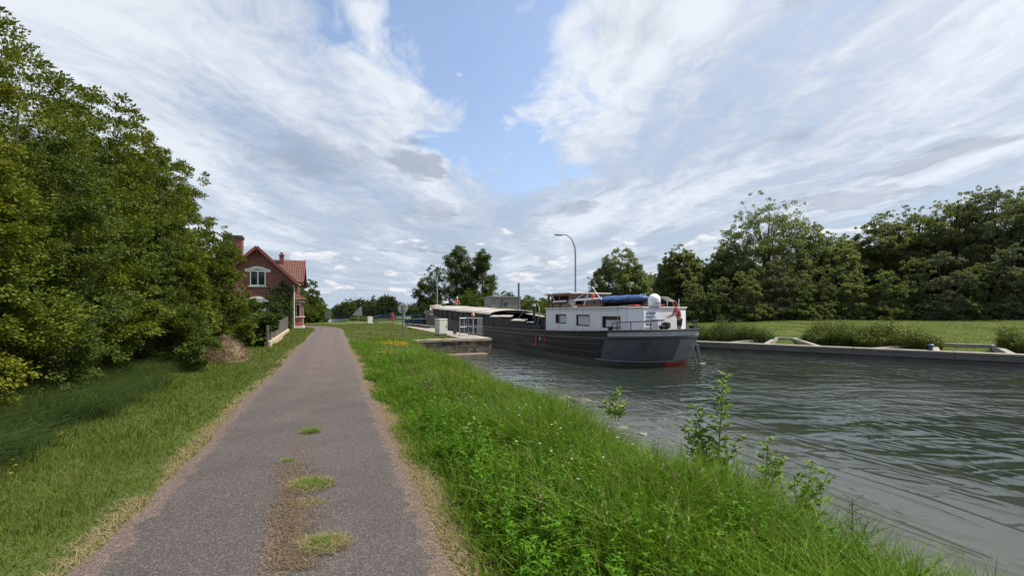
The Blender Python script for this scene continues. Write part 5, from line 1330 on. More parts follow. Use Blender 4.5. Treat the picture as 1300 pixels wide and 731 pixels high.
def std(lean=0.0, arms=0.0):
    f = lambda z: lean*max(0, z-0.9)
    J = dict(pelvis=(0, 0, 0.93), waist=(f(1.08), 0, 1.08), chest=(f(1.32), 0, 1.32), neck=(f(1.48), 0, 1.48), head=(f(1.62)+0.02, 0, 1.62), crown=(f(1.70)+0.01, 0, 1.69))
    for s_, k in (('l', 1), ('r', -1)):
        J['sh_'+s_] = (f(1.40), 0.19*k, 1.40); J['el_'+s_] = (f(1.15)+0.03+arms*0.15, 0.26*k, 1.13)
        J['wr_'+s_] = (0.08+arms*0.40, 0.22*k, 0.90+arms*0.18); J['ha_'+s_] = (0.10+arms*0.47, 0.21*k, 0.83+arms*0.2)
        J['hp_'+s_] = (0, 0.10*k, 0.86); J['kn_'+s_] = (0.03, 0.11*k, 0.48); J['an_'+s_] = (0, 0.12*k, 0.08); J['to_'+s_] = (0.14, 0.13*k, 0.045)
    return J
# woman at the stern leaning towards the deckhouse wall
J = std(0.30, 0.9)
p = barge_w(0.62, -0.52, 1.31)
person('person in a coral top and dark shorts leaning over at the stern of the barge', p, BANG+R(60), J, (0.42, 0.085, 0.085), (0.018, 0.02, 0.028), (0.16, 0.05, 0.02), long_hair=True, skin=(0.45, 0.23, 0.16))
mb = MB(); mb.box((35.9, -0.9, 2.27), (1.5, 2.6, 0.5)); mb.build('bow_locker', M_blk, barge, bevel=0.02)
p = barge_w(35.6, -1.5, 2.52)
person('person in a red shirt and white cap on the bow beyond the hatch covers', p, BANG+R(200), std(0.05, 0.5), (0.45, 0.05, 0.06), (0.05, 0.11, 0.24), (0.05, 0.03, 0.02), cap=(0.7, 0.7, 0.68), shorts=False)
p = barge_w(36.2, 0.05, 2.52)
person('person in dark clothes and a pale blue cap on the bow of the barge', p, BANG+R(180), std(0.03, 0.3), (0.02, 0.028, 0.035), (0.02, 0.022, 0.03), (0.05, 0.03, 0.02), cap=(0.45, 0.62, 0.68), shorts=False, short_sleeve=False)
# ================================================================ trees and shrubs
G_dark = leafmat('leaves_dark', [(0.040, 0.070, 0.018), (0.050, 0.084, 0.020), (0.062, 0.098, 0.026), (0.075, 0.11, 0.03)], 0.30, 0.6)
G_mid = leafmat('leaves_mid', [(0.058, 0.095, 0.018), (0.074, 0.115, 0.020), (0.09, 0.13, 0.024), (0.11, 0.15, 0.032)], 0.32, 0.6)
G_hedge = leafmat('leaves_hedge', [(0.045, 0.080, 0.010), (0.068, 0.110, 0.012), (0.095, 0.14, 0.016), (0.14, 0.175, 0.022)], 0.24, 0.6, patch=(0.17, 0.175, 0.016), pscale=0.6)
G_yel = leafmat('leaves_yellowish', [(0.08, 0.115, 0.015), (0.105, 0.135, 0.018), (0.135, 0.15, 0.024), (0.06, 0.095, 0.014)], 0.32, 0.45)
G_grey = leafmat('leaves_willow', [(0.12, 0.145, 0.08), (0.14, 0.165, 0.095), (0.10, 0.125, 0.068), (0.16, 0.18, 0.11)], 0.35, 0.7)
G_wood = leafmat('leaves_wood', [(0.12, 0.155, 0.06), (0.14, 0.175, 0.068), (0.155, 0.19, 0.075), (0.18, 0.21, 0.09)], 0.5, 0.7)  # leaf colours paled and greyed to paint in distance haze
G_woodd = leafmat('leaves_wood_dark', [(0.10, 0.135, 0.055), (0.115, 0.15, 0.06), (0.13, 0.165, 0.068)], 0.48, 0.7)  # darker wood leaves with the same haze mixed into the colour
G_far = leafmat('leaves_far', [(0.040, 0.06, 0.025), (0.05, 0.072, 0.03), (0.06, 0.085, 0.034)], 0.2, 0.6)
M_bark = paint('bark', (0.075, 0.06, 0.045), 0.95, 0, 0.35, 8, 0.6, stretch=(1, 1, 0.3))

def crown_mesh(name, ell, ncl, per, ls, r, csize=0.16, up=0.5, shell=0.55, flat=0.6, asp=0.55, hollow=0, hs=2.6, spk=1.0):
    """ell: list of (cx, cy, cz, rx, ry, rz); returns mesh and clump centres"""
    vol = np.array([e[3]*e[4]*e[5] for e in ell])**0.8; k = r.choice(len(ell), ncl, p=vol/vol.sum())
    E = np.array(ell)[k]
    d = norm(r.normal(size=(ncl, 3))); rad = 1-(1-shell)*r.uniform(0, 1, ncl)**1.3*1.0
    rad *= 1+0.16*(vn(d[:, 0]*3+k, d[:, 1]*3+d[:, 2]*4, 1.7, 3)-0.5)*2*spk+r.normal(0, 0.05*spk, ncl)
    c = E[:, :3]+d*E[:, 3:]*rad[:, None]
    # drop clumps buried deep in the others
    inner = np.zeros(ncl, int)
    for e in ell:
        q = (c-np.array(e[:3]))/np.array(e[3:]); inner += (np.linalg.norm(q, axis=1) < 0.55)
    keep = (inner == 0) | (r.uniform(size=ncl) < 0.30)
    if hollow:
        g = np.sin(c[:, 0]*hs+1.3*np.sin(c[:, 2]*hs*0.9+k))+np.sin(c[:, 1]*hs*1.1+1.7)+np.sin(c[:, 2]*hs*1.25+0.6*c[:, 0]*hs)
        keep &= (g > -hollow) | (r.uniform(size=ncl) < 0.12)
    c = c[keep]; E = E[keep]; dd = d[keep]; n = len(c)
    size = csize*np.cbrt(E[:, 3]*E[:, 4]*E[:, 5])*r.uniform(0.55, 1.45, n)
    cnt = np.maximum(8, (per*(size/size.mean())**1.7).astype(int))
    ci = np.repeat(np.arange(n), cnt); N = len(ci)
    off = norm(r.normal(size=(N, 3)))*(r.uniform(0, 1, N)**0.45)[:, None]
    off *= np.stack([np.ones(N), np.ones(N), np.full(N, flat)], 1)
    P = c[ci]+off*size[ci][:, None]
    outd = norm(dd[ci]*0.8+off*0.8+np.array([0, 0, 0.15])+r.normal(0, 0.35, (N, 3)))
    Nn = norm(np.array([0, 0, up])+outd*0.5+r.normal(0, 0.45, (N, 3)))
    Lf = ls*r.uniform(0.6, 1.35, N)
    V, _, T = leaves(P, outd, Nn, Lf, Lf*asp)
    return mesh_np(name, V, None, T), c, size
def trunk_mb(h, r0, c, r, nl=14, lean=(0, 0), twigs=0, z0=-0.3, stems=1):
    mb = MB()
    base = Vector((0, 0, z0)); 
    for s_ in range(stems):
        a = random.uniform(0, 6.28); sp_ = 0.0 if stems == 1 else 0.35
        top = Vector((lean[0]+sp_*h*0.35*math.cos(a), lean[1]+sp_*h*0.35*math.sin(a), h*0.78))
        pts = [base+Vector((sp_*0.4*math.cos(a), sp_*0.4*math.sin(a), 0))]
        for k in range(1, 6):
            f = k/5; pts.append(base.lerp(top, f)+Vector((random.uniform(-1, 1), random.uniform(-1, 1), 0))*h*0.012)
        mb.tube(pts, [r0*(1-0.75*k/5)/(stems**0.5) for k in range(6)], 8)
        idx_ = r.choice(len(c), min(nl//stems, len(c)), replace=False)
        for i in idx_:
            e = Vector(c[i]); f = min(0.95, max(0.18, (e.z/h)*0.62+random.uniform(-0.1, 0.05)))
            q_ = f*5; j = min(4, int(q_)); st = pts[j].lerp(pts[j+1], q_-j)
            m_ = st.lerp(e, 0.5)+Vector((0, 0, 0.06*(e-st).length)); rr = r0*(1-0.75*f)*0.45/(stems**0.5)
            mb.tube([st, m_, e], [rr, rr*0.6, rr*0.2], 5)
    return mb
def plant(name, label, cat, loc, h, ell, ncl, per, ls, mat, r0, seed, group=None, csize=0.16, nl=14, up=0.5, shell=0.55, flat=0.6, asp=0.55, stems=1, trunkname='trunk', rz=0.0, hollow=0, hs=2.6, spk=1.0):
    r = np.random.default_rng(seed); random.seed(seed)
    t = thing(name, label, cat, loc, rz, group)
    me, c, sz = crown_mesh('crown', ell, ncl, per, ls, r, csize, up, shell, flat, asp, hollow, hs, spk)
    link('crown', me, mat, t)
    trunk_mb(h, r0, c, r, nl, stems=stems).build(trunkname, M_bark, t, smooth=True)
    return t
def lobes(h, w, z0, n, r, top=0.0):
    """a handful of overlapping lobes that make an uneven crown of height h and width w above z0"""
    out = []
    for k in range(n):
        f = (k+0.5)/n; z = z0+(h-z0)*(0.12+0.76*f)
        wr = w/2*(0.95-0.55*abs(f-0.38)**1.2*1.6) if f > 0.38 else w/2*(0.72+0.6*f)
        a = r.uniform(0, 6.28); o = wr*0.42
        sz = wr*r.uniform(0.5, 0.72)
        rz2 = sz*0.85; out.append((o*math.cos(a), o*math.sin(a), min(z, h-rz2), sz, sz, rz2))
        a += math.pi*r.uniform(0.7, 1.3); o = wr*0.5; sz = wr*r.uniform(0.42, 0.62)
        rz2 = sz*0.85; out.append((o*math.cos(a), o*math.sin(a), min(z-0.3, h-rz2), sz, sz, rz2))
    return out
def at(px, Yd, z=0.0): x, y = PXY(px, Yd); return (x, y, z)
def toph(py, Yd): return CAMZ+(395-py)/560*Yd

# ---- left: overgrown hedgerow; three rows deep
rr = np.random.default_rng(11)
HG = 'trees and bushes of the overgrown hedgerow on the left'
hl = [
 (-6.6, 8.8, 6.9, 2.4, 'tallest hedgerow tree at the left edge whose top leaves the picture', G_hedge),
 (-6.5, 12.1, 7.0, 2.45, 'hedgerow tree with twiggy top just right of the tallest one', G_hedge),
 (-6.4, 15.3, 7.5, 2.4, 'broad hedgerow tree in the middle of the hedge top', G_hedge),
 (-6.4, 18.6, 8.0, 2.35, 'hedgerow tree on the falling shoulder of the hedge', G_hedge),
 (-6.6, 21.8, 8.2, 2.35, 'last tall hedgerow tree with rounded edge against the sky', G_hedge),
]
for i, (la_, s_, h_, w_, lb, mt) in enumerate(hl):
    x, y, _ = W(la_, s_)
    E = []
    for k in range(11):
        f = k/10; a = rr.uniform(0, 6.28); z = 1.2+(h_-2.5)*f
        q = w_*(0.95-0.35*f)
        E.append((q*0.4*math.cos(a), q*0.4*math.sin(a), z, q*0.85, q*0.85, 1.45))
        a += 2.5; E.append((q*0.6*math.cos(a), q*0.6*math.sin(a), z+0.3, q*0.55, q*0.55, 1.1))
    if i == 1: E += [(-0.9, -0.5, 5.7, 1.5, 1.5, 1.2), (-0.3, 0.6, 5.8, 1.3, 1.3, 1.1)]
    if i == 0: E += [(0.6, 0.9, 5.4, 1.5, 1.5, 1.2), (0.2, 1.2, 4.6, 1.4, 1.4, 1.2)]
    if i == 4: E = [(e[0]*0.5-0.25, e[1], e[2], min(e[3], 1.7), e[4], e[5]) for e in E]+[(0.45, -0.2, 5.4, 1.6, 1.5, 1.4), (0.3, 0.3, 6.5, 1.4, 1.3, 1.2), (0.45, 0, 4.4, 1.5, 1.3, 1.1)]
    plant('hedgerow_tree', lb, 'tree', (x, y, 0.2), h_, E, 1900, 100, 0.062 if i < 2 else 0.078, mt, 0.12, 100+i, HG, csize=0.14, nl=18, shell=0.42, stems=3, flat=0.7, asp=0.6, hollow=0.85, spk=0.45)
# front rank of lower bushes
fb = [(-5.1, 8.4, 4.3, 1.3, 'bright leafy bush at the left edge in front of the tall trees'), (-4.9, 10.7, 4.6, 1.35, 'bush with bright arching sprays second from the left in the front rank'),
      (-5.0, 13.0, 4.3, 1.35, 'bush with dark hollow beneath in the middle of the front rank'), (-4.8, 15.2, 4.5, 1.4, 'dense bush right of the hollow in the front rank'),
      (-4.9, 17.4, 4.0, 1.3, 'bush above the last long grass of the hedge foot'), (-5.1, 19.4, 3.7, 1.2, 'dark green bush before the yellowish one'),]
for i, (la_, s_, h_, w_, lb) in enumerate(fb):
    x, y, _ = W(la_, s_); E = []
    for k in range(6):
        f = k/5; a = rr.uniform(0, 6.28); q = w_*(1.0-0.4*f)
        E.append((q*0.5*math.cos(a), q*0.5*math.sin(a), 0.75+(h_-1.5)*f, q*0.75, q*0.75, 0.85))
    plant('hedge_bush', lb, 'bush', (x, y, 0.15), h_, E, 800, 105, 0.055 if i < 3 else 0.072, G_hedge if i % 2 == 0 else G_mid, 0.05, 200+i, HG, csize=0.17, nl=20, stems=4, trunkname='stems', flat=0.65, asp=0.6, hollow=0.6, hs=3.4)
# back rank closes the view
for i in range(5):
    x, y, _ = W(-10.5, 7.5+i*4.6)
    E = lobes(7.4, 6.4, 0.3, 5, rr)
    plant('hedgerow_tree', 'back tree of the hedgerow glimpsed through gaps between the front crowns', 'tree', (x, y, 0.2), 7.4, E, 700, 90, 0.13, G_hedge, 0.14, 300+i, HG, csize=0.22, nl=12)
# yellowish shrub before the house, young tree above it
x, y, _ = W(-4.5, 21.2)
plant('yellowish_shrub', 'yellow green shrub at the right end of the hedgerow beside the brick house', 'shrub', (x, y, 0.1), 4.6, [(0, 0, 3.2, 1.1, 1.1, 1.3), (0.5, -0.2, 2.4, 1.0, 1.0, 1.0), (-0.3, 0.4, 1.4, 1.2, 1.2, 1.1), (0.7, 0.3, 1.2, 0.9, 0.9, 0.9), (0.1, 0, 0.7, 1.2, 1.2, 0.7)], 300, 90, 0.11, G_yel, 0.06, 401, csize=0.2, nl=16, stems=3, trunkname='stems')
x, y, _ = W(-5.7, 25.5)
plant('young_tree', 'young open tree with feathery twigs against the white cloud left of the chimney', 'tree', (x, y, 0.1), 6.3, [(0, 0, 4.6, 1.1, 1.1, 1.3), (0.4, 0.1, 5.4, 0.7, 0.7, 0.8), (-0.6, 0, 3.6, 1.2, 1.2, 1.0), (0.9, 0.2, 4.6, 0.5, 0.5, 0.5)], 130, 55, 0.13, G_mid, 0.07, 402, csize=0.2, nl=30)
x, y, _ = W(-3.75, 24.2)
plant('privet_bush', 'round dark green bush between the hedgerow and the garden fence', 'bush', (x, y, 0.0), 2.5, [(0, 0, 1.35, 1.1, 1.0, 0.95), (0.35, 0.5, 1.5, 0.85, 0.9, 0.8), (-0.4, -0.2, 1.1, 1.0, 0.9, 0.85), (-0.9, 0.4, 1.4, 0.85, 0.8, 0.8), (0.1, -0.2, 0.65, 1.0, 0.8, 0.65)], 330, 80, 0.12, G_dark, 0.05, 403, csize=0.17, nl=12, stems=3, trunkname='stems')
x, y, _ = W(-5.9, 28.5)
plant('privet_bush', 'taller dark bush behind the round one against the brick wall', 'bush', (x, y, 0.0), 3.1, [(0, 0, 1.8, 1.6, 1.5, 1.1), (1.0, 0.3, 1.5, 1.1, 1.1, 1.0), (-1.2, 0.2, 1.8, 1.2, 1.2, 1.1)], 260, 80, 0.14, G_dark, 0.06, 404, csize=0.18, nl=12, stems=3, trunkname='stems')
# straw heap
mb = MB(); r = np.random.default_rng(5)
n = 5000; a = r.uniform(0, 6.28, n); q = np.sqrt(r.uniform(0, 1, n)); hx_, hy_, _ = W(-3.55, 18.2)
Px = hx_+q*np.cos(a)*0.75; Py = hy_+q*np.sin(a)*0.9; Pz = 0.0+0.8*(1-q**1.6)*(0.75+0.25*vn(Px, Py, 4))
M_straw = leafmat('dry_straw', [(0.20, 0.15, 0.085), (0.27, 0.2, 0.12), (0.16, 0.12, 0.07), (0.32, 0.25, 0.15)], 0.1, 0.8)
st = blades(np.stack([Px, Py, Pz], 1), r.uniform(0.08, 0.25, n), r.uniform(0.008, 0.02, n), r.uniform(0.6, 1.8, n), r, 2)
t = thing('straw_heap', 'heap of dry cut straw and grass at the foot of the hedgerow', 'heap', (hx_, hy_, 0))
V, q4, t3 = st; V = V-np.array([hx_, hy_, 0]); link('straw', mesh_np('straw', V, q4, t3), M_straw, t)
mb = MB(); mb.lathe([(0.76, -0.1), (0.66, 0.18), (0.5, 0.4), (0.3, 0.6), (0.06, 0.72)], n=18); mb.build('mound', paint('straw_mound', (0.20, 0.15, 0.09), 0.95, 0, 0.3, 6, 0.8), t, smooth=True)
# ivy on the gable
mb = MB(); r = np.random.default_rng(6); n = 5200
u = r.uniform(0, 1, n); v = r.uniform(0, 1, n)
ix = -2.0*u**0.9-0.02; zmax = 4.45+0.25*np.sin(ix*5)-0.35*np.abs(ix+0.9)
iz = v*zmax
P = np.stack([ix, -0.04-r.uniform(0, 0.30, n)*(0.5+0.5*vn(ix*3, iz*3, 1)), iz], 1)
k = (vn(ix*2, iz*2, 1.4, 5) > 0.24)
P = P[k]; n = len(P)
A_ = norm(np.stack([r.normal(0, .6, n), -0.5-r.uniform(0, .5, n), -0.6+r.normal(0, .4, n)], 1)); N_ = norm(np.stack([r.normal(0, .3, n), -1+0*r.normal(0, .3, n), 0.5+r.normal(0, .3, n)], 1))
Lf = r.uniform(0.10, 0.20, n)
V, _, T = leaves(P, A_, N_, Lf, Lf*0.9)
iv = thing('ivy', 'dark green ivy climbing the right half of the brick gable', 'ivy', (hx, hy, 0), math.atan2(QD[1], QD[0]))
link('leaves', mesh_np('leaves', V, None, T), G_dark, iv)
mb = MB()
for k in range(6):
    x0 = -0.3-0.28*k; mb.tube([(x0, -0.04, 0), (x0-0.1, -0.04, 1.4), (x0+0.1, -0.04, 2.6), (x0+0.05*k-0.1, -0.04, 3.6)], [0.03, 0.025, 0.02, 0.01], 5)
mb.build('stems', M_bark, iv)

# ---- trees beyond the house, following the bend
PG = 'trees beyond the brick house along the path'
for i, (px, Yd, py, w_, lb) in enumerate([(372, 62, 348, 6.5, 'tree showing above the porch roof of the house'), (386, 66, 352, 6.0, 'rounded tree just beyond the porch'), (397, 76, 370, 5.5, 'lower tree near the end of the row by the bridge'), (404, 84, 385, 5.0, 'lowest tree of the row where it meets the bridge'), (358, 66, 345, 8, 'tree mostly hidden behind the brick house')]):
    h_ = toph(py, Yd); E = lobes(h_, w_, 0.1, 4, rr)+[(0, 0, 1.2, w_*0.5, w_*0.4, 1.3)]
    plant('roadside_tree', lb, 'tree', at(px, Yd), h_, E, 520, 40, 0.22, G_mid, 0.15, 500+i, PG, csize=0.14, nl=8, flat=0.8)
plant('low_bush', 'small low bush at the bend where the path meets the canal', 'bush', at(405.5, 67), 1.2, [(0, 0, 0.5, 0.9, 0.7, 0.6), (-0.8, 0.1, 0.45, 0.7, 0.6, 0.5)], 90, 40, 0.14, G_mid, 0.03, 560, csize=0.2, nl=4)

# ---- distant trees over the bridge
FG = 'distant trees beyond the bridge'
protos = []
for k in range(3):
    r = np.random.default_rng(600+k); random.seed(600+k)
    E = lobes(10, 9, 0.4, 5, r)+[(0, 0, 2.5, 4.2, 4.2, 2.6), (0, 0, 5, 3.2, 3.2, 3.2)]
    me, c, sz = crown_mesh('crown', E, 520, 36, 0.42, r, 0.15, flat=0.8, spk=0.6)
    tb = trunk_mb(10, 0.22, c, r, 8)
    protos.append((me, tb))
def copy_tree(k, name, label, cat, loc, sx, sz_, mat, rz, group):
    me, tb = protos[k]
    t = thing(name, label, cat, loc, rz, group); t.scale = (sx, sx, sz_)
    me2 = me if len(me.materials) == 0 or me.materials[0] == mat else me.copy()
    if len(me2.materials) == 0: me2.materials.append(mat)
    else: me2.materials[0] = mat
    o = bpy.data.objects.new('crown', me2); C.objects.link(o); o.parent = t
    tb2 = MB(); tb2.v, tb2.f, tb2.mi = tb.v, tb.f, tb.mi; tb2.build('trunk', M_bark, t, smooth=True)
    return t
dl_ = [(428, 150, 385, 'leftmost low distant tree over the end of the bridge'), (441, 145, 378, 'second distant tree from the left above the bridge'), (455, 150, 376, 'distant tree directly above the half triangle board'),
       (468, 160, 378, 'distant tree between the triangle board and the tallest distant crown'), (481, 135, 374, 'distant tree left beside the tallest distant crown'), (493, 130, 371, 'tallest of the distant crowns beyond the bridge'), (507, 150, 381, 'distant tree behind the round sign'),
       (520, 150, 384, 'low distant tree right of the round sign'), (533, 140, 384, 'distant tree half hidden by the dark trees at the bow'), (414, 170, 393, 'tiny far tree at the very end of the canal')]
for i, (px, Yd, py, lb) in enumerate(dl_):
    h_ = toph(py, Yd)
    copy_tree(i % 3, 'distant_tree', lb, 'tree', at(px, Yd), h_/10*1.15, h_/10, [G_far, G_mid, G_far][i % 3], i*1.3, FG)
# ---- trees on the far side of the lock
LG = 'trees on the far side of the lock'
for i, (px, Yd, py, w_, lb, mt, spr, ncl) in enumerate([
    (554, 80, 328, 8.6, 'dense dark tree left of the two tall open ones by the bow', G_dark, 0, 520),
    (579, 84, 315, 7.6, 'tall open tree with sky showing through, left of the pair', G_dark, 1, 300),
    (612, 82, 318, 6.2, 'tall open tree with sky showing through, right of the pair', G_dark, 1, 260),
    (600, 78, 362, 6.5, 'bright green bushy tree at the foot of the two open trees', G_mid, 0, 240),
    (624, 80, 366, 6.0, 'low tree right of the open pair above the hatch covers', G_mid, 0, 220),
    (645, 88, 368, 7.0, 'low tree behind the concrete hut', G_dark, 0, 240),
    (672, 80, 375, 7.5, 'low bright tree between the steel pole and the wheelhouse', G_yel, 0, 240),
    (690, 84, 378, 7.0, 'low tree seen through the wheelhouse windows', G_mid, 0, 240),
    (712, 80, 384, 6.5, 'low tree behind the wheelhouse roof', G_mid, 0, 220),
    (738, 78, 378, 7.0, 'low tree between wheelhouse and round isolated tree', G_mid, 0, 220)]):
    h_ = toph(py, Yd)
    if spr:
        r = np.random.default_rng(700+i); E = []
        for k in range(11):
            a = r.uniform(0, 6.28); f = k/10; q = w_*0.36*(1-0.45*f)
            E.append((q*math.cos(a), q*math.sin(a), 3+(h_-4.2)*f, w_*0.17, w_*0.17, 1.15))
    else: E = lobes(h_, w_, 0.4, 4, rr)+[(0, 0, 1.6, w_*0.5, w_*0.5, 1.8)]
    plant('lockside_tree', lb, 'tree', at(px, Yd), h_, E, ncl*2, 42, 0.26, mt, 0.2, 700+i, LG, csize=0.16 if not spr else 0.42, nl=16, shell=0.45, flat=0.8)
# isolated round tree
h_ = toph(317, 54)
E = [(0, 0, 4.6, 3.2, 3.0, 2.6), (-1.8, 0.3, 4.9, 2.1, 2.0, 1.7), (1.8, 0.2, 4.5, 1.9, 1.9, 1.7), (0.2, -0.4, 6.9, 2.3, 2.2, 1.9), (-0.9, 0, 7.3, 1.3, 1.3, 1.2), (2.3, 0, 3.1, 1.6, 1.6, 1.5), (-2.6, 0, 3.6, 1.5, 1.5, 1.4), (0, 0, 2.2, 2.8, 2.6, 1.6)]
plant('round_tree', 'round leafy tree standing apart behind the blue dinghy', 'tree', at(787, 54, 0.3), h_, E, 900, 50, 0.20, G_wood, 0.25, 801, csize=0.12, nl=30, flat=0.8)
# wood on the right bank
WG = 'trees of the wood along the right bank'
wood = [  # px, Y, top py, width, material, label, lobes extra
 (862, 58, 306, 5.2, G_wood, 'slim upright tree at the left end of the right bank wood'),
 (893, 60, 326, 6.5, G_woodd, 'dark low tree between the slim one and the tall oak'),
 (925, 60, 300, 6.0, G_woodd, 'dark tree at the left foot of the tall oak'),
 (975, 57, 243, 11.0, G_wood, 'tall broad oak rising highest left of the wood middle'),
 (1045, 56, 283, 7.5, G_wood, 'tree in the dip right of the tall oak'),
 (1080, 58, 292, 7.0, G_wood, 'lowest crowned tree in the dip of the wood skyline'),
 (1118, 56, 264, 7.5, G_wood, 'first tree of the rising skyline on the right'),
 (1165, 55, 250, 8.0, G_wood, 'broad open crowned tree with gaps on the rising skyline'),
 (1212, 52, 234, 8.0, G_wood, 'tall tree with spreading twigs left of the last crowns'),
 (1262, 50, 222, 8.5, G_grey, 'greyish crowned tall tree near the right edge'),
 (1318, 48, 212, 8.5, G_wood, 'tallest tree cut by the right edge of the picture'),
 (1385, 46, 240, 8.0, G_wood, 'tree just outside the right edge of the picture'),
]
for i, (px, Yd, py, w_, mt, lb) in enumerate(wood):
    h_ = toph(py, Yd)-0.5
    r = np.random.default_rng(900+i)
    E = lobes(h_, w_*1.25, h_*0.22, 6, r)+[(0, 0, h_*0.40, w_*0.55, w_*0.5, h_*0.26), (0, 0, h_*0.66, w_*0.42, w_*0.4, h_*0.2)]
    plant('woodland_tree', lb, 'tree', at(px, Yd, 0.5), h_, E, 1300, 48, 0.20, mt, 0.28, 900+i, WG, csize=0.115, nl=40, shell=0.45, flat=0.8, asp=0.7, hollow=1.2, hs=1.3, spk=0.45)
SG = 'shrubs at the foot of the right bank wood'
shr = [(880, 53, 352, G_woodd), (912, 52, 345, G_woodd), (948, 51, 330, G_wood), (985, 51, 312, G_grey), (1020, 50, 330, G_woodd), (1055, 50, 322, G_woodd), (1092, 49, 335, G_wood), (1128, 48, 330, G_woodd), (1168, 48, 312, G_woodd), (1205, 46, 300, G_grey), (1245, 45, 318, G_woodd), (1285, 44, 290, G_grey), (1325, 43, 310, G_grey), (1365, 42, 300, G_woodd), (1405, 40, 300, G_woodd)]
slb = ['leftmost dark shrub of the wood foot', 'dark shrub second from the left at the wood foot', 'mid green shrub below the left side of the oak', 'pale grey willow shrub below the tall oak', 'dark shrub right below the tall oak', 'dark shrub under the skyline dip', 'mid green shrub under the lowest crown', 'dark shrub behind the tall yellow weed stem', 'tall dark shrub left of the grey willow', 'tall grey willow shrub under the rising skyline', 'dark shrub between the two big willows', 'biggest grey willow near the right edge', 'grey willow shrub cut by the right edge', 'dark shrub just outside the right edge', 'dark shrub furthest right outside the picture']
for i, ((px, Yd, py, mt), lb) in enumerate(zip(shr, slb)):
    h_ = toph(py, Yd)-0.4; w_ = 4.6; r = np.random.default_rng(950+i)
    E = lobes(h_, w_, 0.0, 3, r)+[(0, 0, 0.9, w_*0.55, w_*0.45, 1.2), (1.2, -0.4, 1.0, w_*0.35, w_*0.35, 1.2), (-1.2, -0.4, 1.0, w_*0.35, w_*0.35, 1.2)]
    plant('woodland_shrub', lb, 'shrub', at(px, Yd, 0.4), h_, E, 700, 50, 0.18, mt, 0.1, 950+i, SG, csize=0.16, nl=16, shell=0.5, stems=2, flat=0.8, asp=0.7)
# second rank so the sky hardly shows low down
for i, px in enumerate(range(850, 1420, 48)):
    copy_tree(i % 3, 'woodland_tree', 'dark back tree glimpsed through gaps in the right bank wood', 'tree', at(px, 70, 0.5), 1.0, 1.0, G_woodd, i*0.9, WG)
# ================================================================ grass and weeds
G_g1 = leafmat('grass_blade', [(0.055, 0.14, 0.005), (0.088, 0.19, 0.007), (0.125, 0.23, 0.010), (0.175, 0.27, 0.018), (0.04, 0.10, 0.006), (0.23, 0.25, 0.07)], 0.36, 0.6, patch=(0.11, 0.19, 0.006), pscale=1.2, tint=(0.09, 0.20, 0.01))
G_g2 = leafmat('grass_verge_blade', [(0.05, 0.095, 0.008), (0.07, 0.12, 0.010), (0.09, 0.14, 0.012), (0.14, 0.14, 0.035)], 0.3, 0.6)  # deeper greens for the short left verge grass
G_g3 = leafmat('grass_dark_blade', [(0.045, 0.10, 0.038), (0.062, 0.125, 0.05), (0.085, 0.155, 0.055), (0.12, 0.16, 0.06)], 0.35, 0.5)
G_field = leafmat('meadow_blade', [(0.08, 0.125, 0.022), (0.095, 0.135, 0.024), (0.12, 0.145, 0.032), (0.15, 0.14, 0.055)], 0.25, 0.7, patch=(0.14, 0.145, 0.05), pscale=0.25)
G_dry = leafmat('dry_blade', [(0.26, 0.20, 0.10), (0.34, 0.27, 0.15), (0.20, 0.15, 0.08), (0.30, 0.25, 0.12)], 0.15, 0.7)
def scatter(n, lat0, lat1, s0, s1, r, bias=1.0):
    la_ = r.uniform(lat0, lat1, n); s_ = s0+(s1-s0)*r.uniform(0, 1, n)**bias
    return la_, s_
def on_ground(la_, s_):
    z = height(la_, s_); return np.stack([la_*QD[0]+s_*PD[0], la_*QD[1]+s_*PD[1], z], 1)
r = np.random.default_rng(21)
parts = []
# right bank, near: tall lush grass
edge_r = lambda s_: 0.80+path_c(s_)+0.39+0.10*np.sin(s_*1.9)+0.06*np.sin(s_*4.7)
for (n, s0, s1, wd, sg) in ((62000, 1.0, 6.5, 0.0115, 4), (65000, 6.5, 13, 0.014, 3), (50000, 13, 26.5, 0.017, 3)):
    la_, s_ = scatter(n, 0.6, 5.2, s0, s1, r)
    foot = bank_foot(s_)
    keep = (la_ > edge_r(s_)+0.03+0.22*r.uniform(0, 1, n)**2) & (la_ < foot-0.03)
    la_, s_ = la_[keep], s_[keep]; n = len(la_)
    P = on_ground(la_, s_)
    d = np.clip((la_-edge_r(s_))/1.5, 0, 1)
    tall = (0.10+0.40*d)*(0.65+0.7*vn(P[:, 0], P[:, 1], 1.6, 4))*(1-0.55*sst(11, 19, s_))
    Hh = tall*r.uniform(0.45, 1.25, n)
    parts.append(blades(P, Hh, wd*r.uniform(0.5, 1.3, n), r.uniform(0.1, 1.3, n), r, sg))
o = obj_np('grass', parts, G_g1); tag(o, 'lush tall green grass covering the canal bank', 'grass', kind='stuff')
# reedy tufts at the waterline, finer and paler
parts = []
for k in range(34):
    s_ = r.uniform(2.2, 14); la0 = bank_foot(s_)-r.uniform(0.15, 0.6); n = r.integers(60, 150)
    la_ = la0+r.normal(0, 0.12, n); ss_ = s_+r.normal(0, 0.16, n)
    parts.append(blades(on_ground(la_, ss_), r.uniform(0.45, 0.95, n), r.uniform(0.004, 0.009, n), r.uniform(0.15, 0.8, n), r, 4))
o = obj_np('grass', parts, leafmat('sedge_blade', [(0.055, 0.11, 0.03), (0.075, 0.13, 0.035), (0.10, 0.145, 0.05), (0.2, 0.2, 0.1)], 0.3, 0.45)); tag(o, 'thin pale sedge tufts leaning over the waterline', 'sedge', kind='stuff')
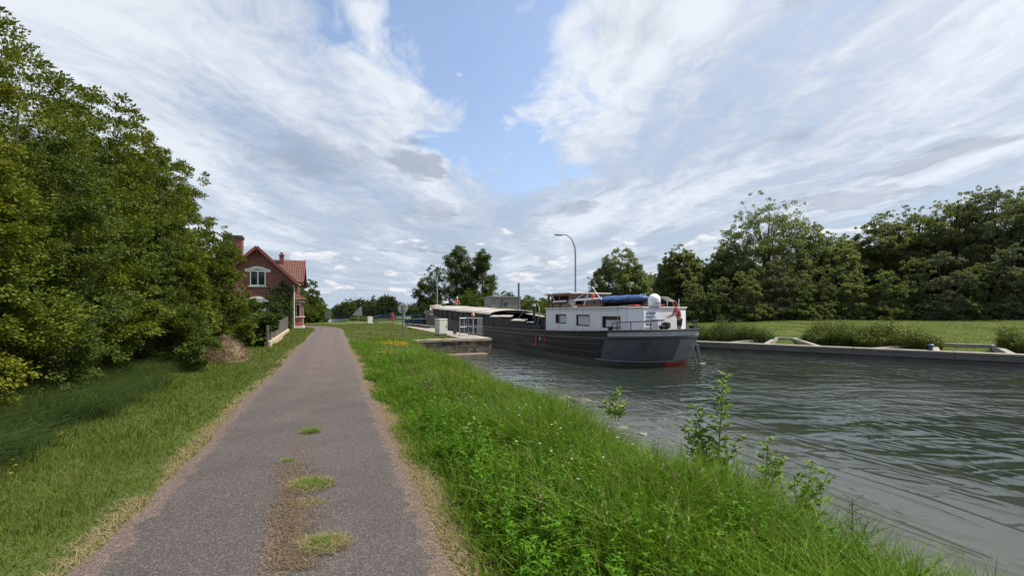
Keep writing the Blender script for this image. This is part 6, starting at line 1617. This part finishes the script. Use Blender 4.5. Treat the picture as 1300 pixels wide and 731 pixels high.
# broad-leaved weeds among the grass
def weeds(n, lat0, lat1, s0, s1, h0, h1, ls, nl, r, keepf=None, spread=0.10):
    la_, s_ = scatter(n, lat0, lat1, s0, s1, r)
    if keepf is not None:
        k = keepf(la_, s_); la_, s_ = la_[k], s_[k]
    n = len(la_); P0 = on_ground(la_, s_); H_ = r.uniform(h0, h1, n)
    i = np.repeat(np.arange(n), nl); m_ = len(i); f = r.uniform(0.25, 1, m_); az = r.uniform(0, 6.28, m_)
    ln = r.normal(0, spread, (n, 2))
    P = P0[i]+np.stack([ln[i, 0]*f, ln[i, 1]*f, H_[i]*f], 1)
    A_ = norm(np.stack([np.cos(az), np.sin(az), r.uniform(-0.1, 0.8, m_)], 1)); N_ = norm(np.stack([r.normal(0, .25, m_), r.normal(0, .25, m_), np.ones(m_)], 1))
    Lf = ls*r.uniform(0.5, 1.3, m_)*(1.2-0.5*f)
    lv = leaves(P, A_, N_, Lf, Lf*0.45)
    stem = blades(P0, H_*1.02, np.full(n, 0.006), np.full(n, 0.02), r, 2)
    return [lv, stem]
kf = lambda a, b: (a > edge_r(b)+0.35) & (a < bank_foot(b)-0.25) & (vn(a*0.9, b*0.9, 2.0, 9) > 0.30)
parts = weeds(2600, 0.9, 4.4, 1.8, 7, 0.12, 0.42, 0.06, 18, r, kf)+weeds(1500, 1.2, 4.4, 7, 15, 0.16, 0.48, 0.075, 14, r, kf)
o = obj_np('weeds', parts, leafmat('weed_leaf', [(0.045, 0.13, 0.006), (0.07, 0.175, 0.007), (0.11, 0.225, 0.012)], 0.35, 0.75, tint=(0.09, 0.20, 0.01))); tag(o, 'broad leaved green weeds mixed into the bank grass', 'weeds', kind='stuff')
kf2 = lambda a, b: (a > edge_r(b)+0.5) & (a < bank_foot(b)-0.2) & (vn(a, b, 1.1, 31) > 0.55)
parts = weeds(900, 1.8, 4.2, 7, 14, 0.35, 0.62, 0.045, 26, r, kf2, 0.07)
o = obj_np('weeds', parts, leafmat('yellow_weed_leaf', [(0.15, 0.19, 0.012), (0.20, 0.215, 0.015), (0.11, 0.16, 0.015)], 0.3, 0.5)); tag(o, 'yellowish feathery weeds in the middle of the bank', 'weeds', kind='stuff')
# dead stems and seed heads standing in the bank
n = 900; la_, s_ = scatter(n, 1.3, 4.3, 1.8, 18, r); k = la_ < bank_foot(s_)-0.1; la_, s_ = la_[k], s_[k]; n = len(la_); P = on_ground(la_, s_); Hs = r.uniform(0.4, 0.75, n)
az = r.uniform(0, 6.28, n); hd = P+np.stack([0.06*np.cos(az), 0.06*np.sin(az), Hs*0.97], 1)
i = np.repeat(np.arange(n), 7); q = r.uniform(0, 1, len(i)); Ph = hd[i]+np.stack([r.normal(0, 0.008, len(i)), r.normal(0, 0.008, len(i)), q*0.09-0.05], 1)
Ah = norm(np.stack([r.normal(0, .5, len(i)), r.normal(0, .5, len(i)), np.full(len(i), 1.0)], 1)); Lh = np.full(len(i), 0.022)
st = blades(P, Hs, np.full(n, 0.004), np.full(n, 0.12), r, 3)
o = obj_np('dead_stems', [st, leaves(Ph, Ah, norm(r.normal(0, 1, (len(i), 3))), Lh, Lh*0.4)], leafmat('dead_stem', [(0.28, 0.22, 0.12), (0.20, 0.16, 0.09), (0.35, 0.30, 0.18)], 0.2, 0.7)); tag(o, 'thin straw coloured seeding stems among the bank grass', 'dead stems', kind='stuff')
# dry trampled edge
parts = []
for (n, lo, hi, s0, s1, w_) in ((16000, 0.60, 1.02, 1, 8, 0.005), (9000, 0.62, 0.95, 8, 20, 0.009), (10000, -1.76, -1.46, 1, 9, 0.005), (6000, -1.78, -1.48, 9, 24, 0.009)):
    la_ = lo+(hi-lo)*np.clip(0.5+r.normal(0, 0.22, n), 0, 1); s_ = r.uniform(s0, s1, n)
    k = vn(la_*2, s_, 1.4, 12) > (0.38 if lo > 0 else 0.36); la_, s_ = la_[k], s_[k]
    la_ = la_+(path_c(s_)+0.39)
    P = on_ground(la_, s_); P[:, 2] += 0.012; n = len(la_)
    parts.append(blades(P, r.uniform(0.02, 0.085, n), np.full(n, w_)*r.uniform(0.5, 1.2, n), r.uniform(0.8, 2.4, n), r, 2))
o = obj_np('dry_grass', parts, G_dry); tag(o, 'straw coloured dry grass along both edges of the path', 'dry grass', kind='stuff')
# tufts growing out of the path
def tuft(label, px, py, rad, n, ndry, hmax):
    Yd = 560*CAMZ/(py-395); x, y = PXY(px, Yd)
    t = thing('grass_tuft', label, 'grass tuft', (x, y, 0.02), 0, 'tufts growing through the middle of the path')
    for nm, nn, mt, hh in (('blades', n, G_g1, 1.0), ('dry_blades', ndry, G_dry, 0.7)):
        a = r.uniform(0, 6.28, nn); q = rad*np.sqrt(r.uniform(0, 1, nn))*(1.0 if nm == 'blades' else 1.35)
        P = np.stack([q*np.cos(a)*1.25, q*np.sin(a), np.zeros(nn)], 1)
        V, q4, t3 = blades(P, hmax*hh*r.uniform(0.4, 1.1, nn), r.uniform(0.003, 0.007, nn), r.uniform(0.5, 1.9, nn), r, 3)
        link(nm, mesh_np(nm, V, q4, t3), mt, t)
tuft('furthest green tuft growing through the path', 395, 551, 0.085, 500, 350, 0.10)
tuft('small pale tuft at the top of the broken strip', 366, 588, 0.045, 150, 160, 0.06)
tuft('green tuft on the right side of the broken strip', 396, 620, 0.13, 550, 1100, 0.10)
tuft('dry yellow patch just below the green tuft', 390, 643, 0.09, 60, 800, 0.06)
tuft('nearest straw coloured tuft at the bottom of the path', 412, 697, 0.10, 260, 1300, 0.10)
la_, s_ = None, None
n = 5200; a = r.uniform(0, 1, n)
px_ = 374+r.normal(0, 16, n); py_ = 590+a*140
Yd = 560*CAMZ/(py_-395); P = np.stack([(px_-650)/560*Yd, Yd, np.full(n, 0.030)], 1)
o = obj_np('litter', [blades(P, r.uniform(0.01, 0.045, n), r.uniform(0.003, 0.006, n), r.uniform(1.2, 2.6, n), r, 2)], leafmat('dead_litter', [(0.16, 0.11, 0.07), (0.24, 0.18, 0.11), (0.10, 0.07, 0.05)], 0.1, 0.8)); tag(o, 'dead brown grass litter in the broken strip of the path', 'litter', kind='stuff')
# left verge
parts = []
for (n, s0, s1, wd, sg) in ((80000, 0.5, 7, 0.006, 3), (60000, 7, 16, 0.010, 3), (45000, 16, 48, 0.018, 2)):
    la_, s_ = scatter(n, -7.5, -1.45, s0, s1, r)
    la_ = la_+(path_c(s_)+0.39)
    k = la_ < -1.56+0.03*np.sin(s_*2.1)+(path_c(s_)+0.39)-0.16*r.uniform(0, 1, n)**2; la_, s_ = la_[k], s_[k]; n = len(la_)
    P = on_ground(la_, s_); d = sst(-3.4, -5.2, la_)*(1-sst(18, 22, s_))
    d2 = np.clip((-1.5-la_)/0.7, 0.4, 1)
    Hh = (0.12*d2+0.20*d)*(0.5+0.9*vn(P[:, 0], P[:, 1], 2.0, 6))*r.uniform(0.5, 1.2, n)
    parts.append(blades(P, Hh, wd*r.uniform(0.5, 1.3, n), r.uniform(0.2, 1.4, n), r, sg))
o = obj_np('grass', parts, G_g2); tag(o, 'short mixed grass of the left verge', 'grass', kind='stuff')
parts = []
for k in range(75):
    s_ = r.uniform(4.5, 13.5); la0 = -3.5-r.uniform(0, 1.6)-0.05*max(0, s_-9); n = r.integers(140, 300)
    la_ = la0+r.normal(0, 0.22, n); ss_ = s_+r.normal(0, 0.22, n)
    parts.append(blades(on_ground(la_, ss_), r.uniform(0.35, 0.75, n), r.uniform(0.007, 0.015, n), r.uniform(0.6, 1.7, n), r, 4, wind=(0.9, -0.5)))
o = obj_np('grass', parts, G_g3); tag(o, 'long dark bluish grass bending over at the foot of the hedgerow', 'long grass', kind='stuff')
# lawn by the lock, and far bank meadow
parts = []
la_, s_ = scatter(90000, -3.4, 9.0, 14, 62, r, 0.9)
pc = path_c(s_); k = ((la_ > pc+1.25) | (la_ < pc-1.25)) & ~((la_ > 7.3) & (s_ > 26)) & ~((la_ > 3.4) & (s_ < 26.3)) ; la_, s_ = la_[k], s_[k]; n = len(la_)
P = on_ground(la_, s_); parts.append(blades(P, (0.05+0.10*vn(P[:, 0], P[:, 1], 0.9, 2))*r.uniform(0.5, 1.4, n), r.uniform(0.012, 0.03, n), r.uniform(0.2, 1.2, n), r, 2))
la_, s_ = scatter(130000, 17, 62, -5, 62, r)
R_ = right_edge(s_); k = (la_ > R_+2.6) & (la_ < R_+38); la_, s_ = la_[k], s_[k]; n = len(la_)
P = on_ground(la_, s_); parts.append(blades(P, (0.06+0.13*vn(P[:, 0], P[:, 1], 0.7, 2))*r.uniform(0.5, 1.4, n), r.uniform(0.015, 0.035, n), r.uniform(0.2, 1.2, n), r, 2))
o = obj_np('grass', parts, G_field); tag(o, 'mown yellowish grass of the lawn and the far meadow', 'grass', kind='stuff')
# clumps of tall weeds behind the guide wall
def clump(label, pxa, pxb, Yd, h, n, mt1, mt2, seed, dep=1.6, name='weed_clump'):
    r = np.random.default_rng(seed); xa, _ = PXY(pxa, Yd); xb, _ = PXY(pxb, Yd); cx = (xa+xb)/2; hw = (xb-xa)/2
    # follow the bank line
    ox = r.uniform(-1, 1, n); w2 = np.sqrt(1-ox**2*0.9)
    sl = dirn[1]/dirn[0]
    x = cx+ox*hw; y = Yd+(x-cx)*sl*0.55+r.uniform(-1, 1, n)*dep*w2
    lat, s_ = lat_s(x, y); z = height(lat, s_)
    hh = h*(1-0.55*np.abs(ox)**2.5)*(0.55+0.7*vn(x, y, 1.8, seed))*r.uniform(0.55, 1.15, n)
    t = thing(name, label, 'weeds', (cx, Yd, -0.4), 0)
    P = np.stack([x-cx, y-Yd, z+0.4], 1)
    V, q4, t3 = blades(P, hh, r.uniform(0.012, 0.035, n), r.uniform(0.1, 0.7, n), r, 3); link('blades', mesh_np('blades', V, q4, t3), mt1, t)
    i = np.repeat(np.arange(0, n, 2), 7); m_ = len(i); f = r.uniform(0.15, 0.95, m_); az = r.uniform(0, 6.28, m_)
    A_ = norm(np.stack([np.cos(az), np.sin(az), r.uniform(0, 0.9, m_)], 1)); N_ = norm(np.stack([r.normal(0, .3, m_), r.normal(0, .3, m_), np.ones(m_)], 1)); Lf = r.uniform(0.08, 0.2, m_)
    Pp = P[i]+np.stack([r.normal(0, 0.08, m_), r.normal(0, 0.08, m_), hh[i]*f], 1)
    V, _, T = leaves(Pp, A_, N_, Lf, Lf*0.4); link('leaves', mesh_np('leaves', V, None, T), mt2, t)
    return t
G_cl = leafmat('clump_blade', [(0.038, 0.065, 0.014), (0.052, 0.08, 0.016), (0.068, 0.095, 0.022), (0.12, 0.11, 0.05)], 0.25, 0.5)
clump('dark reedy clump behind the guide wall just right of the barge stern', 880, 966, 31.5, 1.55, 2600, G_cl, G_dark, 41)
clump('wide weedy clump in the middle behind the guide wall', 1036, 1110, 27.8, 1.45, 2600, G_cl, G_mid, 42)
clump('right half of the wide weed bank with yellow green leaves', 1095, 1168, 25.8, 1.45, 2400, G_cl, G_yel, 43)
clump('tall tawny grass clump at the right edge of the picture', 1300, 1360, 22.0, 1.55, 2000, G_field, G_mid, 44)
#clump('few low weeds between the two concrete frames', 985, 1025, 33.5, 0.5, 300, G_cl, G_mid, 45, 0.5)
clump('dark low reeds on the bank under the distant bridge', 440, 478, 76, 0.9, 900, G_cl, G_mid, 46, 1.0)
# yellow weed stem beyond the middle clump
def spire(label, px, Yd, z, h, mt, seed, nl=60, name='yellow_weed', ls=0.16):
    r = np.random.default_rng(seed); x, y = PXY(px, Yd); t = thing(name, label, 'weed', (x, y, z))
    mb = MB(); mb.tube([(0, 0, 0), (0.02, 0, h)], [0.02, 0.008], 5); mb.build('stem', mt, t)
    f = r.uniform(0.1, 1, nl); az = r.uniform(0, 6.28, nl); P = np.stack([0.02*f, 0*f, f*h], 1)
    A_ = norm(np.stack([np.cos(az), np.sin(az), r.uniform(0, .9, nl)], 1)); N_ = norm(r.normal(0, .3, (nl, 3))+np.array([0, 0, 1])); Lf = ls*(1.3-f)*r.uniform(.6, 1.2, nl)
    V, _, T = leaves(P, A_, N_, Lf, Lf*0.4); link('leaves', mesh_np('leaves', V, None, T), mt, t)
spire('tall yellow green weed stem in the meadow before the dark wood', 1131, 33, 0.0, 1.9, G_yel, 77, 90, ls=0.3)
# yellow ragwort on the lawn, daisies in the bank
def flowers(name, label, P, mt, rad, r):
    n = len(P); i = np.repeat(np.arange(n), 6); az = np.tile(np.arange(6)*np.pi/3, n)+r.uniform(0, 1, 6*n)
    A_ = norm(np.stack([np.cos(az), np.sin(az), np.full(6*n, 0.25)], 1)); N_ = np.tile(np.array([[0, 0, 1.0]]), (6*n, 1)); Lf = np.full(6*n, rad)*r.uniform(.8, 1.2, 6*n)
    o = obj_np(name, [leaves(P[i], A_, N_, Lf, Lf*0.7)], mt); tag(o, label, 'flowers', kind='stuff')
M_yf = leafmat('yellow_petal', [(0.62, 0.42, 0.02), (0.55, 0.38, 0.02)], 0.2, 0.6); M_wf = leafmat('white_petal', [(0.7, 0.7, 0.66)], 0.2, 0.6)
la_ = 0; pts = []
for (px, py, sx, sy, n) in ((497, 434, 8, 2.0, 110), (512, 436, 5, 1.2, 60), (503, 447, 14, 2.5, 70)):
    X_ = px+r.normal(0, sx, n); Y_ = py+r.normal(0, sy, n); Yd = 560*1.5/(Y_-395); pts.append(np.stack([(X_-650)/560*Yd, Yd, np.full(n, 0.18)+r.uniform(-.05, .05, n)], 1))
flowers('flowers', 'yellow ragwort flowers on the lawn before the quay wall', np.concatenate(pts), M_yf, 0.05, r)
la_, s_ = scatter(90, 1.5, 4.0, 3, 14, r); P = on_ground(la_, s_); P[:, 2] += r.uniform(0.3, 0.5, 90); flowers('flowers', 'tiny white flowers dotted through the bank grass', P, M_wf, 0.013, r)
la_, s_ = scatter(40, 1.6, 3.4, 14, 20, r); P = on_ground(la_, s_); P[:, 2] += r.uniform(0.15, 0.3, 40); flowers('flowers', 'white flowers near the bend of the bank', P, M_wf, 0.03, r)
pts = []
for (px, py) in ((311, 480), (314, 478), (79, 549), (77, 551), (16, 583), (14, 600), (20, 590)):
    Yd = 560*1.55/(py-395); pts.append(((px-650)/560*Yd, Yd, 0.15))
flowers('flowers', 'few yellow dandelions in the left verge', np.array(pts), M_yf, 0.016, r)
# ---- saplings on the bank in front of the water
def sapling(label, px, Yd, z0, stems, mt, seed, ls=0.066, den=85, cat='sapling', name='alder_sapling', asp=0.72):
    r = np.random.default_rng(seed); x, y = PXY(px, Yd); t = thing(name, label, cat, (x, y, z0))
    mb = MB(); Ps, As = [], []
    for (dx, dy, h, bx, nb) in [(a_, b_, c_, d_, int(e_*1.6)) for a_, b_, c_, d_, e_ in stems]:
        pts = [Vector((dx*0.3, dy*0.3, 0))+Vector((bx*f*f, 0, h*f))+Vector((dx*0.7*f, dy*0.7*f, 0)) for f in np.linspace(0, 1, 7)]
        mb.tube(pts, [0.009*(1-0.8*k/6) for k in range(7)], 6)
        for k in range(nb):
            f = 0.12+0.86*k/nb; q_ = f*6; j = min(5, int(q_)); b0 = pts[j].lerp(pts[j+1], q_-j); az = k*2.4+r.uniform(-.3, .3); bl = 0.16*(1-f*0.65)*r.uniform(.6, 1.2)
            e = b0+Vector((math.cos(az)*bl, math.sin(az)*bl, bl*0.75)); mb.tube([b0, e], [0.003, 0.0015], 4)
            nn = max(2, int(den*bl))
            for g_ in range(nn+1):
                p = b0.lerp(e, g_/max(1, nn)); aa = az+(1.0 if g_ % 2 else -1.0)+r.uniform(-.4, .4); Ps.append(tuple(p)); As.append((math.cos(aa), math.sin(aa), r.uniform(-0.05, 0.9)))
    mb.build('stem', M_bark, t)
    P = np.array(Ps); A_ = norm(np.array(As)); N_ = norm(r.normal(0, .35, P.shape)+np.array([0, -0.3, 0.9])); Lf = ls*r.uniform(.6, 1.25, len(P))
    V, _, T = leaves(P, A_, N_, Lf, Lf*asp); link('leaves', mesh_np('leaves', V, None, T), mt, t)
G_al = leafmat('alder_leaf', [(0.10, 0.19, 0.02), (0.13, 0.23, 0.03), (0.17, 0.26, 0.05)], 0.4, 0.5)
sapling('tallest leafy alder sapling standing before the water', 908, 4.75, -0.28, [(0.06, 0, 1.36, 0.04, 18), (-0.16, 0.05, 0.98, -0.05, 13), (-0.28, -0.05, 0.80, -0.08, 11), (0.16, 0.05, 0.62, 0.12, 9), (-0.08, 0.1, 0.7, 0, 10)], G_al, 81)
sapling('short alder shoot to the right of the tallest sapling', 972, 4.7, -0.45, [(0, 0, 0.82, 0.03, 9), (0.08, 0, 0.62, 0.06, 7)], G_al, 82)
sapling('low round leaved shoot hanging over the water edge', 1018, 4.35, -0.5, [(0.05, 0, 0.72, 0.05, 8), (0.12, 0, 0.62, 0.16, 8), (-0.08, 0, 0.6, 0, 6)], G_al, 83, ls=0.065)
sapling('small leafy shoot on the bank edge below the barge stern', 781, 8.3, -0.35, [(0, 0, 0.60, 0.05, 8), (0.15, 0, 0.35, 0.08, 5), (-0.2, 0, 0.4, 0, 6)], G_al, 84, ls=0.075)
G_dk = leafmat('dock_seed', [(0.045, 0.06, 0.025), (0.06, 0.075, 0.03), (0.05, 0.09, 0.02)], 0.2, 0.6)
sapling('dark seeding weed spike near the bottom right of the bank', 1082, 3.55, -0.42, [(0, 0, 0.62, 0.0, 14), (-0.06, 0, 0.45, -0.05, 9), (0.07, 0, 0.45, 0.06, 9)], G_dk, 85, ls=0.025, den=60, cat='weed', name='seeding_weed', asp=0.5)
sapling('lowest seeding weed at the bottom right corner of the bank', 1142, 3.25, -0.5, [(0, 0, 0.42, 0.0, 9), (0.05, 0, 0.33, 0.04, 7)], G_dk, 86, ls=0.03, den=50, cat='weed', name='seeding_weed', asp=0.5)
# big floppy leaves in the near bank
r = np.random.default_rng(90)
P0 = on_ground(np.array([1.55, 3.75, 3.9]), np.array([5.0, 2.2, 2.0]))
parts = []
for p, nn, L0 in ((P0[0], 16, 0.13), (P0[1], 12, 0.17), (P0[2], 10, 0.15)):
    az = r.uniform(0, 6.28, nn); A_ = norm(np.stack([np.cos(az), np.sin(az), r.uniform(0.0, .5, nn)], 1)); P = np.tile(p, (nn, 1))+np.stack([0.05*np.cos(az), 0.05*np.sin(az), r.uniform(0.22, 0.38, nn)], 1)
    Lf = L0*r.uniform(.7, 1.2, nn); parts.append(leaves(P, A_, np.tile(np.array([[0, 0, 1.0]]), (nn, 1)), Lf, Lf*0.42))
o = obj_np('dock_leaves', parts, G_al); tag(o, 'broad dock leaves standing out in the near bank grass', 'dock leaves', kind='stuff')
# rocks at the waterline
M_rock = paint('wet_rock', (0.10, 0.09, 0.075), 0.6, 0, 0.4, 5, 0.6, dirt=(0.03, 0.03, 0.025)); M_rockl = paint('pale_rock', (0.15, 0.14, 0.12), 0.6, 0, 0.3, 5, 0.5)
for k, (px, py, sz, mt, lb) in enumerate([(714, 505, 0.20, M_rock, 'dark wet rock left of three just off the bank'), (737, 508, 0.24, M_rock, 'dark wet rock in the middle of three off the bank'), (775, 515, 0.26, M_rock, 'dark wet rock right of three off the bank'),
    (755, 533, 0.14, M_rockl, 'pale flat stone awash near the bank'), (790, 541, 0.13, M_rockl, 'second pale flat stone awash near the bank'), (815, 549, 0.13, M_rockl, 'third pale stone awash close to the reeds')]):
    Yd = 560*2.58/(py-395); x, y = PXY(px, Yd); random.seed(k)
    import bmesh
    bm = bmesh.new(); bmesh.ops.create_icosphere(bm, subdivisions=3, radius=1)
    flat = 0.6 if mt is M_rock else 0.28
    for v in bm.verts:
        n_ = 1+0.22*math.sin(3*v.co.x+k)*math.cos(2.5*v.co.y+2*k)+0.12*math.sin(6*v.co.z+5*v.co.x+k)
        v.co *= n_*sz; v.co.z *= flat; v.co.x *= 1.3
    me = bpy.data.meshes.new('rock'); bm.to_mesh(me); bm.free(); o = link('rock', me, mt, smooth=True); o.location = (x, y, WZ-sz*flat*0.35); tag(o, lb, 'rock')
